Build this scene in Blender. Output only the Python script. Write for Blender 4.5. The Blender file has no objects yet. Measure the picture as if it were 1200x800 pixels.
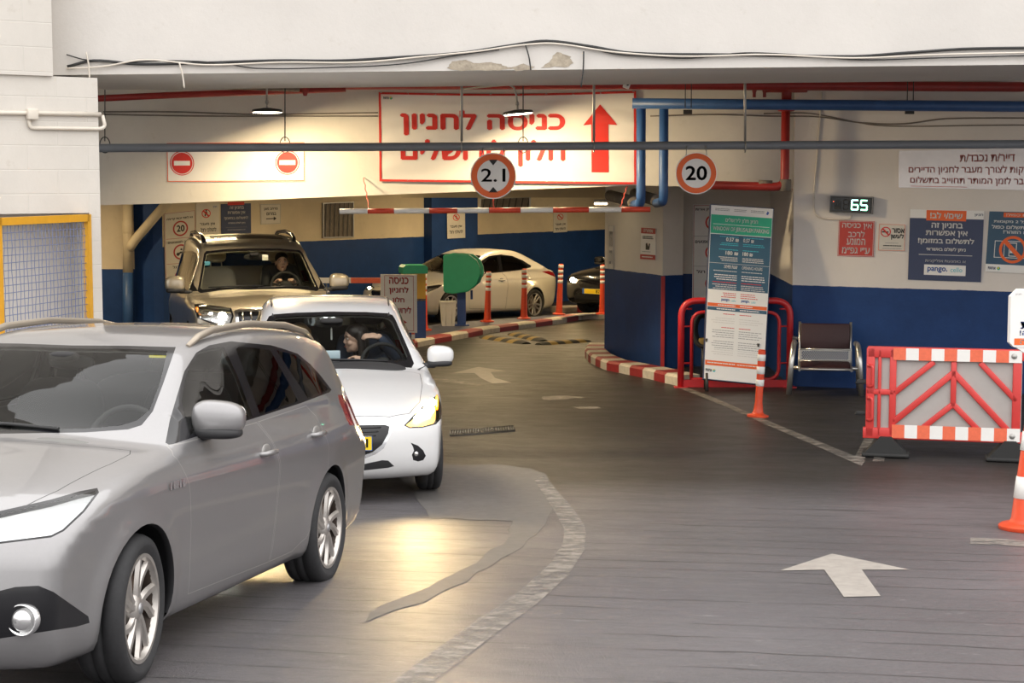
import bpy, bmesh, math, random
import numpy as np
from mathutils import Vector, Matrix
R = math.radians
PI = math.pi
random.seed(7)
scn = bpy.context.scene
COL = scn.collection
# ---------------------------------------------------------------- camera
FPX, PITCH, CAMZ = 2000.0, 0.0942, 2.515
cam_d = bpy.data.cameras.new('camera'); cam = bpy.data.objects.new('camera', cam_d); COL.objects.link(cam)
cam.location = (0, 0, CAMZ); cam.rotation_euler = (PI/2 - PITCH, 0, 0)
cam_d.sensor_width = 36; cam_d.lens = 36*FPX/1200; cam_d.clip_start = .1; cam_d.clip_end = 300
scn.camera = cam
# ---------------------------------------------------------------- view and world
vs = scn.view_settings
vs.view_transform = 'Standard'; vs.look = 'None'; vs.gamma = 1; vs.use_curve_mapping = False
vs.exposure = EXPOSURE = 0.66
W = bpy.data.worlds.new('sky'); scn.world = W; W.use_nodes = True
wn, wl = W.node_tree.nodes, W.node_tree.links
bg = wn['Background']; bg.inputs[1].default_value = 1.75
tc = wn.new('ShaderNodeTexCoord'); sx = wn.new('ShaderNodeSeparateXYZ'); rp = wn.new('ShaderNodeValToRGB')
wl.new(tc.outputs['Generated'], sx.inputs[0]); wl.new(sx.outputs['Z'], rp.inputs[0]); wl.new(rp.outputs[0], bg.inputs[0])
rp.color_ramp.elements[0].position = 0.0; rp.color_ramp.elements[0].color = (.34, .33, .32, 1)
rp.color_ramp.elements[1].position = .55; rp.color_ramp.elements[1].color = (1.0, .985, .97, 1)
e = rp.color_ramp.elements.new(.12); e.color = (.72, .71, .70, 1)
# ---------------------------------------------------------------- materials
MATS = {}
def mat(name, col=(.8,.8,.8), rough=.5, metal=0., coat=0., spec=.5, emit=None, es=0., noise=None, bump=None, alpha=None, coatr=.05):
    """procedural principled material. noise=(scale, amount) mottles the colour, bump=(scale, strength)"""
    if name in MATS: return MATS[name]
    m = bpy.data.materials.new(name); m.use_nodes = True; MATS[name] = m
    n, l = m.node_tree.nodes, m.node_tree.links
    b = n['Principled BSDF']
    b.inputs['Base Color'].default_value = (*col, 1); b.inputs['Roughness'].default_value = rough
    b.inputs['Metallic'].default_value = metal; b.inputs['Coat Weight'].default_value = coat
    b.inputs['Coat Roughness'].default_value = coatr
    b.inputs['Specular IOR Level'].default_value = spec
    if emit: b.inputs['Emission Color'].default_value = (*emit, 1); b.inputs['Emission Strength'].default_value = es
    t = n.new('ShaderNodeTexCoord')
    if noise is None: noise = (9., .06)
    if noise[1] > 0:
        nz = n.new('ShaderNodeTexNoise'); nz.inputs['Scale'].default_value = noise[0]; nz.inputs['Detail'].default_value = 6
        nz.inputs['Roughness'].default_value = .65
        l.new(t.outputs['Object'], nz.inputs['Vector'])
        r = n.new('ShaderNodeMapRange'); r.inputs[1].default_value = .25; r.inputs[2].default_value = .75
        r.inputs[3].default_value = 1-noise[1]; r.inputs[4].default_value = 1+noise[1]*.5
        l.new(nz.outputs['Fac'], r.inputs[0])
        mx = n.new('ShaderNodeVectorMath'); mx.operation = 'SCALE'; mx.inputs[0].default_value = col
        l.new(r.outputs[0], mx.inputs['Scale']); l.new(mx.outputs[0], b.inputs['Base Color'])
    if bump:
        nb = n.new('ShaderNodeTexNoise'); nb.inputs['Scale'].default_value = bump[0]; nb.inputs['Detail'].default_value = 8
        l.new(t.outputs['Object'], nb.inputs['Vector'])
        bp = n.new('ShaderNodeBump'); bp.inputs['Strength'].default_value = bump[1]; bp.inputs['Distance'].default_value = .02
        l.new(nb.outputs['Fac'], bp.inputs['Height']); l.new(bp.outputs[0], b.inputs['Normal'])
    return m
def glass_mat(name, tint=(.7,.75,.75), ior=1.5, rough=.0):
    """thin pane: tinted see-through plus a Fresnel mirror"""
    if name in MATS: return MATS[name]
    m = bpy.data.materials.new(name); m.use_nodes = True; MATS[name] = m
    n, l = m.node_tree.nodes, m.node_tree.links
    n.remove(n['Principled BSDF']); o = n['Material Output']
    tr = n.new('ShaderNodeBsdfTransparent'); tr.inputs[0].default_value = (*tint, 1)
    gl = n.new('ShaderNodeBsdfGlossy'); gl.inputs['Roughness'].default_value = rough; gl.inputs[0].default_value = (.95,.95,.95,1)
    fr = n.new('ShaderNodeFresnel'); fr.inputs[0].default_value = ior
    mx = n.new('ShaderNodeMixShader'); l.new(fr.outputs[0], mx.inputs[0]); l.new(tr.outputs[0], mx.inputs[1]); l.new(gl.outputs[0], mx.inputs[2])
    l.new(mx.outputs[0], o.inputs[0])
    return m
# ---------------------------------------------------------------- object helpers
def tag(o, label=None, cat=None, group=None, kind=None):
    if label: o['label'] = label
    if cat: o['category'] = cat
    if group: o['group'] = group
    if kind: o['kind'] = kind
    return o
def empty(name, label, cat, loc=(0,0,0), rot=(0,0,0), group=None):
    o = bpy.data.objects.new(name, None); COL.objects.link(o); o.empty_display_size = .2
    o.location = loc; o.rotation_euler = rot
    return tag(o, label, cat, group)
def obj(name, me, m=None, parent=None):
    o = bpy.data.objects.new(name, me); COL.objects.link(o)
    if m is not None:
        for q in (m if isinstance(m, (list, tuple)) else [m]): me.materials.append(q)
    if parent is not None: o.parent = parent
    return o
class MB:
    """collects simple solids into ONE mesh object"""
    def __init__(s): s.bm = bmesh.new(); s.mi = 0
    def _take(s, before):
        for f in s.bm.faces:
            if f.index == -1 or f not in before: pass
    def poly(s, pts, mi=None):
        f = s.bm.faces.new([s.bm.verts.new(p) for p in pts]); f.material_index = s.mi if mi is None else mi; return f
    def mesh(s, verts, faces, smooth=False):
        vs_ = [s.bm.verts.new(v) for v in verts]
        for f in faces:
            try: q = s.bm.faces.new([vs_[i] for i in f]); q.material_index = s.mi; q.smooth = smooth
            except ValueError: pass
        return vs_
    def box(s, c, d, rot=None, bev=0., seg=2):
        """box centred at c with full size d"""
        b = bmesh.new(); bmesh.ops.create_cube(b, size=1)
        for v in b.verts: v.co = Vector((v.co.x*d[0], v.co.y*d[1], v.co.z*d[2]))
        if bev > 0:
            bmesh.ops.bevel(b, geom=list(b.edges), offset=min(bev, min(d)*.49), segments=seg, profile=.5, affect='EDGES')
        M = Matrix.Translation(c) @ ((rot if isinstance(rot, Matrix) else Matrix.Rotation(rot, 4, 'Z')) if rot is not None else Matrix.Identity(4))
        s._merge(b, M, bev > 0); return s
    def _merge(s, b, M=Matrix.Identity(4), smooth=False):
        b.verts.index_update(); vm = [s.bm.verts.new(M @ v.co) for v in b.verts]
        for f in b.faces:
            q = s.bm.faces.new([vm[v.index] for v in f.verts]); q.material_index = s.mi; q.smooth = smooth
        b.free()
    def tube(s, pts, r, seg=10, cap=True, closed=False):
        P = [Vector(p) for p in pts]; n = len(P); rr = r if isinstance(r, (list, tuple)) else [r]*n
        rings = []; up = None
        for i in range(n):
            if closed: t = P[(i+1) % n]-P[i-1]
            else: t = P[min(i+1, n-1)]-P[max(i-1, 0)]
            if t.length < 1e-9: t = Vector((0,0,1))
            t.normalize()
            if up is None:
                up = Vector((0,0,1)) if abs(t.z) < .9 else Vector((1,0,0))
            a = t.cross(up)
            if a.length < 1e-6: a = t.cross(Vector((1,0,0)))
            a.normalize(); up = a.cross(t).normalized()
            k = 1.0
            if 0 < i < n-1 and not closed:
                c = (P[i]-P[i-1]).normalized().dot((P[i+1]-P[i]).normalized()); k = 1/max(.5, math.sqrt(max(0., (1+c)/2)))
            rings.append([s.bm.verts.new(P[i]+(a*math.cos(2*PI*j/seg)+up*math.sin(2*PI*j/seg))*rr[i]*(k if seg < 4 else 1)) for j in range(seg)])
        for i in range(n if closed else n-1):
            A, B = rings[i], rings[(i+1) % n]
            for j in range(seg):
                f = s.bm.faces.new((A[j], A[(j+1) % seg], B[(j+1) % seg], B[j])); f.smooth = True; f.material_index = s.mi
        if cap and not closed:
            for q in (list(reversed(rings[0])), rings[-1]):
                f = s.bm.faces.new(q); f.material_index = s.mi
        return s
    def lathe(s, prof, c=(0,0,0), axis='Z', seg=32, smooth=True, capped=False):
        """prof: (r, h) pairs turned about an axis through c"""
        rings = []; c = Vector(c)
        for (r, h) in prof:
            ring = []
            for j in range(seg):
                a = 2*PI*j/seg; p = (r*math.cos(a), r*math.sin(a), h)
                p = {'Z': p, 'Y': (p[0], p[2], p[1]), 'X': (p[2], p[0], p[1])}[axis]
                ring.append(s.bm.verts.new(c+Vector(p)))
            rings.append(ring)
        for A, B in zip(rings, rings[1:]):
            for j in range(seg):
                f = s.bm.faces.new((A[j], A[(j+1) % seg], B[(j+1) % seg], B[j])); f.smooth = smooth; f.material_index = s.mi
        if capped:
            for q in (rings[0], rings[-1]):
                f = s.bm.faces.new(q); f.material_index = s.mi
        return s
    def prism(s, outline, ax, ay, az, o=(0,0,0), h=.01, bev=0.):
        """2-D outline in the frame (ax, ay) at o, thickened by h along az"""
        o, ax, ay, az = Vector(o), Vector(ax), Vector(ay), Vector(az)
        A = [o+ax*p[0]+ay*p[1] for p in outline]; n = len(A)
        va = [s.bm.verts.new(p) for p in A]; vb = [s.bm.verts.new(p+az*h) for p in A]
        fs = [s.bm.faces.new(list(reversed(va))), s.bm.faces.new(vb)]
        for i in range(n): fs.append(s.bm.faces.new((va[i], va[(i+1) % n], vb[(i+1) % n], vb[i])))
        for f in fs: f.material_index = s.mi
        return s
    def build(s, name, m, parent=None, recalc=True, edge_split=None):
        if recalc: bmesh.ops.recalc_face_normals(s.bm, faces=list(s.bm.faces))
        me = bpy.data.meshes.new(name); s.bm.to_mesh(me); s.bm.free()
        o = obj(name, me, m, parent)
        if edge_split: me.set_sharp_from_angle(angle=R(edge_split))
        return o
def frame(o, face, up=(0,0,1)):
    """axes of an upright plate at o whose front faces along `face` (x to the viewer's right)"""
    z = Vector(face).normalized(); u = Vector(up); x = u.cross(z).normalized(); y = z.cross(x)
    return x, y, z
def circle(cx, cy, r, n=40, a0=0, a1=2*PI):
    full = abs(a1-a0-2*PI) < 1e-6
    return [(cx+r*math.cos(a0+(a1-a0)*i/(n if full else n-1)), cy+r*math.sin(a0+(a1-a0)*i/(n if full else n-1))) for i in range(n)]
def rrect(x0, y0, x1, y1, r, n=5):
    out = []
    for cx, cy, a in ((x1-r, y1-r, 0), (x0+r, y1-r, PI/2), (x0+r, y0+r, PI), (x1-r, y0+r, 1.5*PI)):
        out += [(cx+r*math.cos(a+PI/2*i/n), cy+r*math.sin(a+PI/2*i/n)) for i in range(n+1)]
    return out
_tc = bpy.data.collections.new('scratch')
def text_mesh(body, size, align='CENTER', bold=0., rtl=None, squeeze=1.):
    """2-D verts and faces of a line of lettering (cap height about .7*size)"""
    if rtl is None: rtl = any('\u0590' <= ch <= '\u05ff' for ch in body)
    if rtl:
        out = body[::-1]; fl = {'(': ')', ')': '('}
        body = ''.join(fl.get(ch, ch) for ch in out)
        import re
        body = re.sub(r'[0-9][0-9.,:]*', lambda k: k.group(0)[::-1], body)
    cu = bpy.data.curves.new('t', 'FONT'); cu.body = body; cu.size = size; cu.align_x = align; cu.resolution_u = 3
    ob = bpy.data.objects.new('t', cu); COL.objects.link(ob)
    dg = bpy.context.evaluated_depsgraph_get(); me = ob.evaluated_get(dg).to_mesh()
    V0 = [(v.co.x*squeeze, v.co.y) for v in me.vertices]; F0 = [list(p.vertices) for p in me.polygons]; V, F = [], []; b = bold*size
    def isrect(i):                                   # four outline corners of an upright bar
        if i+4 > len(V0): return None
        xs, ys = sorted({round(p[0], 5) for p in V0[i:i+4]}), sorted({round(p[1], 5) for p in V0[i:i+4]})
        return (xs[0], ys[0], xs[1], ys[1]) if len(xs) == 2 and len(ys) == 2 else None
    for i in range(len(V0)-7):                       # a glyph drawn as two crossing bars is filled bar by bar
        p, q = isrect(i), isrect(i+4)
        if p and q and p[0] < q[2] and q[0] < p[2] and p[1] < q[3] and q[1] < p[3]:
            own = set(range(i, i+8)); F0 = [f for f in F0 if not own & set(f)]+[[i,i+1,i+2,i+3],[i+4,i+5,i+6,i+7]]
    for dx, dy in (((0,0),(b,0),(-b,0),(0,b),(0,-b)) if b > 0 else ((0,0),)):      # heavier strokes: the same glyphs struck again a hair apart
        n = len(V); V += [(x+dx, y+dy) for x, y in V0]; F += [[n+i for i in f] for f in F0]
    ob.to_mesh_clear(); bpy.data.objects.remove(ob); bpy.data.curves.remove(cu)
    return V, F
class Flat:
    """collects flat printed shapes on a plate (frame o, ax, ay, az); each layer sits a hair prouder. quad: bend the unit plate to 4 corners"""
    def __init__(s, o, ax, ay, az, quad=None, w=1, h=1, step=.0012):
        s.o, s.ax, s.ay, s.az = Vector(o), Vector(ax), Vector(ay), Vector(az); s.lay = {}; s.quad = quad; s.w, s.h = w, h; s.step = step
    def P(s, p, k):
        if s.quad:
            u, v = p[0]/s.w, p[1]/s.h; a, b, c, d = s.quad   # bl, br, tr, tl
            q = a*(1-u)*(1-v)+b*u*(1-v)+c*u*v+d*(1-u)*v
        else: q = s.o+s.ax*p[0]+s.ay*p[1]
        return q+s.az*(.0015+s.step*k)
    def _b(s, key): return s.lay.setdefault(key, [[], []])
    def poly(s, pts, key, k=0):
        V, F = s._b(key); n = len(V); V += [s.P(p, k) for p in pts]; F.append(list(range(n, n+len(pts))))
    def rect(s, x0, y0, x1, y1, key, k=0): s.poly([(x0,y0),(x1,y0),(x1,y1),(x0,y1)], key, k)
    def ring(s, cx, cy, r0, r1, key, k=0, n=40):
        A, B = circle(cx, cy, r0, n), circle(cx, cy, r1, n)
        for i in range(n): s.poly([A[i], B[i], B[(i+1) % n], A[(i+1) % n]], key, k)
    def border(s, x0, y0, x1, y1, t, key, k=0):
        s.rect(x0,y0,x1,y0+t,key,k); s.rect(x0,y1-t,x1,y1,key,k); s.rect(x0,y0+t,x0+t,y1-t,key,k); s.rect(x1-t,y0+t,x1,y1-t,key,k)
    def text(s, body, x, y, size, key, k=1, align='CENTER', bold=.02, width=None, squeeze=1.):
        Vt, Ft = text_mesh(body, size, align, bold, squeeze=squeeze)
        if width and Vt:
            xs = [p[0] for p in Vt]; c = width/(max(xs)-min(xs)); m0 = (max(xs)+min(xs))/2 if align == 'CENTER' else 0
            Vt = [((p[0]-m0)*c, p[1]) for p in Vt]
        V, F = s._b(key); n = len(V); V += [s.P((x+p[0], y+p[1]), k) for p in Vt]; F += [[n+i for i in f] for f in Ft]
    def fit(s, body, x0, x1, y0, y1, key, k=1, bold=.02):
        """lettering stretched to fill a box"""
        Vt, Ft = text_mesh(body, 1., 'LEFT', bold)
        if not Vt: return
        ax, bx = min(p[0] for p in Vt), max(p[0] for p in Vt); ay, by = min(p[1] for p in Vt), max(p[1] for p in Vt)
        V, F = s._b(key); n = len(V)
        V += [s.P((x0+(p[0]-ax)/(bx-ax)*(x1-x0), y0+(p[1]-ay)/(by-ay)*(y1-y0)), k) for p in Vt]; F += [[n+i for i in f] for f in Ft]
    def lines(s, x0, x1, y0, dy, n, t, key, k=1, rag=.3, right=False):
        """illegible small print: ragged rows of fine strokes"""
        for i in range(n):
            L = (x1-x0)*(1-rag*random.random()); a = x1-L if right else x0; b = a+L; y = y0-i*dy; x = a
            while x < b-1e-4:
                w = min(b-x, (x1-x0)*random.uniform(.05, .16)); s.rect(x, y, x+w*.86, y+t, key, k); x += w
    def build(s, parent, names=None):
        out = []
        for key, (V, F) in s.lay.items():
            me = bpy.data.meshes.new('print'); me.from_pydata([tuple(v) for v in V], [], F); me.update()
            bmq = bmesh.new(); bmq.from_mesh(me)
            for f in bmq.faces:
                if f.normal.dot(s.az) < 0: f.normal_flip()
            bmq.to_mesh(me); bmq.free()
            out.append(obj((names or {}).get(key, 'lettering'), me, MATS[key], parent))
        return out
# ---------------------------------------------------------------- places measured against the camera
CP, SP = math.cos(PITCH), math.sin(PITCH)
def ray(u, v):
    a, b = (u-600)/FPX, (400-v)/FPX
    return Vector((a, CP+b*SP, b*CP-SP))
def at_y(u, v, Y):
    d = ray(u, v); t = Y/d.y; return Vector((d.x*t, Y, CAMZ+d.z*t))
def on_plane(u, v, P, nrm):
    d = ray(u, v); C = Vector((0,0,CAMZ)); n = Vector(nrm); t = (Vector(P)-C).dot(n)/d.dot(n); return C+d*t
def ground(Y):
    # street ramp down to the garage floor, then a slight fall towards the back; joints rounded
    def sm(x, w): return (x+math.sqrt(x*x+w*w))/2
    return .0655*(sm(13.3-Y, .9)) - .018*sm(Y-20.5, .9)
def on_ground(u, v, dz=0):
    d = ray(u, v); lo, hi = 2., 80.
    for _ in range(60):
        m = (lo+hi)/2
        if CAMZ+d.z*m/d.y > ground(m)+dz: lo = m
        else: hi = m
    return at_y(u, v, lo)
# ================================================================ setting
def nodes(m): return m.node_tree.nodes, m.node_tree.links, m.node_tree.nodes['Principled BSDF']
def math_node(n, op, a=None, b=None, links=None):
    q = n.new('ShaderNodeMath'); q.operation = op
    for i, v in enumerate((a, b)):
        if v is None: continue
        if isinstance(v, (int, float)): q.inputs[i].default_value = v
        else: links.new(v, q.inputs[i])
    return q.outputs[0]
def noise_node(n, l, vec, scale, detail=6, rough=.6):
    q = n.new('ShaderNodeTexNoise'); q.inputs['Scale'].default_value = scale; q.inputs['Detail'].default_value = detail; q.inputs['Roughness'].default_value = rough
    l.new(vec, q.inputs['Vector']); return q.outputs['Fac']
def mix_node(n, l, fac, a, b):
    q = n.new('ShaderNodeMix'); q.data_type = 'RGBA'
    if isinstance(fac, float): q.inputs[0].default_value = fac
    else: l.new(fac, q.inputs[0])
    for i, v in ((6, a), (7, b)):
        if isinstance(v, tuple): q.inputs[i].default_value = (*v, 1)
        else: l.new(v, q.inputs[i])
    return q.outputs[2]
def ramp_node(n, l, fac, p0, p1, c0=(0,0,0), c1=(1,1,1)):
    q = n.new('ShaderNodeValToRGB'); q.color_ramp.elements[0].position = p0; q.color_ramp.elements[1].position = p1
    q.color_ramp.elements[0].color = (*c0,1); q.color_ramp.elements[1].color = (*c1,1); l.new(fac, q.inputs[0]); return q.outputs[0]
def wall_mat(name, upper, lower=None, split=1.25, slope=None, dirt=.10, blocks=False):
    """painted plaster, two-tone when `lower` is given (paint line at z = split + slope.(x,y))"""
    m = mat(name, upper, .75, noise=(1,0)); n, l, b = nodes(m); t = n.new('ShaderNodeTexCoord').outputs['Object']
    a = noise_node(n, l, t, .9, 8, .65); f = ramp_node(n, l, a, .35, .75, (1-dirt*1.6,)*3, (1,1,1))
    s = ramp_node(n, l, noise_node(n, l, t, 7, 9, .7), .60, .74, (1,1,1), (1-dirt*1.2, 1-dirt*1.4, 1-dirt*1.7))
    def mul(c, d):
        q = n.new('ShaderNodeMix'); q.data_type = 'RGBA'; q.blend_type = 'MULTIPLY'; q.inputs[0].default_value = 1
        for i, v in ((6, c), (7, d)):
            if isinstance(v, tuple): q.inputs[i].default_value = (*v, 1)
            else: l.new(v, q.inputs[i])
        return q.outputs[2]
    col = mul(mul(upper, f), s)
    if lower:
        sp = n.new('ShaderNodeSeparateXYZ'); l.new(t, sp.inputs[0]); z = sp.outputs[2]
        z = math_node(n, 'ADD', z, math_node(n, 'MULTIPLY', math_node(n, 'SUBTRACT', noise_node(n, l, t, 5, 4), .5, l), .02, l), l)
        if slope:
            z = math_node(n, 'SUBTRACT', z, math_node(n, 'MULTIPLY', sp.outputs[0], slope[0], l), l); z = math_node(n, 'SUBTRACT', z, math_node(n, 'MULTIPLY', sp.outputs[1], slope[1], l), l)
        k = math_node(n, 'LESS_THAN', z, split, l)
        lowc = mul(mul(lower, ramp_node(n, l, noise_node(n, l, t, 1.6, 8, .7), .3, .7, (.72,.72,.72), (1.05,1.05,1.05))), ramp_node(n, l, noise_node(n, l, t, 14, 6, .7), .66, .7, (1,1,1), (1.6,1.55,1.4)))
        col = mix_node(n, l, k, col, lowc)
        l.new(math_node(n, 'SUBTRACT', .75, math_node(n, 'MULTIPLY', k, .25, l), l), b.inputs['Roughness']); b.inputs['Specular IOR Level'].default_value = .25
    l.new(col, b.inputs['Base Color'])
    bp = n.new('ShaderNodeBump'); bp.inputs['Strength'].default_value = .25; bp.inputs['Distance'].default_value = .01
    h = noise_node(n, l, t, 22, 9, .7)
    if blocks:
        br = n.new('ShaderNodeTexBrick'); br.inputs['Scale'].default_value = 1; br.inputs['Brick Width'].default_value = .42; br.inputs['Row Height'].default_value = .2; br.inputs['Mortar Size'].default_value = .006; br.inputs['Mortar Smooth'].default_value = .6
        mp = n.new('ShaderNodeMapping'); mp.inputs['Rotation'].default_value = (PI/2, 0, 0); l.new(t, mp.inputs[0]); l.new(mp.outputs[0], br.inputs['Vector'])
        h = math_node(n, 'SUBTRACT', math_node(n, 'MULTIPLY', h, .5, l), br.outputs['Fac'], l); bp.inputs['Strength'].default_value = .32
    l.new(h, bp.inputs['Height']); l.new(bp.outputs[0], b.inputs['Normal'])
    return m
def slab(name, corners, z0, z1, m, kind='structure', parent=None):
    """upright solid over a ground outline; z0 / z1 may be one height or one per corner"""
    q = MB(); n = len(corners); za = z0 if isinstance(z0, (list, tuple)) else [z0]*n; zb = z1 if isinstance(z1, (list, tuple)) else [z1]*n
    V = [(x, y, z) for (x, y), z in zip(corners, za)]+[(x, y, z) for (x, y), z in zip(corners, zb)]
    q.mesh(V, [list(range(n))[::-1], list(range(n, 2*n))]+[(i, (i+1) % n, n+(i+1) % n, n+i) for i in range(n)])
    o = q.build(name, m, parent)
    if kind: o['kind'] = kind
    return o
# ---------------------------------------------------------------- floor
fm = mat('floor_asphalt', (.2,.2,.2), .5, noise=(1,0)); n, l, b = nodes(fm); t = n.new('ShaderNodeTexCoord').outputs['Object']
sp = n.new('ShaderNodeSeparateXYZ'); l.new(t, sp.inputs[0]); X_, Y_ = sp.outputs[0], sp.outputs[1]
mp = n.new('ShaderNodeMapping'); mp.inputs['Rotation'].default_value = (0, 0, R(11)); l.new(t, mp.inputs[0])
mp2 = n.new('ShaderNodeMapping'); mp2.inputs['Scale'].default_value = (1.1, 2.6, 1); l.new(mp.outputs[0], mp2.inputs[0])
streak = noise_node(n, l, mp2.outputs[0], 1.6, 12, .78); big = noise_node(n, l, t, .35, 7, .6); fine = noise_node(n, l, t, 75, 4, .8)
base = mix_node(n, l, ramp_node(n, l, big, .35, .65), (.060,.056,.062), (.120,.112,.121))
base = mix_node(n, l, ramp_node(n, l, streak, .45, .62, (0,0,0), (.55,.55,.55)), base, (.062,.058,.060))
base = mix_node(n, l, ramp_node(n, l, noise_node(n, l, mp2.outputs[0], 4.5, 10, .78), .62, .66, (0,0,0), (.75,.75,.75)), base, (.27,.26,.26))
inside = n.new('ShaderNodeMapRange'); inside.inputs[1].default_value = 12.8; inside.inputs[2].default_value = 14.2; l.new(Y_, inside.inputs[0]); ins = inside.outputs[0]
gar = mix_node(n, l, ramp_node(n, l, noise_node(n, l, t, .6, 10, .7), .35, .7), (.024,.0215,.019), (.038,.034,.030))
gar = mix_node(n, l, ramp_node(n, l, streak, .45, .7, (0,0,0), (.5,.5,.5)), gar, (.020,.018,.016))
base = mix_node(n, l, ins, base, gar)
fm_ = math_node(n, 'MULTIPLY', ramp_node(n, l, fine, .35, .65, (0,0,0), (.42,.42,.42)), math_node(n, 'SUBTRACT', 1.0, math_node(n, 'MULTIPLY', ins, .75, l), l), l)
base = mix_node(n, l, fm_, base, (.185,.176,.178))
# sawn drainage grooves across the ramp
mp3 = n.new('ShaderNodeSeparateXYZ'); l.new(mp.outputs[0], mp3.inputs[0])
gy = math_node(n, 'ADD', mp3.outputs[1], math_node(n, 'MULTIPLY', noise_node(n, l, mp2.outputs[0], .7, 3), .22, l), l)
fr = math_node(n, 'FRACT', math_node(n, 'MULTIPLY', gy, 3.1, l), None, l)
gr = math_node(n, 'MULTIPLY', math_node(n, 'LESS_THAN', fr, .06, l), math_node(n, 'SUBTRACT', 1.0, ins, l), l)
gr = math_node(n, 'MULTIPLY', gr, ramp_node(n, l, noise_node(n, l, mp2.outputs[0], .8, 5), .38, .56), l)
base = mix_node(n, l, math_node(n, 'MULTIPLY', gr, .9, l), base, (.03,.029,.03))
l.new(base, b.inputs['Base Color'])
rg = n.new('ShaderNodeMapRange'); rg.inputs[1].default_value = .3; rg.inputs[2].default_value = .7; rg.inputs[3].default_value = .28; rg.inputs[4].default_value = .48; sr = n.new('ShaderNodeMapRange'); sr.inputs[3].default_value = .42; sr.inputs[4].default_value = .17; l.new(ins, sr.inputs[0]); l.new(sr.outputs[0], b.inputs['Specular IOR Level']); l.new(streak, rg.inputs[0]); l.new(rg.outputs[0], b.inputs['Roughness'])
bp = n.new('ShaderNodeBump'); bp.inputs['Strength'].default_value = .9; bp.inputs['Distance'].default_value = .008
l.new(math_node(n, 'SUBTRACT', math_node(n, 'MULTIPLY', fine, .6, l), gr, l), bp.inputs['Height']); l.new(bp.outputs[0], b.inputs['Normal'])
q = MB(); V, F = [], []; ys = [-8+.5*i for i in range(125)]
for y in ys: V += [(-16, y, ground(y)), (14, y, ground(y))]
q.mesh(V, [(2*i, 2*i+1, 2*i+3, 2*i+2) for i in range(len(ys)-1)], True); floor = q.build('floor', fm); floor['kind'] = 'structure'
def decal(name, pix, m, dz=.004, px=True):
    """paint or patch lying on the floor, outlined by photo pixels"""
    P = [on_ground(*p) for p in pix] if px else [Vector((p[0], p[1], 0)) for p in pix]
    bm = bmesh.new(); bm.faces.new([bm.verts.new((p.x, p.y, 0)) for p in P])
    y0, y1 = min(p.y for p in P), max(p.y for p in P); y = math.floor(y0*2)/2
    while y < y1:
        bmesh.ops.bisect_plane(bm, geom=bm.verts[:]+bm.edges[:]+bm.faces[:], plane_co=(0,y,0), plane_no=(0,1,0), dist=1e-5); y += .5
    bmesh.ops.triangulate(bm, faces=[f for f in bm.faces if len(f.verts) > 4])
    for v in bm.verts: v.co.z = ground(v.co.y)+dz
    for f in bm.faces:
        f.normal_update()
        if f.normal.z < 0: f.normal_flip()
    me = bpy.data.meshes.new(name); bm.to_mesh(me); bm.free(); return obj(name, me, m, floor)
def worn(name, col, lo=.42, hi=.56, rough=.6):
    m = mat(name, col, rough, noise=(12,.25)); n, l, b = nodes(m); t = n.new('ShaderNodeTexCoord').outputs['Object']
    mp = n.new('ShaderNodeMapping'); mp.inputs['Scale'].default_value = (1.2, 2, 1); mp.inputs['Rotation'].default_value = (0,0,R(11)); l.new(t, mp.inputs[0])
    r = ramp_node(n, l, noise_node(n, l, mp.outputs[0], 5, 10, .75), lo, hi); l.new(r, b.inputs['Alpha']); return m
wp = worn('road_paint', (.33,.30,.27), .20, .36); wp2 = worn('road_paint_faint', (.25,.225,.20), .36, .60); patch = worn('asphalt_skim', (.115,.107,.102), .18, .30)
def band(pts, w):
    """pixel centre line with pixel width -> outline"""
    L, Rr = [], []
    for i, p in enumerate(pts):
        a, c = Vector(pts[max(i-1,0)]), Vector(pts[min(i+1,len(pts)-1)]); d = (c-a).normalized(); ww = w[i] if isinstance(w, list) else w
        L.append((p[0]-d.y*ww/2, p[1]+d.x*ww/2*.6)); Rr.append((p[0]+d.y*ww/2, p[1]-d.x*ww/2*.6))
    return L+Rr[::-1]
decal('painted_arrow', [(914,669),(975,649),(1067,668),(1010,668),(1032,699),(989,700),(966,668)], wp)
decal('painted_arrow', [(530,437.5),(560,430),(594,435),(575,436),(580,443),(600,448.5),(577,449.5),(563,443),(556,437)], wp)
decal('painted_arrow', [(500,443),(530,444.5),(568,451.5),(556,453.5),(535,449),(500,447)], wp2)
decal('painted_line', band([(470,810),(520,772),(570,735),(620,700),(655,668),(672,642),(674,620),(660,597),(645,578),(632,560)], [40,38,34,32,30,28,26,22,18,14]), wp2)
decal('painted_line', band([(793,452),(840,470),(900,496),(960,521),(1012,543)], [6,7,8,10,12]), wp2)
decal('painted_line', [(634,465),(662,463.5),(688,466),(660,468.5),(636,469)], wp2); decal('painted_line', [(672,477),(700,476),(705,479),(680,479.5)], wp2)
decal('painted_line', band([(1137,634),(1170,635),(1205,638)], 12), wp2)
random.seed(3)
def ragged(pts, amp=3):
    out = []
    for i, p in enumerate(pts):
        q_ = pts[(i+1) % len(pts)]
        for k in range(4):
            tt = k/4; out.append((p[0]+(q_[0]-p[0])*tt+random.uniform(-amp, amp), p[1]+(q_[1]-p[1])*tt+random.uniform(-amp, amp)*.4))
    return out
decal('asphalt_patch', ragged([(470,560),(520,545),(600,545),(640,556),(640,575),(650,592),(640,612),(610,640),(560,672),(500,705),(425,728),(445,712),(500,688),(555,660),(597,630),(600,611),(505,607),(495,592)], 4), patch, .003)
decal('painted_line', [(1000,539),(1013,514),(1024,514),(1012,541)], wp2); decal('painted_line', [(1022,541),(1034,515),(1042,515),(1036,541)], wp2)
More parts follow.
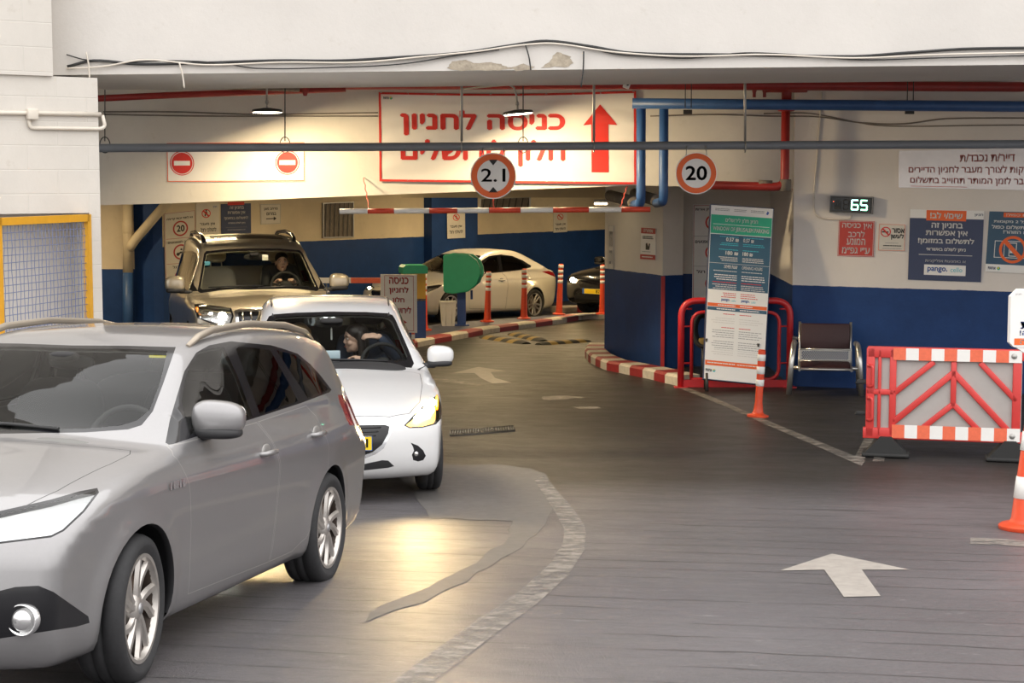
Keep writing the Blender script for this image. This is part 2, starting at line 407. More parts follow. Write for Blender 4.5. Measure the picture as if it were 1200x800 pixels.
dm = mat('grate_metal', (.07,.065,.06), .5, .6); g = MB()
a, c, d = on_ground(528,511), on_ground(603,505), on_ground(528,505.5)
for i in range(26):
    p = a.lerp(c, i/25); w = d-a; g.tube([p+Vector((0,0,.004)), p+w*1.0+Vector((0,0,.004))], .010, 4)
for k in (0,1): g.tube([a+w*k+Vector((0,0,.003)), c+w*k+Vector((0,0,.003))], .014, 4)
g.build('drain_grate', dm, floor)
# ---------------------------------------------------------------- walls
white = (.80,.765,.72); cream = (.74,.63,.45); blue = (.014,.052,.185)
wm_front = wall_mat('facade_paint', (.66,.625,.585), dirt=.07); wm_block = wall_mat('block_paint', (.66,.62,.565), dirt=.10, blocks=True)
wm_lintel = wall_mat('lintel_paint', (.76,.715,.64), dirt=.10)
wm_right = wall_mat('right_wall_paint', (.76,.71,.665), blue, 1.235+.012*3.44, (-.012,0), dirt=.05); wm_block2 = wall_mat('corner_paint', (.74,.69,.62), blue, 1.23, dirt=.06)
wm_back = wall_mat('back_wall_paint', cream, blue, 1.31, dirt=.12); wm_blue = wall_mat('blue_paint', blue, blue, 9); ceil_m = wall_mat('ceiling_paint', (.52,.48,.43), dirt=.2)
def xat(u, Y): return (u-600)/FPX*Y
# upper facade beam (front face at y=14.6) and its damaged lower edge
YB = 14.6
def zb(u): return 3.40+(u-75)/1125*.13
slab('wall_front', [(xat(52,YB), YB), (14, YB), (14, 17.0), (xat(52,YB), 17.0)], [zb(72), zb(72)+.19, zb(72)+.19, zb(72)], 8.0, wm_front)
# left pillar: a wide lower pier and a narrower upper one, turned 45 degrees
c0 = Vector((xat(119,14.5), 14.5)); dl = Vector((-1,-.75)).normalized(); nr = Vector((-.75,1)).normalized()
def L2(t, k=0): v = c0+dl*t+nr*k; return (v.x, v.y)
ztop = CAMZ+(211-93)/FPX*14.5
slab('wall_left', [L2(0), L2(.10), L2(.10,.7), L2(0,.7)], -.1, 2.24, wm_block)                       # jamb beside the cage
slab('wall_left_upper', [L2(0), L2(5), L2(5,.7), L2(0,.7)], 2.24, ztop, wm_block)
slab('wall_left_top', [L2(.40,-.03), L2(5,-.03), L2(5,.9), L2(.40,.9)], ztop, 8.0, wm_block)
slab('wall_left_far', [L2(1.6), L2(5), L2(5,.7), L2(1.6,.7)], -.1, 2.24, wm_block)
slab('wall_left_recess', [L2(-.0,.42), L2(3.0,.42), L2(3.0,.5), L2(0,.5)], -.1, 2.6, wm_front)
# lintel across the entrance, the sign wall behind the bar
YL = 21.0
def zl(u, v): return CAMZ-(v-211)/FPX*YL
lx = [120, 200, 440, 745, 905]; lv = [240, 238, 228.5, 217, 221]
q = MB(); V = []; top = 4.1
for u, v in zip([0]+lx+[940], [241]+lv+[221]):
    x = xat(u, YL); z = zl(u, v); V += [(x,YL,z),(x,YL+.35,z),(x,YL+.35,top),(x,YL,top)]
m_ = len(V)//4; F = [(4*i+j, 4*i+(j+1) % 4, 4*i+4+(j+1) % 4, 4*i+4+j) for i in range(m_-1) for j in range(4)]+[(0,3,2,1), (4*m_-4,4*m_-3,4*m_-2,4*m_-1)]
q.mesh(V, F); o = q.build('wall_lintel', wm_lintel); o['kind'] = 'structure'
slab('ceiling', [(-12,16.9), (14,16.9), (14,21.4), (-12,21.4)], 4.0, 4.2, ceil_m)
slab('ceiling_back', [(-14,21.2), (9,21.2), (9,50), (-14,50)], 2.62, 2.8, ceil_m)
slab('wall_beam_back', [(xat(470,31),31), (2.0,31), (2.0,31.5), (xat(470,31),31.5)], 2.20, 2.62, wm_back)
# corner block on the right of the lane, door recess and the long sign wall
pA, pB, pC = (1.36,25.0), (2.04,23.1), (2.33,23.25)
slab('wall_corner', [pA, pB, pC, (2.35,23.9), (9,30), (9,33), (3.1,27.5)], -.3, 2.65, wm_block2)
slab('wall_recess', [(2.25,23.55), (3.62,23.55), (3.62,23.8), (2.25,23.8)], -.1, 2.65, wm_block2)
ar = R(18); wr0 = Vector((3.44,20.9)); wd = Vector((math.cos(ar), -math.sin(ar))); wn_ = Vector((-math.sin(ar), -math.cos(ar)))
def RW(t, k=0): v = wr0+wd*t-wn_*k; return (v.x, v.y)
slab('wall_right', [RW(0), RW(8), RW(8,.4), (3.75,23.6), (3.56,23.6)], -.1, 4.1, wm_right)
# back wall, running away to the right
bw0 = Vector((-3.96,34.0)); bwd = Vector((.613,.79)).normalized(); bwn = Vector((.79,-.613)).normalized()
def BW(t, k=0): v = bw0+bwd*t-bwn*k; return (v.x, v.y)
slab('wall_back', [BW(-3.9), BW(13), BW(13,.4), BW(-3.9,.4)], -.5, 2.7, wm_back)
slab('wall_back_right', [BW(12.5), (9,36), (9.3,36.3), BW(13.2)], -.6, 2.7, wm_back)
slab('wall_back_left', [(-12,29.2), (xat(181,29.2),29.2), (xat(181,29.2),29.5), (-12,29.5)], -.5, 2.7, wall_mat('back_left_paint', (.72,.62,.47), blue, 1.0, dirt=.12))
def bwp(u, v): return on_plane(u, v, (bw0.x, bw0.y, 0), (bwn.x, bwn.y, 0))
xa_ = xat(181,29.2); PIER = (bwp(190,300).x, bwp(190,300).y); slab('wall_back_pier', [(xa_,29.1), (xat(191,29.1),29.1), PIER, (-6.8,31.4), (-6.8,29.3)], -.5, 2.7, wm_blue)
slab('wall_side', [(-12.2,15), (-12,15), (-12,29.5), (-12.2,29.5)], -.3, 4.1, wm_back)
# pilaster on the back wall, blue to the top
def bwp(u, v): return on_plane(u, v, (bw0.x, bw0.y, 0), (bwn.x, bwn.y, 0))
a, c = bwp(497,300), bwp(549,300); k = Vector((bwn.x, bwn.y, 0))*.22
slab('wall_pilaster', [(a.x,a.y), (a.x+k.x,a.y+k.y), (c.x+k.x*1.2,c.y+k.y*1.2), (c.x,c.y)], -.6, 2.66, wm_blue)
st = mat('trim_red', (.42,.02,.02), .5, noise=(8,.25))
for (u, Y, z0, z1, nm) in ((777, 23.12, -.05, 1.22, 'trim_1'), (180, 29.17, -.3, 1.0, 'trim_2')):
    q = MB(); q.box((xat(u,Y)-.0, Y-.02, (z0+z1)/2), (.05, .05, z1-z0)); o = q.build(nm, st); o['kind'] = 'structure'
pl = mat('bare_concrete', (.42,.36,.28), .9, noise=(14,.35), bump=(20,.8)); beam = bpy.data.objects['wall_front']
for pts in ([(524,80),(530,72),(545,70),(556,74),(575,73),(590,76),(600,80),(585,83),(560,82),(540,83)], [(634,80),(645,70),(653,61),(668,66),(672,74),(665,79),(650,78)], [(598,80),(612,74),(626,78),(622,82),(605,83)]):
    q = MB(); P = [at_y(u, v, YB-.004) for u, v in ragged(pts, 1.5)]
    P = [p for p in P]; c = sum(P, Vector())/len(P); c.y += .0
    q.mesh([c]+P, [(0, i+1, (i+1) % len(P)+1) for i in range(len(P))]); q.build('exposed_concrete', pl, beam)
# ---------------------------------------------------------------- lamps of the place and added unseen tubes
def area_light(name, loc, size, power, col, parent=None, rot=(0,0,0), sy=None, spread=PI):
    d = bpy.data.lights.new(name, 'AREA'); d.energy = power; d.color = col; d.size = size; d.spread = spread
    if sy: d.shape = 'RECTANGLE'; d.size_y = sy
    else: d.shape = 'DISK'
    o = bpy.data.objects.new(name, d); COL.objects.link(o); o.location = loc; o.rotation_euler = rot
    if parent: o.parent = parent
    return o
mat('lamp_body', (.03,.028,.026), .45); mat('lamp_glow', (1,.95,.85), .4, emit=(1,.90,.70), es=14); mat('tube_glow', (1,.9,.7), .4, emit=(1,.80,.48), es=9); mat('galv', (.42,.41,.39), .45, .6); mat('pvc_grey', (.27,.28,.30), .5); mat('wire_dark', (.035,.033,.03), .6)
def disc_lamp(u, v, Y, label, up, tilt=0):
    p = at_y(u, v, Y); e = empty('ceiling_lamp', label, 'lamp', p)
    q = MB(); q.lathe([(.001,.035),(.05,.035),(.07,.03),(.165,.018),(.175,.008),(.175,-.012),(.168,-.016)], seg=40); q.build('lamp_housing', MATS['lamp_body'], e)
    q = MB(); q.lathe([(.168,-.014),(.160,-.022),(.001,-.024)], seg=40); q.build('lamp_diffuser', MATS['lamp_glow'], e)
    q = MB(); q.tube([(0,0,.03),(0,0,.08)], .012, 8); q.lathe([(.001,.08),(.02,.085),(.022,.11),(.014,.13)], seg=12); q.tube([(0,0,.12)]+up, .011, 8); q.build('suspension', MATS['galv'], e)
    area_light('lamp_light', (0,0,-.03), .30, 115, (1,.78,.46), e, (0, -.28, 0)); e.rotation_euler = (0, tilt, 0)
disc_lamp(313, 130, 19.9, 'round black ceiling lamp hanging over the no-entry panel', [(0,0,.36)])
disc_lamp(607, 132, 19.9, 'round black ceiling lamp hanging in front of the red lettered banner', [(0,0,.20),(-.02,0,.29),(-.08,0,.33),(-.62,.2,.34)], -.09)
tube_spots = [(-7.5,27.0), (-4.5,25.0), (-3.2,30.5), (-.6,27.5), (1.2,33.0), (-.2,35.2), (3.4,38.5)]  # unseen tubes behind the lintel, added to light the inner garage
for i, (x, y) in enumerate(tube_spots):
    e = empty('added_tube_light', 'long fluorescent tube light under the low ceiling of the inner garage', 'lamp', (x, y, 2.57), (0,0,.9), 'tube lights of the inner garage')
    q = MB(); q.box((0,0,.0), (1.25,.12,.05), bev=.01); q.build('lamp_housing', MATS['galv'], e); q = MB(); q.box((0,0,-.035), (1.2,.05,.03), bev=.012); q.build('lamp_tube', MATS['tube_glow'], e)
    area_light('added_tube_glow', (0,0,-.06), 1.2, 46, (1,.74,.40), e, sy=.08)
# ================================================================ car builder
def smax(a, b, k): 
    h = np.clip(.5+.5*(a-b)/k, 0, 1); return b+(a-b)*h + k*h*(1-h)
def cat(pts, n=8, closed=True):
    P = np.array(pts, float); N = len(P); out = []
    for i in range(N if closed else N-1):
        a, b, c, d = (P[(i-1) % N], P[i], P[(i+1) % N], P[(i+2) % N]) if closed else (P[max(i-1,0)], P[i], P[i+1], P[min(i+2,N-1)])
        # centripetal-ish tangents limited by chord length
        l1, l2, l0 = np.linalg.norm(c-b)+1e-9, np.linalg.norm(d-c)+1e-9, np.linalg.norm(b-a)+1e-9
        m1 = (c-a)/(l0+l1)*l1; m2 = (d-b)/(l1+l2)*l1
        for j in range(n):
            t = j/n; t2, t3 = t*t, t*t*t
            out.append((2*t3-3*t2+1)*b+(t3-2*t2+t)*m1+(-2*t3+3*t2)*c+(t3-t2)*m2)
    if not closed: out.append(P[-1])
    return np.array(out)
def interp(tab):
    C = cat(tab, 10, False); o = np.argsort(C[:,0]); X, Y = C[o,0], C[o,1]
    return lambda q: np.interp(q, X, Y)
class Shape:
    """car shell: rounded meeting of a side outline with half-width curves"""
    def __init__(s, side, low, plan, roofw, belt, top, bow, k=.05, flare=(), flare_h=.018, wheel_z=.31, kroof=None):
        poly = cat(side, 8)
        s.x0, s.x1, s.z0, s.z1, s.h = poly[:,0].min()-.6, poly[:,0].max()+.6, -.5, poly[:,1].max()+.6, .0125
        gx, gz = np.arange(s.x0, s.x1, s.h), np.arange(s.z0, s.z1, s.h)
        X, Z = np.meshgrid(gx, gz, indexing='ij'); d2 = np.full(X.shape, 1e9); ins = np.zeros(X.shape, bool)
        for i in range(len(poly)):
            a, b = poly[i], poly[(i+1) % len(poly)]; e = b-a; L = e@e+1e-12
            t = np.clip(((X-a[0])*e[0]+(Z-a[1])*e[1])/L, 0, 1)
            d2 = np.minimum(d2, (X-a[0]-t*e[0])**2+(Z-a[1]-t*e[1])**2)
            c = (a[1] > Z) != (b[1] > Z); ez = e[1] if abs(e[1]) > 1e-12 else 1e-12
            ins ^= c & (X < a[0]+(Z-a[1])*e[0]/ez)
        s.G = np.where(ins, -1, 1)*np.sqrt(d2)
        s.low, s.plan, s.roofw, s.belt, s.top = interp(low), interp(plan), interp(roofw), interp(belt), interp(top)
        s.bow = interp(bow); s.k = k; s.flare = flare; s.fh = flare_h; s.wz = wheel_z; s.kroof = kroof or k
        s.xa, s.xb = poly[:,0].max(), poly[:,0].min(); s.zt = poly[:,1].max()
    def sdf(s, x, z):
        a = np.clip((x-s.x0)/s.h, 0, s.G.shape[0]-1.001); b = np.clip((z-s.z0)/s.h, 0, s.G.shape[1]-1.001)
        i, j = a.astype(int), b.astype(int); fa, fb = a-i, b-j; G = s.G
        return G[i,j]*(1-fa)*(1-fb)+G[i+1,j]*fa*(1-fb)+G[i,j+1]*(1-fa)*fb+G[i+1,j+1]*fa*fb
    def width(s, x, z):
        b, t = s.belt(x), s.top(x); low = s.low(np.minimum(z, b))*s.plan(x)
        q = np.clip((z-b)/np.maximum(t-b, .05), 0, 1.3)
        wb = s.low(b)*s.plan(x); g = wb+(s.roofw(x)-wb)*q
        w = np.where(z > b, g, low)
        for fx in s.flare:
            r = np.sqrt((x-fx)**2+(z-s.wz)**2); w = w+s.fh*np.exp(-((r-.36)/.07)**2)
        return w
    def F(s, x, y, z):
        ay = np.abs(y); xe = x+s.bow(x)*(ay/.85)**2.4
        kk = np.where(z > s.belt(x)+.12, s.kroof, s.k)
        # crown: the roof and bonnet drop a little towards the sides
        return smax(s.sdf(xe, z+.035*(ay/.7)**2*(z > .6)), ay-s.width(x, z), kk)
    def grad(s, P, e=.006):
        x, y, z = P.T; g = np.stack([s.F(x+e,y,z)-s.F(x-e,y,z), s.F(x,y+e,z)-s.F(x,y-e,z), s.F(x,y,z+e)-s.F(x,y,z-e)], 1)
        return g/(np.linalg.norm(g, axis=1, keepdims=True)+1e-12)
    def cast(s, o, d, tmax=2.2):
        """distance along d (from a point inside) to the shell"""
        lo = np.zeros(len(o)); hi = np.full(len(o), tmax)
        for _ in range(26):
            m = (lo+hi)/2; q = o+d*m[:,None]; ins = s.F(q[:,0],q[:,1],q[:,2]) < 0
            lo = np.where(ins, m, lo); hi = np.where(ins, hi, m)
        return o+d*lo[:,None]
    def side_y(s, x, z):
        """|y| of the flank at (x, z)"""
        o = np.array([[x, 0., z]]); return float(s.cast(o, np.array([[0,1.,0]]), 1.4)[0,1])
    def front_x(s, y, z, sign=1):
        o = np.array([[-1.4, y, z]]); return float(s.cast(o, np.array([[float(sign),0,0]]), 3.6)[0,0])
    def top_z(s, x, y):
        o = np.array([[x, y, .6]]); return float(s.cast(o, np.array([[0,0,1.]]), 1.8)[0,2])
    def mesh(s, nu=176, nv=120, zc=.62):
        xa, xb = s.xa-.55, s.xb+.55
        L = xa-xb; nA = int(nu*.2); us = np.concatenate([np.linspace(0, 1, nA, endpoint=False), 1+np.linspace(0, 1, nu-2*nA, endpoint=False), 2+np.linspace(0, 1, nA+1)])
        O, D = [], []
        vv = 2*PI*np.arange(nv)/nv
        for u in us[1:-1]:
            if u < 1: ang = (1-u)*PI/2; ox = xa
            elif u <= 2: ang = 0; ox = xa-(u-1)*L
            else: ang = -(u-2)*PI/2; ox = xb
            for v in vv: O.append((ox, 0, zc)); D.append((math.sin(ang), math.cos(ang)*math.sin(v), math.cos(ang)*math.cos(v)))
        O += [(xa,0,zc), (xb,0,zc)]; D += [(1,0,0), (-1,0,0)]
        V = s.cast(np.array(O, float), np.array(D, float))
        n = len(us)-2; F = []
        for i in range(n-1):
            for j in range(nv):
                F.append((i*nv+j, i*nv+(j+1) % nv, (i+1)*nv+(j+1) % nv, (i+1)*nv+j))
        a, b = n*nv, n*nv+1
        for j in range(nv):
            F.append((a, (j+1) % nv, j)); F.append((b, (n-1)*nv+j, (n-1)*nv+(j+1) % nv))
        return V, F
def inpoly(pt, poly):
    x, y = pt; c = False; n = len(poly)
    for i in range(n):
        (x0, y0), (x1, y1) = poly[i], poly[i-1]
        if (y0 > y) != (y1 > y) and x < x0+(y-y0)*(x1-x0)/(y1-y0): c = not c
    return c
def _vi(v, vid, V):
    if v.index not in vid: vid[v.index] = len(V); V.append(v.co.copy())
    return vid[v.index]
class Car:
    def __init__(s, shape, nu=176, nv=120, root=None):
        if root: s.Mw = Matrix.Translation(root.location) @ root.rotation_euler.to_matrix().to_4x4()
        s.S = shape; V, F = shape.mesh(nu, nv)
        me = bpy.data.meshes.new('shell'); me.from_pydata(V.tolist(), [], F); me.update()
        s.bm = bmesh.new(); s.bm.from_mesh(me); bpy.data.meshes.remove(me)
        bmesh.ops.recalc_face_normals(s.bm, faces=list(s.bm.faces))
        s.lay = s.bm.faces.layers.int.new('reg'); s.names = ['body']; s.pose = None
    # -- projections: return a 2-D point for a car-space point (|y| used, so both flanks are cut alike) and the in-plane directions
    def proj(s, kind):
        def flat(dv):
            def plane(a, b):
                dx, dy = b[0]-a[0], b[1]-a[1]; L = math.hypot(dx, dy); return dv(a), dv((-dy/L, dx/L))
            return plane
        if kind == 'side': return (lambda p: (p[0], p[2])), flat(lambda a: Vector((a[0], 0, a[1]))), Vector((0,1,0))
        if kind == 'top': return (lambda p: (p[0], abs(p[1]))), flat(lambda a: Vector((a[0], a[1], 0))), Vector((0,0,1))
        if kind in ('front', 'rear'):
            return (lambda p: (abs(p[1]), p[2])), flat(lambda a: Vector((0, a[0], a[1]))), Vector((1 if kind == 'front' else -1,0,0))
        if isinstance(kind, str) and kind.startswith('cam'):      # along the line of sight of the photograph, on the left ('cam') or right flank ('camR')
            sg = -1 if kind == 'camR' else 1; Mi = s.Mw.inverted(); O = Mi @ Vector((0,0,CAMZ)); O.y *= sg; R3 = Mi.to_3x3()
            def pr(p):
                q = s.Mw @ Vector((p[0], sg*abs(p[1]), p[2])); q.z -= CAMZ; d = q.y*CP-q.z*SP
                return (600+FPX*q.x/d, 400-FPX*(q.y*SP+q.z*CP)/d)
            def plane(a, b):
                n = (R3 @ ray(*a)).cross(R3 @ ray(*b)).normalized(); n.y *= sg; return O.copy(), n
            return pr, plane, Vector((O.x, abs(O.y), O.z)).normalized() if False else Vector((O.x, O.y, O.z)).normalized()
        a = R(kind); ca, sa = math.cos(a), math.sin(a)        # seen at an angle between front (0) and flank (90)
        return (lambda p: (abs(p[1])*ca-p[0]*sa, p[2])), flat(lambda q: Vector((-q[0]*sa, q[0]*ca, q[1]))), Vector((ca, sa, 0))
    def cut(s, name, kind, poly, ok=None, mind=.12, only=None, pts3=False):
        """score the shell along a closed outline and give the faces inside it to region `name`"""
        pr, plane, vd = s.proj(kind); px = isinstance(kind, str) and kind.startswith('cam')
        if pts3: poly = [pr(p) for p in poly]
        poly = [tuple(p) for p in poly]
        rid = s.names.index(name) if name in s.names else (s.names.append(name) or len(s.names)-1)
        mg = 12 if px else .06; tol = .4 if px else .002; lo = [min(p[i] for p in poly)-mg for i in (0,1)]; hi = [max(p[i] for p in poly)+mg for i in (0,1)]
        def good(f):
            c = f.calc_center_median(); n = f.normal; sg = 1 if c.y >= 0 else -1
            if n.x*vd.x+n.y*sg*vd.y+n.z*vd.z < mind: return False
            if only is not None and s.names[f[s.lay]] not in only: return False
            q = pr(c)
            if not (lo[0] <= q[0] <= hi[0] and lo[1] <= q[1] <= hi[1]): return False
            return ok is None or ok(c)
        cand = [f for f in s.bm.faces if good(f)]
        for i in range(len(poly)):
            a, b = poly[i], poly[(i+1) % len(poly)]
            dx, dy = b[0]-a[0], b[1]-a[1]; L = math.hypot(dx, dy)
            if L < 1e-6 or (abs(a[0]) < 1e-5 and abs(b[0]) < 1e-5 and kind in ('front', 'rear', 'top') and False): continue
            nx, ny = -dy/L, dx/L
            for sg in (1, -1):
                sub = []
                for f in cand:
                    if not f.is_valid: continue
                    c = f.calc_center_median()
                    if (c.y >= 0) != (sg > 0): continue
                    Q = [pr(v.co) for v in f.verts]
                    D = [(q[0]-a[0])*nx+(q[1]-a[1])*ny for q in Q]
                    if min(D) > -1e-5 or max(D) < 1e-5: continue
                    T = [(q[0]-a[0])*dx/L+(q[1]-a[1])*dy/L for q in Q]
                    if max(T) < -tol or min(T) > L+tol: continue
                    sub.append(f)
                if not sub: continue
                o, n = plane(a, b)
                if sg < 0: o.y *= -1; n.y *= -1
                eds = {e for f in sub for e in f.edges}; vts = {v for f in sub for v in f.verts}
                r = bmesh.ops.bisect_plane(s.bm, geom=list(vts)+list(eds)+sub, plane_co=o, plane_no=n, dist=1e-5)
                have = set(cand)
                cand += [g for g in r['geom'] if isinstance(g, bmesh.types.BMFace) and g not in have]
        for f in cand:
            if f.is_valid and inpoly(pr(f.calc_center_median()), poly): f[s.lay] = rid
        return s
    def split(s, parts, parent, default, names=None):
        """regions become meshes of their own. parts: {region: (object name, material, parent or None)}; missing regions are dropped"""
        s.bm.normal_update(); s.bm.verts.index_update(); out = {}
        for rid, rn in enumerate(s.names):
            if rn not in parts: continue
            nm, m, par = parts[rn]
            fs = [f for f in s.bm.faces if f[s.lay] == rid]
            if not fs: print('EMPTY REGION', rn); continue
            groups = [fs]
            if rn in SIDED:
                groups = [[f for f in fs if f.calc_center_median().y >= 0], [f for f in fs if f.calc_center_median().y < 0]]
            for fs in groups:
                vid = {}; V = []; F = []
                for f in fs: F.append([_vi(v, vid, V) for v in f.verts])
                me = bpy.data.meshes.new(nm); me.from_pydata([tuple(v) for v in V], [], F); me.update()
                for p in me.polygons: p.use_smooth = True
                o = obj(nm, me, m, out.get(par, [parent])[0] if isinstance(par, str) else (par or parent))
                N = s.S.grad(np.array([tuple(v) for v in V]))
                me.normals_split_custom_set_from_vertices(N.tolist())
                out.setdefault(rn, []).append(o)
        return out
    def lining(s, regions, parent, m, d=.018, name='interior_lining', ok=None):
        """an inner skin a little inside the named regions"""
        s.bm.verts.index_update()
        ids = {s.names.index(r) for r in regions if r in s.names}
        fs = [f for f in s.bm.faces if f[s.lay] in ids and (ok is None or ok(f.calc_center_median()))]; vid = {}; V = []; F = []
        for f in fs: F.append([_vi(v, vid, V) for v in reversed(f.verts)])
        P = np.array([tuple(v) for v in V]); P = P-s.S.grad(P)*d
        me = bpy.data.meshes.new(name); me.from_pydata(P.tolist(), [], F); me.update()
        for p in me.polygons: p.use_smooth = True
        return obj(name, me, m, parent)
SIDED = {'window_surround','headlight_rim','side_window','rear_side_window','quarter_window','front_door','rear_door','headlight','tail_light','fog_recess','door_seam','front_seam','rear_seam','fog_lamp'}
def inset(poly, d):
    """shrink (d>0) a closed outline by d along its normals"""
    n = len(poly); A = sum(poly[i][0]*poly[(i+1) % n][1]-poly[(i+1) % n][0]*poly[i][1] for i in range(n)); sg = 1 if A > 0 else -1; out = []
    for i in range(n):
        a, b, c = Vector(poly[i-1]), Vector(poly[i]), Vector(poly[(i+1) % n])
        e1, e2 = (b-a).normalized(), (c-b).normalized(); n1, n2 = Vector((-e1.y, e1.x))*sg, Vector((-e2.y, e2.x))*sg
        k = 1+n1.dot(n2); q = b+(n1+n2)*(d/max(k, .35)); out.append((q.x, q.y))
    return out
def wheel(parent, x, y, r, w, rim_r, kind, mt, sg, steer=0., name='wheel'):
    """wheel > tyre, rim, hub_cap, brake_disc; sg = +1 on the car's left"""
    e = bpy.data.objects.new(name, None); COL.objects.link(e); e.parent = parent; e.empty_display_size = .1
    e.location = (x, y, r); e.rotation_euler = (0, 0, steer)
    h = w/2; t = MB()
    t.lathe([(rim_r-.012,-h*.72),(rim_r+.01,-h*.9),(r-.045,-h),(r-.016,-h*.88),(r-.004,-h*.66),(r,-h*.3),(r-.006,-h*.28),(r-.006,-h*.2),(r,-h*.18),(r,h*.18),(r-.006,h*.2),(r-.006,h*.28),(r,h*.3),(r-.004,h*.66),(r-.016,h*.88),(r-.045,h),(rim_r+.035,h*.97),(rim_r+.01,h*.9),(rim_r-.012,h*.72)], axis='Y', seg=56)
    t.build('tyre', MATS['tyre'], e)
    m = MB(); o = h*.86*sg
    m.lathe([(rim_r+.004, o-.004*sg),(rim_r+.004,o+.004*sg),(rim_r-.012,o+.003*sg),(rim_r-.022,o-.02*sg)], axis='Y', seg=56)
    def spoke(a0, a1, r0, r1, w0, w1, y0, y1, th=.016):
        # a swept bar from the hub out to the lip
        n = 6; L, Rr = [], []
        for i in range(n+1):
            q = i/n; a = a0+(a1-a0)*q*q*(3-2*q); rr = r0+(r1-r0)*q; ww = w0+(w1-w0)*q
            c = Vector((math.cos(a)*rr, 0, math.sin(a)*rr)); tn = Vector((-math.sin(a), 0, math.cos(a))); yy = y0+(y1-y0)*q
            L.append((c-tn*ww/2, yy)); Rr.append((c+tn*ww/2, yy))
        V, F = [], []
        for (a, ya), (b, yb) in zip(L, Rr):
            mid = (a+b)/2
            V += [a+Vector((0,ya-th*sg,0)), a*.5+mid*.5+Vector((0,ya,0)), b*.5+mid*.5+Vector((0,yb,0)), b+Vector((0,yb-th*sg,0))]
        for i in range(n):
            for j in range(3): F.append((4*i+j, 4*i+j+1, 4*i+j+5, 4*i+j+4))
        m.mesh(V, F, False)
    if kind == 'twist':
        for i in range(5):
            a = 2*PI*i/5+.3
            spoke(a-.10, a+.06, .045, rim_r-.008, .046, .044, o-.012*sg, o-.006*sg)
            spoke(a+.22, a+.62, .05, rim_r-.008, .042, .050, o-.014*sg, o-.008*sg)
    elif kind == 'multi':
        for i in range(10):
            a = 2*PI*i/10; spoke(a, a+(.1 if i % 2 else -.1), .05, rim_r-.008, .04, .038, o-.014*sg, o-.006*sg)
    else:
        for i in range(6):
            a = 2*PI*i/6; spoke(a, a, .05, rim_r-.008, .09, .07, o-.02*sg, o-.006*sg)
    m.lathe([(.001,o-.004*sg),(.03,o-.005*sg),(.062,o-.016*sg),(.075,o-.035*sg),(.075,o-.1*sg)], axis='Y', seg=24)
    m.build('rim', mt, e, edge_split=40)
    for i in range(5):
        pass
    b = MB(); b.lathe([(rim_r-.021,o-.018*sg),(rim_r-.03,o-.05*sg),(rim_r-.045,o-.17*sg),(.04,o-.175*sg)], axis='Y', seg=40); b.build('rim_barrel', MATS['barrel'], e)
    b = MB(); b.lathe([(.05,o-.075*sg),(rim_r-.055,o-.075*sg),(rim_r-.055,o-.095*sg),(.05,o-.095*sg)], axis='Y', seg=40); b.build('brake_disc', MATS['brake'], e)
    b = MB(); b.lathe([(.001,o+.001*sg),(.022,o),(.027,o-.006*sg)], axis='Y', seg=20); b.mi = 0
    for i in range(5):
        a = 2*PI*i/5+.2; b.lathe([(.001,o-.012*sg),(.008,o-.012*sg),(.009,o-.03*sg)], c=(math.cos(a)*.052,0,math.sin(a)*.052), axis='Y', seg=8)
    b.build('hub_cap', MATS['hub'], e)
    return e
def arch_liner(S, parent, x, r, zc, inner=.5):
    n = 28
    for sg in (1, -1):
        m = MB(); rings = []
        for i in range(n+1):
            a = -.25+(PI+.5)*i/n; px, pz = x+r*math.cos(a), zc+r*math.sin(a); yo = S.side_y(px, max(pz, .2))
            rings.append([(px, sg*(yo-.001), pz), (x+(r-.006)*math.cos(a), sg*(yo-.025), zc+(r-.006)*math.sin(a)), (x+(r+.012)*math.cos(a), sg*(yo-.04), zc+(r+.012)*math.sin(a)), (x+(r+.01)*math.cos(a), sg*inner, zc+(r+.01)*math.sin(a))])
        V = [p for q in rings for p in q]+[(x, sg*inner, zc)]; F = []
        for i in range(n):
            for j in range(3): F.append((4*i+j, 4*i+j+1, 4*i+j+5, 4*i+j+4))
            F.append((4*i+3, 4*i+7, len(V)-1))
        m.mesh(V, F, True); m.build('wheel_arch', MATS['plastic_black'], parent)
def blob(c, d, p=(2.6,2.6,2.6), rot=None, n=18, taper=None):
    """superellipsoid verts/faces: full sizes d, exponents p; taper(x,y,z)->point in unit space"""
    V, F = [], []
    def sp(a, e): return math.copysign(abs(a)**(2/e), a)
    for i in range(n+1):
        la = -PI/2+PI*i/n
        for j in range(2*n):
            lo = 2*PI*j/(2*n)
            q = [sp(math.cos(la), p[2])*sp(math.cos(lo), p[0]), sp(math.cos(la), p[2])*sp(math.sin(lo), p[1]), sp(math.sin(la), p[2])]
            if taper: q = taper(*q)
            q = Vector((q[0]*d[0]/2, q[1]*d[1]/2, q[2]*d[2]/2))
            if rot is not None: q = rot @ q
            V.append(Vector(c)+q)
    for i in range(n):
        for j in range(2*n):
            F.append((i*2*n+j, i*2*n+(j+1) % (2*n), (i+1)*2*n+(j+1) % (2*n), (i+1)*2*n+j))
    return V, F
def add_blob(mb, *a, **k):
    b = bmesh.new(); V, F = blob(*a, **k); vs_ = [b.verts.new(v) for v in V]
    for f in F: b.faces.new([vs_[i] for i in f])
    bmesh.ops.remove_doubles(b, verts=list(b.verts), dist=1e-5)
    bmesh.ops.recalc_face_normals(b, faces=list(b.faces)); mb._merge(b, smooth=True)
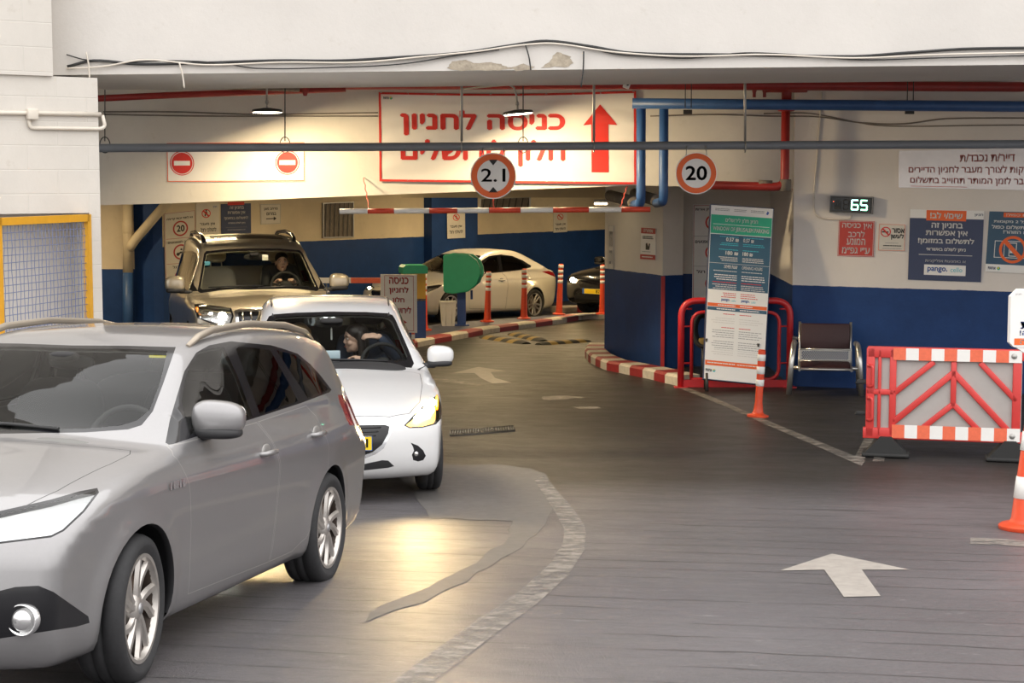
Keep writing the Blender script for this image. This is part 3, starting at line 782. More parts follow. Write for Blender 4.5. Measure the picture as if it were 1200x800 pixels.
def seat(parent, x, y, z, m, w=.5, back=.62, rake=-.35, head=True, name='seat'):
    """seat > cushion, backrest, headrest (facing +x)"""
    e = bpy.data.objects.new(name, None); COL.objects.link(e); e.parent = parent; e.location = (x, y, z)
    q = MB(); add_blob(q, (.0,0,.06), (.54,w,.17), (4,4,3)); q.build('cushion', m, e)
    Rm = Matrix.Rotation(rake, 3, 'Y')
    q = MB(); add_blob(q, (-.3,0,.1+back*.5), (.15,w*.98,back), (3,4,4), rot=Rm); q.build('backrest', m, e)
    if head:
        q = MB(); add_blob(q, (-.3-.5*back*math.sin(-rake)-.06,0,.1+back+.13), (.11,.27,.19), (3,3.5,3), rot=Rm)
        for s in (-.07, .07): q.tube([(-.3-.45*back*math.sin(-rake),s,.05+back),(-.3-.5*back*math.sin(-rake)-.06,s,.1+back+.1)], .008, 6)
        q.build('headrest', m, e)
    return e
def plate_mesh(parent, o, ax, ay, az, text, w=.52, h=.11, name='licence_plate'):
    """yellow plate with its blue band"""
    b = MB(); b.prism(rrect(-w/2,-h/2,w/2,h/2,.008), ax, ay, az, o, .006)
    p = b.build(name, MATS['plate_yellow'], parent)
    f = Flat(Vector(o)+Vector(az)*.006, ax, ay, az)
    f.rect(-w/2+.004,-h/2+.004,-w/2+.045,h/2-.004,'plate_blue',0)
    f.border(-w/2,-h/2,w/2,h/2,.004,'plate_blue',0)
    if text: f.fit(text, .228-.052*len(text), .228, -.032, .036, 'print_black', 1, bold=.005)
    f.build(p)
    return p
# ---------------------------------------------------------------- shared materials
mat('tyre', (.022,.022,.024), .75, noise=(30,.3)); mat('alloy', (.52,.49,.46), .35, .8, noise=(30,.15)); mat('brake', (.20,.135,.10), .55, .6); mat('barrel', (.055,.04,.032), .6, .3); mat('hub', (.42,.42,.43), .35, .8)
mat('plastic_black', (.018,.018,.02), .55); mat('gloss_black', (.008,.008,.01), .12); mat('chrome', (.75,.76,.78), .1, 1.)
mat('seam', (.03,.03,.03), .7); mat('interior_dark', (.022,.021,.022), .8); mat('interior_grey', (.16,.158,.15), .8); mat('interior_beige', (.50,.45,.35), .7)
mat('paint_grey', (.262,.256,.260), .33, .55, coat=.9, coatr=.04, noise=(60,.03)); mat('paint_white', (.62,.62,.625), .3, 0., coat=1., noise=(20,.02))
mat('paint_gold', (.40,.35,.27), .33, .5, coat=.8, noise=(50,.03)); mat('paint_pearl', (.66,.62,.54), .3, .15, coat=.9, noise=(20,.02)); mat('paint_black', (.012,.012,.013), .22, 0., coat=1.)
mat('lamp_red', (.26,.008,.010), .15, coat=1.); mat('lamp_amber', (.8,.25,.02), .2, coat=1.); mat('reflector', (.7,.7,.7), .18, .9)
mat('plate_yellow', (.85,.62,.02), .4); mat('plate_blue', (.03,.12,.45), .4); mat('print_black', (.015,.015,.015), .6, noise=(9,0))
mat('lit_warm', (.8,.5,.15), .3, .7, emit=(1,.52,.12), es=.9); mat('lit_white', (.8,.8,.8), .25, .3, emit=(1,.97,.92), es=.12)
mat('bulb_white', (1,1,1), .3, emit=(1,.96,.9), es=16.); mat('bulb_warm', (1,.9,.7), .3, emit=(1,.72,.34), es=45.)
mat('wiper', (.015,.015,.016), .5)
glass_mat('windscreen_glass', (.86,.89,.87), 1.33); glass_mat('window_glass', (.62,.66,.65)); glass_mat('privacy_glass', (.10,.11,.11)); glass_mat('lens_glass', (.93,.95,.96))
# ================================================================ cars
def place_car(name, label, cat_, x, y, yaw, pitch, group=None, dz=0.):
    return empty(name, label, cat_, (x, y, ground(y)+dz), (0, -pitch, yaw-PI/2), group)
def lamp_unit(C, region, root, m_house, d=.045, bulbs=(), mb='bulb_white'):
    h = C.lining([region], root, MATS[m_house], d, 'headlight_housing')
    for (x, y, z, r) in bulbs:
        for sg in (1, -1):
            b = MB(); add_blob(b, (x, sg*y, z), (r*2, r*2, r*2), (2,2,2), n=10); b.build('headlight_bulb', MATS[mb], h)
def mirror(root, S, x, y, z, m, d=(.17,.23,.16), base=.76):
    for sg in (1, -1):
        q = MB(); add_blob(q, (x, sg*y, z), d, (2.6,3.2,3), taper=lambda a,b,c: (a*(1-.12*b*sg), b, c*(1-.12*b*sg)))
        h = q.build('door_mirror', m, root)
        q = MB(); add_blob(q, (x+.004, sg*(y-.01), z-d[2]*.40), (d[0]*1.0, d[1]*.97, d[2]*.36), (2.6,3,3))
        q.box((x+.0, sg*(base+y-d[1]*.4)/2, z-d[2]*.5), (.10, abs(y-d[1]*.4-base)+.10, .045), bev=.015)
        q.build('mirror_base', MATS['plastic_black'], h)
        q = MB(); add_blob(q, (x-d[0]*.44, sg*y, z), (.03, d[1]*.85, d[2]*.78), (3,3.4,3.4)); q.build('mirror_glass', MATS['chrome'], h)
def handle(root, S, x, z, m, L=.2):
    for sg in (1, -1):
        y = S.side_y(x, z); q = MB()
        q.tube([(x+L/2, sg*(y-.01), z-.002),(x+L/2-.02, sg*(y+.022), z),(x, sg*(y+.032), z+.003),(x-L/2+.02, sg*(y+.024), z),(x-L/2, sg*(y-.01), z-.002)], [.011,.013,.015,.013,.011], 10)
        h = q.build('door_handle', m, root)
        q = MB(); add_blob(q, (x, sg*(y-.004), z-.002), (.125,.02,.095), (2.4,2,2.4), n=8); q.build('handle_recess', MATS['handle_cup'], h)
def cabin(root, floor_z, seats, dash_x, dash_z, m_seat, m_trim, wheel_at=None, w=1.3, rear_x=None, x_end=-3.2):
    q = MB(); q.box(((dash_x+x_end)/2-.1, 0, floor_z), (abs(dash_x-x_end), w, .05)); q.build('cabin_floor', MATS['interior_dark'], root)
    q = MB(); add_blob(q, (dash_x-.12, 0, dash_z-.14), (.55, w+.08, .30), (3,5,3)); q.build('dashboard', m_trim, root)
    for (x, y) in seats: seat(root, x, y, floor_z+.2, m_seat)
    if rear_x: seat(root, rear_x, 0, floor_z+.2, m_seat, w=w*.95, head=False, name='rear_seat')
    if wheel_at:
        x, y, z = wheel_at; q = MB(); ax = Vector((-.35,0,.94)).normalized(); n = Vector((.94,0,.35)); pts = []
        for i in range(28):
            a = 2*PI*i/28; pts.append(Vector((x,y,z))+ax*math.sin(a)*.185+Vector((0,1,0))*math.cos(a)*.185)
        q.tube(pts, .016, 8, closed=True)
        for a in (.2, PI-.2, -PI/2): q.tube([(x+.02,y,z), Vector((x,y,z))+ax*math.sin(a)*.18+Vector((0,1,0))*math.cos(a)*.18], .014, 6)
        add_blob(q, (x+.03,y,z), (.08,.15,.13), (2.5,2.5,2.5), n=8)
        q.build('steering_wheel', MATS['interior_dark'], root)
def wiper(root, S, pts):
    q = MB(); P = [Vector((S.front_x(y, z)+.012, y, z+.004)) for (y, z) in pts]
    q.tube(P, .009, 6); q.build('wiper', MATS['wiper'], root)
mat('handle_cup', (.30,.29,.28), .4, .5)

def headlamp_beam(root, p, power, col):
    for sg in (1, -1):
        d = bpy.data.lights.new('headlamp_beam', 'SPOT'); d.energy = power; d.color = col; d.spot_size = 1.5; d.spot_blend = .6; d.shadow_soft_size = .06
        o = bpy.data.objects.new('headlamp_beam', d); COL.objects.link(o); o.parent = root; o.location = (p[0]+.06, sg*p[1], p[2]); o.rotation_euler = (0, -PI/2+.06, 0)
def build_estate():
    root = place_car('estate_car', 'light grey estate car with roof rails, heading the queue up the ramp', 'car', -2.41, 7.216, -.203, .067, dz=-.002)
    S = Shape(side=[(.80,.19),(.90,.27),(.945,.42),(.94,.56),(.915,.68),(.85,.765),(.62,.86),(.2,.945),(-.12,.985),(-.32,1.02),(-.72,1.22),(-1.12,1.395),(-1.42,1.452),(-2.0,1.48),(-2.7,1.462),(-3.2,1.405),(-3.36,1.36),(-3.52,1.12),(-3.60,.98),(-3.65,.80),(-3.66,.5),(-3.58,.28),(-3.3,.2),(-1.3,.18),(.4,.18)],
        low=[(.1,.70),(.2,.80),(.28,.835),(.42,.852),(.55,.862),(.7,.876),(.80,.88),(.88,.862),(.95,.835),(1.02,.812),(1.2,.79)],
        plan=[(-3.9,.88),(-3.5,.93),(-3.0,.975),(-2.4,1.0),(-.6,1.0),(.1,.995),(.5,.97),(.95,.92)],
        roofw=[(-3.7,.56),(-3.2,.59),(-2.6,.60),(-1.9,.605),(-1.2,.59),(1,.58)],
        belt=[(-3.7,.70),(-3.3,.76),(-2.95,.97),(-2.6,1.05),(-1.5,1.0),(-.4,.965),(.3,.95),(1,.95)],
        top=[(-3.7,1.34),(-3.2,1.40),(-2.6,1.455),(-2.,1.475),(-1.4,1.45),(-1.1,1.39),(-.3,1.36),(1,1.36)],
        bow=[(-3.8,-.26),(-3.3,-.16),(-2.8,-.04),(-2.2,0),(-1.7,0),(-1.2,.07),(-.5,.13),(-.1,.13),(.3,.18),(.7,.27),(1,.30)], k=.05, kroof=.09, flare=(0,-2.6), flare_h=.012, wheel_z=.317)
    C = Car(S, 190, 132, root)
    sd = lambda c: abs(c.y) > .45 and c.x < -.42
    C.cut('window_surround', 'cam', [(193,523.5),(199,492),(207,465),(216,435),(230,413),(245,404.5),(263,401),(271,399.7),(318,404.5),(332,408.5),(349,414.4),(364,427),(375,439),(388.5,456.5),(386,459.5),(353,472),(299,489.5),(240,508),(205,519.5)], sd, .02)
    C.cut('side_window', 'cam', [(213,470),(217,445),(222,428),(234,412),(251,408),(262.5,407),(279,441.5),(296,488),(245,503.5),(222,509)], sd, .02)
    C.cut('rear_side_window', 'cam', [(275.5,406),(295,407),(316.5,410),(335,443),(349.5,470),(305,485.5),(288,440)], sd, .02)
    C.cut('quarter_window', 'cam', [(324,410),(345,415.5),(359.5,427),(373,442),(385,456.5),(361,466.5),(342,438)], sd, .02)
    f = lambda c: -1.45 < c.x < -.12 and abs(c.y) < .74
    C.cut('windscreen_frit', 'cam', [(-400,402),(0,404),(150,405),(206,406.5),(191,450),(179,482),(166,498),(150,503),(100,506.5),(0,508),(-400,512)], f, .05, only=('body',))
    C.cut('windscreen', 'cam', [(-400,405),(0,407),(150,408.5),(196,411),(187,450),(175,481),(160,493),(140,498.5),(100,502),(0,504),(-400,508)], f, .05, only=('windscreen_frit',))
    BN = [(.875,-.01),(.86,.2),(.80,.42),(.66,.60),(.40,.675),(0,.715),(-.20,.715),(-.26,.69),(-.20,.4),(-.17,-.01)]
    C.cut('bonnet_seam', 'top', BN, lambda c: c.z > .66, .3)
    C.cut('bonnet', 'top', inset(BN[1:-1], .004)[:]+[(-.166,-.01),(.871,-.01)], lambda c: c.z > .66, .3)
    HL = [(-95,640),(-90,622),(-60,612),(0,598.5),(60,585),(93,575.5),(114,571.5),(116,577),(99,599.5),(75,622),(60,629.5),(0,637),(-50,643)]
    fr = lambda c: c.x > .05
    C.cut('headlight_rim', 'cam', HL, fr, .03); C.cut('headlight', 'cam', [(-91,638),(-86,624.5),(-58,615.5),(0,602.5),(60,589),(93,579.5),(112,575),(112.5,577.5),(97,598),(73.5,620),(59.5,627),(0,634.5),(-50,640)], fr, .03)
    C.cut('fog_recess', 'cam', [(-60,700),(0,692),(18,687.5),(45,686),(63,693.5),(103.5,722),(105,729.5),(90,734),(0,748),(-60,757)], fr, .03)
    C.cut('lower_grille', 'front', [(-.01,.24),(.42,.25),(.46,.42),(.38,.50),(-.01,.52)], lambda c: c.x > .5)
    FD = [(-.565,.28),(-.52,.60),(-.46,.80),(-.385,.93),(-.42,.972),(-1.49,.999),(-1.60,.90),(-1.668,.76),(-1.672,.5),(-1.648,.262)]
    RD = [(-1.662,.262),(-1.686,.5),(-1.682,.765),(-1.61,.905),(-1.51,1.0),(-2.30,1.033),(-2.42,.97),(-2.51,.78),(-2.46,.6),(-2.36,.46),(-2.2,.31),(-2.02,.262)]
    C.cut('door_seam', 'side', FD); C.cut('front_door', 'side', inset(FD, .004)); C.cut('door_seam', 'side', RD); C.cut('rear_door', 'side', inset(RD, .004))
    C.cut('tail_light', 'cam', [(396,462.5),(405,463),(440,467),(440,499),(410,498),(400,481)], lambda c: c.x < -3.0, -.35)
    C.cut('rear_window', 'rear', [(-.01,1.08),(.55,1.09),(.62,1.12),(.52,1.33),(-.01,1.35)], lambda c: c.x < -3.2, .1)
    for ax_ in (0, -2.6): C.cut('arch', 'side', circle(ax_, .325, .352, 40), lambda c: abs(c.y) > .45, -2)
    P = MATS['paint_grey']
    out = C.split({'body': ('body', P, None), 'window_surround': ('window_surround', MATS['gloss_black'], None), 'side_window': ('side_window', MATS['window_glass'], None),
        'rear_side_window': ('rear_side_window', MATS['privacy_glass'], None), 'quarter_window': ('quarter_window', MATS['privacy_glass'], None), 'windscreen_frit': ('windscreen_border', MATS['gloss_black'], None),
        'windscreen': ('windscreen', MATS['windscreen_glass'], None), 'bonnet_seam': ('bonnet_gap', MATS['seam'], None), 'bonnet': ('bonnet', P, None), 'headlight_rim': ('headlight_rim', MATS['gloss_black'], None), 'headlight': ('headlight', MATS['lens_glass'], None),
        'fog_recess': ('fog_light_recess', MATS['gloss_black'], None), 'lower_grille': ('lower_grille', MATS['plastic_black'], None), 'door_seam': ('door_gap', MATS['seam_edge_glint'], None), 'front_door': ('front_door', P, None), 'rear_door': ('rear_door', P, None),
        'tail_light': ('tail_light', MATS['lamp_red'], None), 'rear_window': ('rear_window', MATS['privacy_glass'], None)}, root, P)
    C.lining(['body','window_surround','front_door','rear_door','windscreen_frit','bonnet','bonnet_seam'], root, MATS['interior_grey'], .02)
    lamp_unit(C, 'headlight', root, 'lit_white', .018, [(.745,.52,.690,.034),(.64,.68,.735,.026)])
    headlamp_beam(root, (.97,.55,.68), 60, (1,.95,.88))
    for x in (0, -2.6): arch_liner(S, root, x, .352, .325)
    for x, st in ((0, .10), (-2.6, 0)):
        for sg in (1, -1): wheel(root, x, sg*.765, .317, .215, .228, 'twist', MATS['alloy'], sg, st)
    mirror(root, S, -.78, .895, 1.07, P, (.16,.25,.165), .80)
    handle(root, S, -1.49, .845, P); handle(root, S, -2.33, .875, P)
    cabin(root, .28, ((-1.35,.36),(-1.35,-.36)), -.30, 1.0, MATS['interior_dark'], MATS['interior_grey'], (-.92,.36,.92), 1.3, -2.2)
    for sg in (1, -1):       # roof rails
        q = MB(); pts = [(-1.22,.555),(-1.32,.568),(-1.5,.572),(-2.0,.577),(-2.6,.575),(-3.0,.565),(-3.15,.558)]
        zz = [-.005,.025,.036,.038,.037,.025,-.005]
        q.tube([(x, sg*y, S.top_z(x, y)+h) for (x, y), h in zip(pts, zz)], [.013,.018,.019,.019,.019,.018,.013], 10); q.build('roof_rail', MATS['rail'], root)
        yf = .715; q = MB(); xf = S.front_x(yf, .40)
        q.lathe([(.001,.018),(.03,.016),(.042,.006),(.047,-.012),(.055,-.012),(.056,.01),(.062,.006),(.062,-.03)], c=(xf+.012,sg*yf,.405), axis='X', seg=28); q.build('fog_lamp', MATS['reflector'], root)
        for z in (.35,.37,.39):
            q = MB(); q.box((S.front_x(.5,z)+.004, sg*.5, z), (.012,.2,.007)); q.build('grille_slat', MATS['plastic_black'], root)
    wiper(root, S, [(.30,1.03),(.05,1.045),(-.35,1.045)]); wiper(root, S, [(-.05,1.025),(-.35,1.03),(-.6,1.03)])
    q = MB(); q.box((S.front_x(0,.60)+.0,0,.62), (.03,.5,.05), bev=.01); q.build('grille_bar', MATS['gloss_black'], root)
    plate_mesh(root, (S.front_x(0,.46)+.012,0,.46), (0,1,0), (0,0,1), (1,0,0), '')
    b = S.side_y(-.30,.80); f = Flat((-.24,b+.002,.793), (-1,0,0), (0,0,1), (0,1,0)); mat('badge', (.8,.8,.82), .2, .9)
    for i, w in enumerate((.02,.03,.022,.022,.03)): f.rect(.0+i*.034, 0, .0+i*.034+w, .035 if i else .035, 'badge', 2)
    f.build(root, {'badge': 'wing_badge'})
    mat('sticker_yellow', (.85,.75,.02), .5); mat('paper', (.75,.73,.68), .8)
    q = MB(); x = S.front_x(.47,1.345); q.box((x-.02,.47,1.338), (.004,.10,.012)); q.build('windscreen_sticker', MATS['sticker_yellow'], root)
    q = MB(); q.box((-.55,.30,1.005), (.12,.20,.004), rot=.3); q.build('paper_slip', MATS['paper'], root)
    q = MB(); x = S.front_x(0,1.33); add_blob(q, (x-.06,0,1.33), (.10,.14,.05), (3,3,3)); add_blob(q, (x-.14,0,1.30), (.04,.24,.07), (3,3,3)); q.build('interior_mirror', MATS['interior_dark'], root)
    return root
mat('seam_edge_glint', (.34,.33,.32), .35, .4)  # pale seam colour: light caught on the door gap edges, painted in
mat('rail', (.36,.31,.25), .35, .6)
build_estate()
STD = {'window_surround': ('window_surround', 'gloss_black'), 'side_window': ('side_window', 'window_glass'), 'rear_side_window': ('rear_side_window', 'privacy_glass'), 'quarter_window': ('quarter_window', 'privacy_glass'),
    'windscreen_frit': ('windscreen_border', 'gloss_black'), 'windscreen': ('windscreen', 'windscreen_glass'), 'bonnet_seam': ('bonnet_gap', 'seam'), 'bonnet': ('bonnet', None), 'headlight_rim': ('headlight_rim', 'gloss_black'), 'headlight': ('headlight', 'lens_glass'),
    'fog_recess': ('fog_light_recess', 'gloss_black'), 'lower_grille': ('lower_grille', 'plastic_black'), 'grille': ('grille', 'gloss_black'), 'grille_trim': ('grille_trim', 'chrome'), 'door_seam': ('door_gap', 'seam'), 'front_door': ('front_door', None), 'rear_door': ('rear_door', None),
    'tail_light': ('tail_light', 'lamp_red'), 'rear_window': ('rear_window', 'privacy_glass'), 'sunroof': ('sunroof', 'gloss_black'), 'sill': ('sill', 'plastic_black'), 'body': ('body', None)}
LINED = ['body','window_surround','front_door','rear_door','windscreen_frit','bonnet','bonnet_seam','door_seam','sunroof']
def finish(C, root, paint, over=None, lining='interior_dark'):
    m = {}
    for k, (nm, mt) in {**STD, **(over or {})}.items():
        if k in C.names: m[k] = (nm, MATS[mt] if mt else paint, None)
    out = C.split(m, root, paint)
    C.lining(LINED, root, MATS[lining], .02)
    return out
def mirrored(p): return p
# ---------------------------------------------------------------- white hatchback
def build_hatch():
    root = place_car('hatchback_car', 'white hatchback with two people behind the windscreen and headlights on, following the grey estate', 'car', -1.42, 13.587, .126, .02, dz=-.0)
    S = Shape(side=[(.66,.19),(.76,.24),(.80,.33),(.805,.46),(.79,.58),(.76,.66),(.69,.715),(.5,.79),(.1,.885),(-.30,.955),(-.42,.985),(-.80,1.195),(-1.18,1.378),(-1.42,1.445),(-1.9,1.487),(-2.4,1.472),(-2.85,1.41),(-3.02,1.36),(-3.16,1.12),(-3.22,.95),(-3.25,.75),(-3.25,.45),(-3.15,.26),(-2.9,.2),(-1.2,.18),(.3,.17)],
        low=[(.1,.70),(.2,.78),(.3,.815),(.45,.828),(.6,.84),(.74,.846),(.82,.838),(.92,.80),(1.0,.775),(1.2,.76)],
        plan=[(-3.4,.90),(-3.0,.95),(-2.5,.99),(-1.8,1.0),(-.6,1.0),(0,1.0),(.4,.975),(.85,.93)],
        roofw=[(-3.4,.5),(-3.0,.53),(-2.4,.555),(-1.8,.57),(-1.2,.555),(1,.55)], belt=[(-3.3,1.1),(-2.9,1.08),(-1.5,1.0),(-.4,.95),(.3,.94),(1,.94)],
        top=[(-3.4,1.34),(-2.9,1.40),(-2.4,1.46),(-1.9,1.48),(-1.4,1.44),(-1.1,1.38),(-.3,1.36),(1,1.36)],
        bow=[(-3.4,-.22),(-2.9,-.12),(-2.3,-.02),(-1.8,0),(-1.2,.09),(-.5,.16),(-.1,.15),(.3,.20),(.6,.27),(.85,.30)], k=.05, kroof=.085, flare=(0,-2.57), flare_h=.012, wheel_z=.305)
    C = Car(S, 164, 116, root)
    DLO = [(-.62,.96),(-1.0,.975),(-1.6,1.005),(-2.3,1.05),(-2.62,1.09),(-2.70,1.15),(-2.5,1.27),(-2.2,1.345),(-1.8,1.375),(-1.45,1.35),(-1.22,1.29),(-.9,1.13)]
    C.cut('window_surround', 'side', DLO)
    C.cut('side_window', 'side', [(-.80,.995),(-1.55,1.025),(-1.68,1.345),(-1.45,1.325),(-1.24,1.265),(-.95,1.12)])
    C.cut('rear_side_window', 'side', [(-1.66,1.03),(-2.3,1.07),(-2.48,1.12),(-2.38,1.25),(-2.15,1.325),(-1.79,1.35)])
    f = lambda c: -1.45 < c.x < -.25
    C.cut('windscreen_frit', 'front', [(-.01,.985),(.35,.975),(.55,.955),(.65,.945),(.675,.975),(.655,1.04),(.555,1.31),(.535,1.345),(.49,1.362),(.3,1.375),(-.01,1.382)], f, .2)
    C.cut('windscreen', 'front', [(-.01,1.025),(.35,1.018),(.55,1.0),(.61,1.0),(.625,1.03),(.525,1.30),(.50,1.325),(.46,1.34),(.3,1.35),(-.01,1.357)], f, .2)
    BN = [(.735,-.01),(.725,.2),(.69,.40),(.60,.56),(.40,.655),(0,.705),(-.34,.71),(-.36,.65),(-.30,.4),(-.27,-.01)]
    C.cut('bonnet_seam', 'top', BN, lambda c: c.z > .60, .15); C.cut('bonnet', 'top', inset(BN[1:-1], .004)+[(-.266,-.01),(.731,-.01)], lambda c: c.z > .60, .15)
    fr = lambda c: c.x > .12
    C.cut('headlight_rim', 'cam', [(473.5,498.5),(487,484),(500,472),(511,463.5),(514.5,466),(518,478),(517,490),(511,497),(495,501),(480,501.5)], fr, .03)
    C.cut('headlight', 'cam', [(476,498),(488,485.5),(501,473.5),(511,465.5),(513.5,467),(516.5,478),(515.5,489.5),(510,495.5),(495,499.5),(480,500)], fr, .03)
    C.cut('grille_trim', 'cam', [(380,497),(414,496.5),(450,496),(464,490.5),(463.5,496),(457,510),(450,525),(440.5,532),(423,539),(380,546)], fr, .03)
    C.cut('grille', 'cam', [(380,498.5),(414,498),(451,497.5),(456.5,499.5),(455,508),(447.5,521),(437,529.5),(422,535),(380,541)], fr, .03)
    C.cut('lower_grille', 'cam', [(380,549),(423,544.3),(448,539),(455,539.5),(462,546),(455,548),(423,551.5),(380,554)], fr, .03)
    C.cut('fog_recess', 'cam', [(481.3,518.5),(490,522),(496,527.5),(499,534),(496,539),(490,540.5),(484.2,539),(482.7,532.7),(485.2,527.6),(484,523.5)], fr, .03)
    FD = [(-.55,.28),(-.50,.60),(-.46,.80),(-.45,.93),(-.60,.955),(-1.57,1.0),(-1.66,.90),(-1.70,.76),(-1.70,.5),(-1.66,.262)]
    C.cut('door_seam', 'side', FD); C.cut('front_door', 'side', inset(FD, .004))
    C.cut('tail_light', 125, [(-2.95,.80,.98),(-3.1,.7,1.0),(-3.2,.5,.96),(-3.22,.55,.84),(-3.1,.78,.85)], pts3=True)
    C.cut('rear_window', 'rear', [(-.01,1.08),(.5,1.09),(.58,1.12),(.48,1.31),(-.01,1.33)], lambda c: c.x < -2.9, .1)
    for a in (0, -2.57): C.cut('arch', 'side', circle(a, .31, .335, 36), lambda c: abs(c.y) > .45, -2)
    P = MATS['paint_white']; finish(C, root, P, lining='interior_grey')
    for x in (0, -2.57): arch_liner(S, root, x, .335, .31); [wheel(root, x, sg*.745, .305, .19, .195, 'multi', MATS['alloy'], sg, .03 if x == 0 else 0) for sg in (1,-1)]
    lamp_unit(C, 'headlight', root, 'lit_warm', .04, [(.53,.64,.665,.05),(.44,.72,.70,.045),(.40,.75,.75,.03)], 'bulb_warm')
    headlamp_beam(root, (.76,.60,.66), 44, (1,.72,.36))
    for sg in (1, -1):
        q = MB(); add_blob(q, (.33,sg*.795,.74), (.05,.03,.13), (2.5,2.5,2.5), n=8); q.build('indicator_lamp', MATS['lamp_amber'], root)
        xf = S.front_x(.60*sg,.385); q = MB(); q.lathe([(.001,.01),(.012,.009),(.02,.002),(.024,-.02)], c=(xf-.004,sg*.60,.385), axis='X', seg=18); q.build('fog_lamp', MATS['reflector'], root)
    for z, w_ in ((.545,.29),(.575,.31),(.605,.33)): q = MB(); q.tube([(S.front_x(y,z)+.004, y, z) for y in np.linspace(-w_,w_,15)], .006, 6); q.build('grille_slat', MATS['plastic_black'], root)
    mirror(root, S, -.64, .905, 1.035, P, (.16,.225,.165), .78)
    cabin(root, .26, ((-1.45,.36),(-1.45,-.36)), -.45, 1.0, MATS['interior_dark'], MATS['interior_dark'], (-.95,.43,.935), 1.24, -2.25, -2.9)
    wiper(root, S, [(.45,1.0),(.2,1.015),(-.1,1.02)]); wiper(root, S, [(.05,1.0),(-.3,1.01),(-.5,1.01)])
    plate_mesh(root, (S.front_x(0,.49)+.014,0,.492), (0,1,0), (0,0,1), (1,0,0), '91')
    mat('phone', (.25,.33,.36), .2); mat('tissue', (.75,.78,.75), .8)
    q = MB(); q.box((-.52,-.04,1.05), (.02,.20,.09), bev=.01); q.build('dashboard_screen', MATS['phone'], root)
    x = S.front_x(0,1.3); q = MB(); add_blob(q, (x-.10,-.02,1.285), (.05,.24,.07), (3,3,3)); add_blob(q, (x-.04,0,1.31), (.12,.2,.05), (3,3,3)); q.build('interior_mirror', MATS['interior_dark'], root)
    q = MB(); q.box((x-.11,0,1.19), (.012,.016,.10), bev=.004); q.tube([(x-.1,0,1.28),(x-.11,0,1.2)], .002, 4); q.build('mirror_pendant', MATS['tissue'], root)
    for sg in (1, -1): q = MB(); q.tube([(x_, sg*y_, S.top_z(x_, y_)+.001) for x_, y_ in ((-1.16,.500),(-1.5,.515),(-1.9,.525),(-2.4,.515),(-2.8,.495))], .009, 6); q.build('roof_strip', MATS['plastic_black'], root)
    q = MB(); q.tube([(-2.2,0,S.top_z(-2.2,0)-.01),(-2.3,0,S.top_z(-2.2,0)+.02)], [.02,.012], 8); q.build('aerial', MATS['plastic_black'], root)
    return root
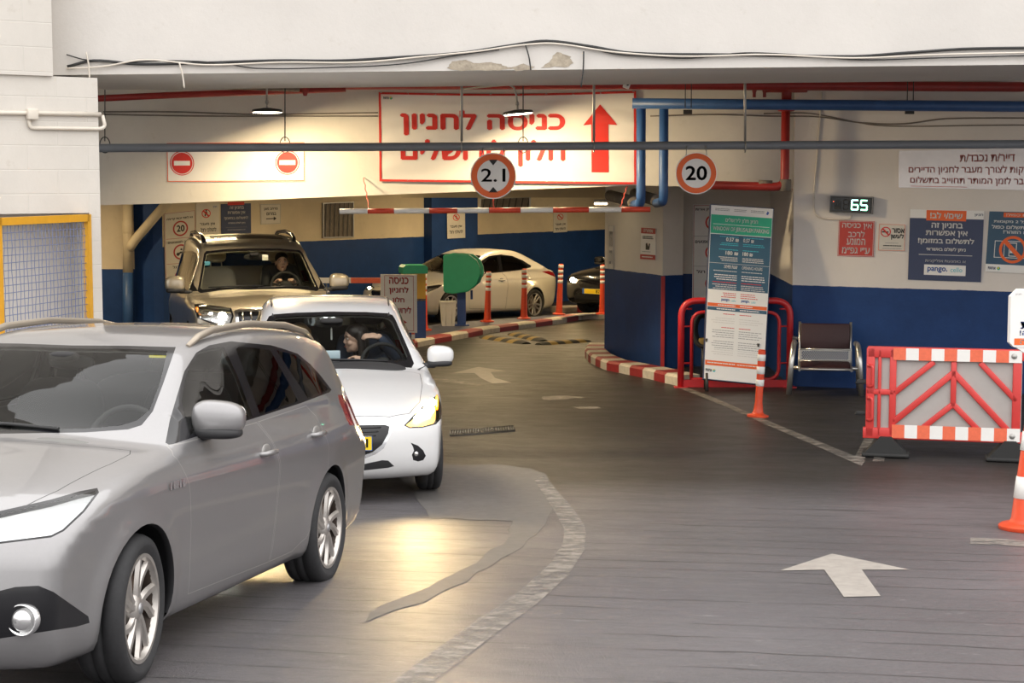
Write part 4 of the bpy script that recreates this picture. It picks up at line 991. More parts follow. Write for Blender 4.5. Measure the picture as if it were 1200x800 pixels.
# ---------------------------------------------------------------- gold off-roader
def build_suv():
    root = place_car('off_road_car', 'champagne gold off-roader with roof bars and headlight on, behind the white hatchback', 'car', -2.958, 20.505, .27, .045, dz=.03)
    S = Shape(side=[(.72,.42),(.86,.52),(.91,.66),(.90,.82),(.87,.95),(.80,1.01),(.55,1.06),(.1,1.10),(-.40,1.135),(-.55,1.17),(-.85,1.44),(-1.14,1.68),(-1.38,1.77),(-2.0,1.855),(-2.9,1.90),(-3.5,1.87),(-3.72,1.79),(-3.86,1.2),(-3.90,.9),(-3.88,.6),(-3.75,.42),(-3.3,.36),(-1.4,.34),(.4,.36)],
        low=[(.2,.78),(.38,.86),(.5,.90),(.7,.92),(.9,.93),(1.0,.925),(1.08,.90),(1.16,.865),(1.25,.845),(1.4,.83)], plan=[(-4.,.93),(-3.6,.97),(-3,1.),(-.6,1.),(.2,1.),(.6,.98),(.95,.95)],
        roofw=[(-3.9,.64),(-3.2,.66),(-2,.665),(-1.2,.64),(1,.63)], belt=[(-4,1.2),(-.5,1.15),(.2,1.12),(1,1.12)], top=[(-3.9,1.80),(-3.4,1.86),(-2.5,1.89),(-1.8,1.82),(-1.3,1.73),(-1.1,1.66),(1,1.6)],
        bow=[(-4,-.10),(-3.4,-.06),(-2.6,0),(-1.7,0),(-1.2,.06),(-.5,.10),(0,.10),(.5,.14),(.9,.19)], k=.05, kroof=.07, flare=(0,-2.79), flare_h=.02, wheel_z=.38)
    C = Car(S, 150, 108, root)
    C.cut('window_surround', 'side', [(-.66,1.16),(-1.7,1.18),(-2.7,1.20),(-3.6,1.22),(-3.68,1.5),(-3.58,1.64),(-2.8,1.67),(-1.8,1.665),(-1.40,1.63),(-1.18,1.56)])
    C.cut('side_window', 'side', [(-.85,1.20),(-1.7,1.215),(-1.78,1.635),(-1.42,1.60),(-1.22,1.53)]); C.cut('rear_side_window', 'side', [(-1.82,1.22),(-2.65,1.235),(-2.72,1.64),(-1.88,1.637)]); C.cut('quarter_window', 'side', [(-2.78,1.24),(-3.55,1.255),(-3.6,1.5),(-3.52,1.61),(-2.84,1.64)])
    f = lambda c: -1.45 < c.x < -.35
    C.cut('windscreen_frit', 'front', [(-.01,1.175),(.5,1.165),(.72,1.14),(.755,1.16),(.735,1.22),(.62,1.625),(.59,1.655),(.3,1.68),(-.01,1.685)], f, .2)
    C.cut('windscreen', 'front', [(-.01,1.21),(.5,1.20),(.69,1.18),(.715,1.20),(.70,1.25),(.595,1.615),(.56,1.635),(.3,1.655),(-.01,1.66)], f, .2)
    BN = [(.86,-.01),(.85,.3),(.80,.47),(.70,.62),(.55,.76),(.2,.80),(-.45,.81),(-.52,.76),(-.46,.4),(-.43,-.01)]
    C.cut('bonnet_seam', 'top', BN, lambda c: c.z > .93, .15); C.cut('bonnet', 'top', inset(BN[1:-1], .004)+[(-.426,-.01),(.856,-.01)], lambda c: c.z > .93, .15)
    fr = lambda c: c.x > .2
    C.cut('headlight_rim', 'camR', [(227.5,353),(248,357.5),(271,360.5),(274,370),(270,382),(252,381),(231,372.5),(228,362.6)], fr, .03); C.cut('headlight', 'camR', [(229,354.5),(248,358.8),(269.5,362),(272,370),(268.5,380),(252,379),(232,371),(229.5,362.5)], fr, .03)
    C.cut('grille_trim', 'front', [(-.01,.985),(.40,.98),(.47,.96),(.46,.80),(.38,.68),(-.01,.66)], lambda c: c.x > .4); C.cut('grille', 'front', [(-.01,.95),(.40,.945),(.43,.93),(.42,.80),(.35,.70),(-.01,.685)], lambda c: c.x > .4)
    C.cut('lower_grille', 'front', [(-.01,.46),(.5,.47),(.55,.58),(-.01,.60)], lambda c: c.x > .4)
    C.cut('fog_recess', 30, [(.7,.80,.70),(.84,.62,.70),(.86,.60,.55),(.74,.78,.55)], pts3=True)
    C.cut('sunroof', 'top', [(-1.62,-.01),(-1.63,.42),(-1.66,.46),(-2.15,.46),(-2.18,.42),(-2.18,-.01)], lambda c: c.z > 1.5)
    FD = [(-.62,.45),(-.58,.8),(-.56,1.14),(-1.72,1.18),(-1.74,.45)]; RD = [(-1.755,.45),(-1.735,1.18),(-2.72,1.2),(-2.74,.95),(-2.45,.75),(-2.3,.45)]
    for n_, D in (('front_door', FD), ('rear_door', RD)): C.cut('door_seam', 'side', D); C.cut(n_, 'side', inset(D, .005))
    C.cut('tail_light', 125, [(-3.72,.9,1.25),(-3.84,.7,1.28),(-3.88,.7,.98),(-3.78,.9,.98)], pts3=True); C.cut('rear_window', 'rear', [(-.01,1.22),(.6,1.24),(.56,1.6),(-.01,1.64)], lambda c: c.x < -3.5, .1)
    for a in (0, -2.79): C.cut('arch', 'side', circle(a, .40, .43, 36), lambda c: abs(c.y) > .5, -2)
    P = MATS['paint_gold']; finish(C, root, P, lining='interior_beige')
    for x in (0, -2.79): arch_liner(S, root, x, .43, .40); [wheel(root, x, sg*.80, .385, .265, .235, 'six', MATS['alloy'], sg) for sg in (1,-1)]
    lamp_unit(C, 'headlight', root, 'reflector', .06, [(.74,.60,.895,.05),(.64,.72,.91,.03)])
    headlamp_beam(root, (.95,.62,.90), 60, (1,.95,.88))
    for sg in (1, -1):
        q = MB(); q.tube([(.78,sg*.60,.825),(.68,sg*.74,.855),(.58,sg*.83,.88)], .012, 8); q.build('daytime_lamp', MATS['bulb_white'], root)
        q = MB(); add_blob(q, (.5,sg*.87,.97), (.06,.05,.07), (2.5,2.5,2.5), n=8); q.build('indicator_lamp', MATS['lamp_amber'], root)
        q = MB(); q.tube([(x_, sg*y_, S.top_z(x_, y_)+h_) for x_, y_, h_ in ((-1.50,.575,-.005),(-1.62,.585,.03),(-1.8,.59,.05),(-2.5,.595,.055),(-3.2,.59,.05),(-3.4,.58,-.005))], .026, 10)
        q.build('roof_bar', MATS['gloss_black'], root)
    for y in np.linspace(-.38,.38,9):
        q = MB(); zt, zb = .945, .70; q.tube([(S.front_x(y,zb)+.012,y,zb),(S.front_x(y,.82)+.016,y,.82),(S.front_x(y,zt)+.006,y,zt)], .013, 8); q.build('grille_bar', MATS['chrome'], root)
    mirror(root, S, -.72, 1.02, 1.255, P, (.15,.25,.20), .86)
    cabin(root, .55, ((-1.45,.40),(-1.45,-.40)), -.62, 1.18, MATS['interior_beige'], MATS['interior_beige'], (-1.12,.40,1.20), 1.4, -2.4, -3.6)
    q = MB()
    add_blob(q, (.15,.22,S.top_z(.15,.22)-.01), (.75,.36,.06), (3,3,2)); q.build('bonnet_scoop', P, root)
    q = MB(); z = S.top_z(-.30,.79); q.tube([(-.30,.80,z-.02),(-.38,.80,z+.16)], [.018,.006], 8); q.build('aerial', MATS['plastic_black'], root)
    wiper(root, S, [(-.62,1.20),(-.3,1.215),(.05,1.215)]); wiper(root, S, [(-.02,1.19),(.3,1.2),(.62,1.19)])
    plate_mesh(root, (S.front_x(0,.63)+.03,0,.63), (0,1,0), (0,0,1), (1,0,0), '')
    x = S.front_x(0,1.58); q = MB(); add_blob(q, (x-.10,0,1.575), (.05,.26,.08), (3,3,3)); add_blob(q, (x-.05,0,1.61), (.1,.12,.05), (3,3,3)); q.build('interior_mirror', MATS['interior_dark'], root)
    mat('sticker_blue', (.12,.42,.6), .5)
    q = MB(); q.box((S.front_x(-.60,1.5)-.022,-.595,1.50), (.004,.07,.05)); q.build('windscreen_sticker', MATS['sticker_blue'], root)
    q = MB(); q.box((S.front_x(.13,1.56)-.022,.13,1.565), (.004,.075,.07)); q.build('windscreen_sticker', MATS['paper'], root)
    return root
# ---------------------------------------------------------------- pearl saloon
def build_saloon():
    root = place_car('saloon_car', 'cream white saloon car waiting beyond the ticket island, seen from its side', 'car', -1.882, 33.473, -.659, .035, dz=-.02)
    S = Shape(side=[(.74,.19),(.86,.25),(.92,.36),(.925,.50),(.89,.62),(.80,.715),(.45,.82),(0,.90),(-.35,.95),(-.50,.98),(-.95,1.19),(-1.32,1.335),(-1.6,1.405),(-2.05,1.445),(-2.5,1.41),(-2.9,1.30),(-3.2,1.16),(-3.42,1.075),(-3.60,1.04),(-3.66,.98),(-3.68,.75),(-3.66,.45),(-3.55,.26),(-3.2,.2),(-1.3,.18),(.4,.17)],
        low=[(.1,.74),(.2,.83),(.3,.865),(.45,.875),(.6,.885),(.74,.895),(.84,.888),(.92,.85),(1.0,.815),(1.2,.79)], plan=[(-3.8,.88),(-3.5,.925),(-3.0,.975),(-2.4,1.0),(-.6,1.0),(0,1.0),(.4,.975),(.95,.92)],
        roofw=[(-3.7,.5),(-3.0,.53),(-2.5,.56),(-2,.58),(-1.3,.56),(1,.55)], belt=[(-3.7,1.1),(-2.9,1.06),(-1.6,.985),(-.5,.945),(.3,.93),(1,.93)],
        top=[(-3.6,1.3),(-2.9,1.31),(-2.5,1.40),(-2.,1.44),(-1.5,1.38),(-1.2,1.33),(1,1.3)], bow=[(-3.8,-.24),(-3.4,-.16),(-2.8,-.06),(-2.2,0),(-1.7,0),(-1.2,.09),(-.5,.16),(0,.15),(.4,.22),(.95,.32)], k=.05, kroof=.085, flare=(0,-2.7), flare_h=.014, wheel_z=.317)
    C = Car(S, 150, 108)
    C.cut('window_surround', 'side', [(-.75,.945),(-1.6,.985),(-2.35,1.03),(-2.66,1.075),(-2.72,1.11),(-2.5,1.22),(-2.2,1.305),(-1.85,1.335),(-1.5,1.305),(-1.25,1.225)])
    C.cut('side_window', 'side', [(-.92,.975),(-1.6,1.005),(-1.72,1.305),(-1.5,1.28),(-1.28,1.20)]); C.cut('rear_side_window', 'side', [(-1.70,1.01),(-2.35,1.05),(-2.58,1.09),(-2.42,1.205),(-2.15,1.285),(-1.82,1.31)])
    f = lambda c: -1.5 < c.x < -.25
    C.cut('windscreen_frit', 'front', [(-.01,.98),(.4,.97),(.62,.945),(.69,.95),(.68,1.0),(.56,1.275),(.52,1.31),(.3,1.33),(-.01,1.335)], f, .2); C.cut('windscreen', 'front', [(-.01,1.01),(.4,1.0),(.6,.985),(.645,.99),(.63,1.02),(.53,1.265),(.49,1.29),(.3,1.305),(-.01,1.31)], f, .2)
    BN = [(.84,-.01),(.82,.25),(.74,.5),(.5,.67),(.1,.735),(-.38,.74),(-.42,.7),(-.36,.4),(-.33,-.01)]
    C.cut('bonnet_seam', 'top', BN, lambda c: c.z > .66, .15); C.cut('bonnet', 'top', inset(BN[1:-1], .004)+[(-.326,-.01),(.836,-.01)], lambda c: c.z > .66, .15)
    HL = [(.86,.42,.66),(.74,.66,.60),(.60,.79,.615),(.38,.87,.70),(.28,.88,.755),(.36,.85,.76),(.58,.74,.725),(.76,.56,.69)]
    C.cut('headlight_rim', 35, HL, pts3=True); C.cut('headlight', 35, inset([C.proj(35)[0](p) for p in HL], .006))
    C.cut('grille', 'front', [(-.01,.62),(.42,.615),(.44,.58),(.3,.38),(-.01,.36)], lambda c: c.x > .4); C.cut('lower_grille', 'front', [(-.01,.33),(.4,.33),(.5,.27),(-.01,.25)], lambda c: c.x > .4)
    C.cut('fog_recess', 35, [(.66,.78,.42),(.78,.70,.40),(.76,.72,.31),(.66,.80,.33)], pts3=True)
    FD = [(-.58,.28),(-.53,.60),(-.48,.80),(-.55,.935),(-1.62,.985),(-1.72,.90),(-1.76,.7),(-1.73,.24)]; RD = [(-1.745,.24),(-1.775,.7),(-1.735,.9),(-1.64,.987),(-2.40,1.03),(-2.55,.95),(-2.58,.75),(-2.4,.55),(-2.28,.4),(-2.2,.24)]
    for n_, D in (('front_door', FD), ('rear_door', RD)): C.cut('door_seam', 'side', D); C.cut(n_, 'side', inset(D, .004))
    C.cut('tail_light', 110, [(-3.05,.87,.985),(-3.3,.8,1.0),(-3.55,.7,.97),(-3.6,.62,.86),(-3.45,.78,.87)], pts3=True)
    C.cut('rear_window', 'top', [(-2.78,-.01),(-2.74,.45),(-3.2,.52),(-3.33,.4),(-3.36,-.01)], lambda c: c.z > 1.05, .2)
    for a in (0, -2.7): C.cut('arch', 'side', circle(a, .325, .352, 36), lambda c: abs(c.y) > .45, -2)
    P = MATS['paint_pearl']; finish(C, root, P)
    for x in (0, -2.7): arch_liner(S, root, x, .352, .325); [wheel(root, x, sg*.785, .318, .21, .23, 'multi', MATS['alloy'], sg) for sg in (1,-1)]
    lamp_unit(C, 'headlight', root, 'reflector', .04, [(.66,.66,.645,.03)], 'bulb_warm')
    mirror(root, S, -.70, .97, .985, P, (.17,.23,.15), .82); handle(root, S, -1.56, .83, P); handle(root, S, -2.42, .855, P)
    cabin(root, .26, ((-1.5,.37),(-1.5,-.37)), -.5, .97, MATS['interior_dark'], MATS['interior_dark'], (-1.0,.37,.95), 1.28, -2.3, -3.0)
    plate_mesh(root, (S.front_x(0,.46)+.014,0,.47), (0,1,0), (0,0,1), (1,0,0), '')
    wiper(root, S, [(.5,.99),(.2,1.0),(-.1,1.0)])
    return root
# ---------------------------------------------------------------- black car behind the corner
def build_black():
    root = place_car('black_car', 'black car with one lit headlight, mostly hidden behind the blue corner wall', 'car', 2.21, 35.4, -.66, .0)
    S = Shape(side=[(.74,.25),(.86,.32),(.90,.45),(.90,.62),(.87,.78),(.80,.86),(.5,.93),(0,.99),(-.35,1.02),(-.5,1.06),(-.95,1.32),(-1.28,1.48),(-1.6,1.54),(-2.1,1.56),(-2.8,1.53),(-3.2,1.46),(-3.4,1.2),(-3.5,1.0),(-3.52,.6),(-3.4,.3),(-3.0,.22),(.3,.22)],
        low=[(.1,.74),(.25,.83),(.4,.865),(.6,.88),(.8,.89),(.92,.88),(1.0,.85),(1.08,.82),(1.3,.8)], plan=[(-3.7,.92),(-3,.98),(-2,1.),(0,1.),(.4,.985),(.95,.94)], roofw=[(-3.6,.58),(-2,.62),(-1.2,.60),(1,.6)], belt=[(-3.6,1.12),(-.5,1.03),(1,1.0)],
        top=[(-3.6,1.45),(-2.8,1.52),(-2,1.55),(-1.3,1.48),(1,1.4)], bow=[(-3.7,-.15),(-2.8,-.02),(-1.6,0),(-1.2,.07),(-.4,.13),(.3,.17),(.95,.24)], k=.05, kroof=.08, flare=(0,-2.6), flare_h=.015, wheel_z=.33)
    C = Car(S, 130, 96)
    C.cut('window_surround', 'side', [(-.7,1.04),(-2.9,1.10),(-3.0,1.2),(-2.8,1.36),(-2.2,1.42),(-1.7,1.42),(-1.3,1.36)]); C.cut('side_window', 'side', [(-.86,1.07),(-1.62,1.09),(-1.7,1.39),(-1.34,1.33)]); C.cut('rear_side_window', 'side', [(-1.70,1.09),(-2.84,1.13),(-2.72,1.33),(-2.2,1.39),(-1.78,1.39)])
    f = lambda c: -1.5 < c.x < -.3
    C.cut('windscreen_frit', 'front', [(-.01,1.07),(.45,1.06),(.68,1.035),(.70,1.07),(.58,1.40),(.54,1.43),(-.01,1.46)], f, .2); C.cut('windscreen', 'front', [(-.01,1.10),(.45,1.09),(.64,1.07),(.655,1.09),(.55,1.39),(-.01,1.435)], f, .2)
    HL = [(.86,.45,.76),(.76,.68,.79),(.55,.83,.84),(.55,.84,.77),(.72,.74,.68),(.85,.5,.67)]
    C.cut('headlight_rim', 30, HL, pts3=True); C.cut('headlight', 30, inset([C.proj(30)[0](p_) for p_ in HL], .006))
    C.cut('grille', 'front', [(-.01,.76),(.40,.75),(.42,.68),(.34,.60),(-.01,.59)], lambda c: c.x > .4); C.cut('lower_grille', 'front', [(-.01,.45),(.5,.45),(.56,.33),(-.01,.33)], lambda c: c.x > .4)
    for a in (0, -2.6): C.cut('arch', 'side', circle(a, .335, .365, 32), lambda c: abs(c.y) > .45, -2)
    P = MATS['paint_black']; finish(C, root, P)
    for x in (0, -2.6): arch_liner(S, root, x, .365, .335); [wheel(root, x, sg*.77, .325, .21, .22, 'multi', MATS['alloy'], sg) for sg in (1,-1)]
    lamp_unit(C, 'headlight', root, 'reflector', .03, [(.76,.62,.735,.055)], 'bulb_warm')
    mirror(root, S, -.68, .96, 1.08, P, (.17,.23,.16), .83)
    cabin(root, .3, ((-1.45,.38),(-1.45,-.38)), -.55, 1.03, MATS['interior_dark'], MATS['interior_dark'], (-1.0,.38,1.0), 1.3, -2.3, -3.1)
    plate_mesh(root, (S.front_x(0,.52)+.012,0,.53), (0,1,0), (0,0,1), (1,0,0), '824')
    return root
HATCH = build_hatch(); SUV = build_suv(); build_saloon(); build_black()
# ================================================================ people in the cars
mat('skin', (.66,.42,.31), .5, noise=(30,.06)); mat('hair_dark', (.018,.011,.008), .5, noise=(40,.4)); mat('hair_blond', (.34,.21,.09), .5, noise=(40,.35)); mat('cloth_navy', (.035,.05,.09), .8, noise=(30,.2)); mat('cloth_black', (.02,.02,.022), .8, noise=(30,.2)); mat('eye_white', (.7,.68,.65), .3); mat('lips', (.38,.10,.09), .45)
def fuse(mb, name, m, parent, voxel=.007, smooth=3):
    """one continuous skin over overlapping limbs"""
    me = bpy.data.meshes.new(name); bmesh.ops.recalc_face_normals(mb.bm, faces=list(mb.bm.faces)); mb.bm.to_mesh(me); mb.bm.free()
    o = bpy.data.objects.new('tmp', me); COL.objects.link(o); r = o.modifiers.new('r', 'REMESH'); r.mode = 'VOXEL'; r.voxel_size = voxel; r.use_smooth_shade = True
    s = o.modifiers.new('s', 'SMOOTH'); s.factor = .5; s.iterations = smooth
    me2 = bpy.data.meshes.new_from_object(o.evaluated_get(bpy.context.evaluated_depsgraph_get())); bpy.data.objects.remove(o); bpy.data.meshes.remove(me)
    for p in me2.polygons: p.use_smooth = True
    me2.name = name; return obj(name, me2, m, parent)
def limb(mb, pts, rr, n=5):
    P = [Vector(p) for p in pts]
    for (a, b), (ra, rb) in zip(zip(P, P[1:]), zip(rr, rr[1:])):
        mb.tube([a.lerp(b, i/n) for i in range(n+1)], [ra+(rb-ra)*i/n for i in range(n+1)], 14)
    for p, r in zip(P, rr): add_blob(mb, p, (2*r,2*r,2*r), (2,2,2), n=8)
def hand(mb, wrist, d, palm_n, curl=.5, s=1.):
    """palm, four unequal bent fingers and a side thumb; d = pointing direction, palm_n = out of the palm"""
    d, pn = Vector(d).normalized(), Vector(palm_n).normalized(); side = d.cross(pn).normalized(); w = Vector(wrist)
    Rm = Matrix((side, d, pn)).transposed(); add_blob(mb, w+d*.045*s, (.075*s,.095*s,.03*s), (3,3,2.5), rot=Rm, n=10)
    for i, (off, L) in enumerate(((-.030,.068),(-.010,.078),(.010,.073),(.029,.056))):
        p = w+d*.085*s+side*off*s; dirc = d.copy(); pts = [p-d*.02*s]
        for k, f in enumerate((.45,.32,.23)):
            dirc = (Matrix.Rotation(curl*(.5+.5*k), 3, side) @ dirc); p = p+dirc*L*f*s*1.05; pts.append(p.copy())
        limb(mb, pts, [.0088*s,.0088*s,.008*s,.0068*s], 3)
    p = w+d*.03*s-side*.034*s; limb(mb, [p, p+(d*.5-side*.8+pn*.3).normalized()*.035*s, p+(d*.85-side*.75+pn*.5).normalized()*.065*s], [.012*s,.0095*s,.008*s], 3)
def head(mb, c, f, u):
    f, u = Vector(f).normalized(), Vector(u).normalized(); r = f.cross(u).normalized(); u = r.cross(f); Rm = Matrix((f, r, u)).transposed(); c = Vector(c); P = lambda a,b,d: c+f*a+r*b+u*d
    add_blob(mb, P(-.012,0,.035), (.195,.152,.165), (2.1,2.1,2.1), rot=Rm); add_blob(mb, P(.022,0,-.045), (.13,.118,.135), (2.3,2.2,2.3), rot=Rm); add_blob(mb, P(.058,0,-.092), (.05,.055,.04), (2,2,2), rot=Rm, n=8)
    mb.tube([P(.080,0,.018), P(.090,0,-.004), P(.097,0,-.020)], [.009,.011,.012], 10); add_blob(mb, P(.090,0,-.023), (.026,.032,.018), (2,2,2), rot=Rm, n=8)
    add_blob(mb, P(.082,0,-.058), (.026,.048,.022), (2,2,2), rot=Rm, n=8); add_blob(mb, P(.070,0,.035), (.04,.115,.022), (2,2,2), rot=Rm, n=8)
    for s in (-1,1): add_blob(mb, P(-.012,s*.077,-.012), (.045,.018,.062), (2,2,2), rot=Rm, n=8); add_blob(mb, P(.06,s*.042,-.03), (.05,.045,.045), (2,2,2), rot=Rm, n=8)
    return P, Rm
def person(root, label, seat_y, hc, face, arms, top_m, hair_m, hair='long', z=.68, x=-1.52, floor=.34, group=None):
    M = root.matrix_basis.copy() if False else (Matrix.Translation(root.location) @ root.rotation_euler.to_matrix().to_4x4())
    O = Vector((x, seat_y, z)); q = MB(); cl = MB(); hc = Vector(hc); S_ = lambda p: Vector(p)-O
    pel, mid, ch = Vector((x, seat_y, z)), Vector((x-.07, seat_y, z+.20)), Vector((x-.06, seat_y+(hc.y-seat_y)*.4, z+.36)); nk = ch.lerp(hc, .62)
    def torso(mb, g):
        for c, d in ((pel+Vector((0,0,-.02)), (.26,.36,.22)), (mid, (.21,.30,.26)), (ch, (.22,.36,.26)), (ch+Vector((0,0,.07)), (.16,.38,.11))): add_blob(mb, S_(c), tuple(v+g for v in d), (2.3,2.5,2.3), n=12)
    torso(q, 0); torso(cl, .025); limb(q, [S_(ch+Vector((0,0,.05))), S_(nk), S_(hc+Vector((-.01,0,-.03)))], [.062,.055,.055])
    for sg, (el, wr, hd, pn, cu) in arms.items():
        sh = ch+Vector((.0, sg*.17, .055)); limb(q, [S_(sh), S_(el), S_(wr)], [.052,.040,.027]); limb(cl, [S_(sh), S_(el), S_(Vector(el).lerp(Vector(wr), .86))], [.064,.052,.040]); hand(q, S_(wr), hd, pn, cu)
    for sg in (-1,1):
        kn = Vector((x+.50, seat_y+sg*.13, z+.02)); an = Vector((x+.72, seat_y+sg*.11, floor)); 
        for mb, g in ((q,0),(cl,.014)): limb(mb, [S_(pel+Vector((0,sg*.10,-.02))), S_(kn), S_(an)], [.085+g,.060+g,.042+g]); 
        add_blob(cl, S_(an+Vector((.07,0,-.02))), (.25,.09,.08), (2.5,2.5,2.5), n=8)
    P, Rm = head(q, S_(hc), face, (0,0,1))
    o = fuse(q, 'person', MATS['skin'], None, .0065); o.matrix_basis = M @ Matrix.Translation(O); tag(o, label, 'person', group)
    fuse(cl, 'clothing', MATS[top_m], o, .011)
    h = MB(); add_blob(h, P(-.024,0,.052), (.205,.172,.165), (2.1,2.1,2.1), rot=Rm)
    if hair == 'long':
        for s in (-1,1): limb(h, [P(-.03,s*.068,.05), P(-.035,s*.082,-.06), P(-.02,s*.085,-.20)], [.04,.036,.026])
        add_blob(h, P(-.075,0,-.05), (.10,.16,.26), (2.3,2.3,2.3), rot=Rm, n=10)
    fuse(h, 'hair', MATS[hair_m], o, .009)
    for s in (-1,1):
        e_ = MB(); add_blob(e_, P(.073,s*.031,.012), (.022,.026,.014), (2,2,2), rot=Rm, n=6); ew = e_.build('eye', MATS['eye_white'], o); e_ = MB(); add_blob(e_, P(.0835,s*.031,.012), (.006,.012,.012), (2,2,2), rot=Rm, n=6); e_.build('iris', MATS['cloth_black'], ew)
        e_ = MB(); e_.tube([P(.083,s*.016,.033),P(.084,s*.032,.038),P(.074,s*.05,.032)], .004, 6); e_.build('eyebrow', MATS[hair_m], o)
    e_ = MB(); add_blob(e_, P(.093,0,-.056), (.012,.042,.013), (2,2,2), rot=Rm, n=8); e_.build('lips', MATS['lips'], o)
    return o
def people_in_hatch(root):
    person(root, 'dark-haired driver of the white hatchback in navy, face turned sideways, one hand raised', .36, (-1.25,.205,1.135), (.25,-1,-.08),
        {1: ((-1.16,.56,.985), (-1.10,.41,1.165), (.15,-1,.12), (-.5,-.1,-1), .45), -1: ((-1.33,.04,.78), (-1.06,.16,.97), (.7,.45,.35), (.3,.2,-.9), .9)}, 'cloth_navy', 'hair_dark', 'long')
    person(root, 'blond passenger in black beside the driver of the white hatchback', -.36, (-1.30,-.275,1.15), (1,.12,-.05),
        {1: ((-1.38,-.12,.78), (-1.16,-.28,.70), (.8,-.5,0), (0,0,-1), .4), -1: ((-1.38,-.60,.78), (-1.16,-.44,.70), (.8,.5,0), (0,0,-1), .4)}, 'cloth_black', 'hair_blond', 'long')
def person_in_suv(root):
    person(root, 'driver in black behind the windscreen of the gold off-roader, hands on the wheel', .40, (-1.47,.40,1.50), (1,0,-.05),
        {1: ((-1.42,.64,1.13), (-1.22,.53,1.22), (.5,-.4,.6), (.4,-.3,-.5), .9), -1: ((-1.42,.16,1.13), (-1.22,.27,1.22), (.5,.4,.6), (.4,.3,-.5), .9)}, 'cloth_black', 'hair_dark', 'short', z=1.0, x=-1.58, floor=.66)
people_in_hatch(HATCH); person_in_suv(SUV)
# ================================================================ signs
C3 = lambda *c: c
for nm, c in dict(print_red=(.62,.03,.02), print_orange=(.80,.13,.02), print_white=(.80,.79,.77), print_navy=(.03,.05,.13), print_teal=(.03,.10,.17), print_green=(.03,.42,.25), print_blue=(.05,.12,.42), print_cyan=(.05,.45,.55), print_grey=(.25,.25,.26), print_maroon=(.42,.03,.03), print_tin=(.46,.15,.13), print_pale=(.62,.60,.58), print_yellow=(.75,.55,.03)).items(): mat(nm, c, .55, noise=(9,0))
mat('disc_red', (.62,.03,.02), .55, noise=(9,0)); mat('disc_white', (.80,.79,.77), .55, noise=(9,0)); mat('band_orange', (.80,.13,.02), .55, noise=(9,0))
mat('sign_white', (.80,.78,.75), .5, noise=(4,.05)); mat('sign_red', (.52,.045,.03), .5, noise=(5,.12)); mat('sign_navy', (.035,.05,.115), .5, noise=(5,.06)); mat('sign_teal', (.03,.085,.15), .5, noise=(5,.06)); mat('sign_cream', (.66,.62,.55), .6, noise=(5,.08)); mat('banner_cloth', (.80,.76,.71), .6, noise=(3,.05)); mat('sign_pale_metal', (.66,.62,.61), .25, .35, noise=(3,.12))
class Sign:
    """flat board whose four corners (tl, tr, br, bl) are given on a plane; drawn in its own units w x h measured from the bottom left"""
    def __init__(s, name, label, cat_, P, nrm, corners, w, h, m, th=.008, off=.003, parent=None, group=None):
        n = Vector(nrm).normalized(); s.q = [on_plane(u, v, P, nrm)+n*off for u, v in corners]
        tl, tr, br, bl = s.q; q = MB(); f = [bl, br, tr, tl]; V = [p for p in f]+[p+n*th for p in f]
        q.mesh(V, [(3,2,1,0),(4,5,6,7)]+[(i,(i+1) % 4,4+(i+1) % 4,4+i) for i in range(4)])
        s.o = q.build(name, MATS[m], parent)
        if label: tag(s.o, label, cat_, group)
        s.f = Flat((0,0,0), (1,0,0), (0,0,1), n, [p+n*th for p in f], w, h); s.w, s.h = w, h
    def done(s, names=None): s.f.build(s.o, names); return s.o
def no_sign(f, cx, cy, r, k=1, slash=True, key='print_red', inner='print_black', glyph=None):
    f.ring(cx, cy, r*.80, r, key, k, 28)
    if slash: a = r*.62; t = r*.11; f.poly([(cx-a-t,cy+a-t),(cx-a+t,cy+a+t),(cx+a+t,cy-a+t),(cx+a-t,cy-a-t)], key, k+1)
LP, LN = (0, YL, 0), (0,-1,0)
RP, RN = (wr0.x, wr0.y, 0), (wn_.x, wn_.y, 0)
BP, BN_ = (bw0.x, bw0.y, 0), (bwn.x, bwn.y, 0)
# -- banner with a slack, creased upper edge
tl, tr, br, bl = [on_plane(u, v, LP, LN) for u, v in ((444,108),(745,106.5),(745.5,216),(445,212.5))]
bq = [bl, br, tr, tl]
def bpt(u, v):      # u, v in photo pixels -> on the cloth, with folds running in from the corners
    a, c = (u-444)/301, 1-(v-108)/107
    p = bl*(1-a)*(1-c)+br*a*(1-c)+tr*a*c+tl*(1-a)*c
    d1 = abs((a)*1.0+(1-c)*.55-.05); sag = .018*math.sin(a*PI)*max(0,c-.3)
    w = .016*math.sin(26*(a*.5+(1-c)*.9))*math.exp(-3.2*a)+.020*math.sin(24*((1-a)*.55+(1-c)*.9))*math.exp(-4.0*(1-a))+.006*math.sin(60*(1-c))*c*math.exp(-((a-.5)/.4)**2)
    return p+Vector((0,-.012-.02-w*(.4+c), -sag*2.2*c))
q = MB(); nu_, nv_ = 90, 40; V = [bpt(444+301*i/nu_, 108+107*j/nv_) for j in range(nv_+1) for i in range(nu_+1)]
q.mesh(V, [(j*(nu_+1)+i, j*(nu_+1)+i+1, (j+1)*(nu_+1)+i+1, (j+1)*(nu_+1)+i) for j in range(nv_) for i in range(nu_)], True)
ban = q.build('banner', MATS['banner_cloth']); tag(ban, 'long white cloth banner with red border, red lettering and an upward arrow', 'banner')
sol = ban.modifiers.new('thick', 'SOLIDIFY'); sol.thickness = .004; sol.offset = -1 if ban.data.polygons[0].normal.y < 0 else 1
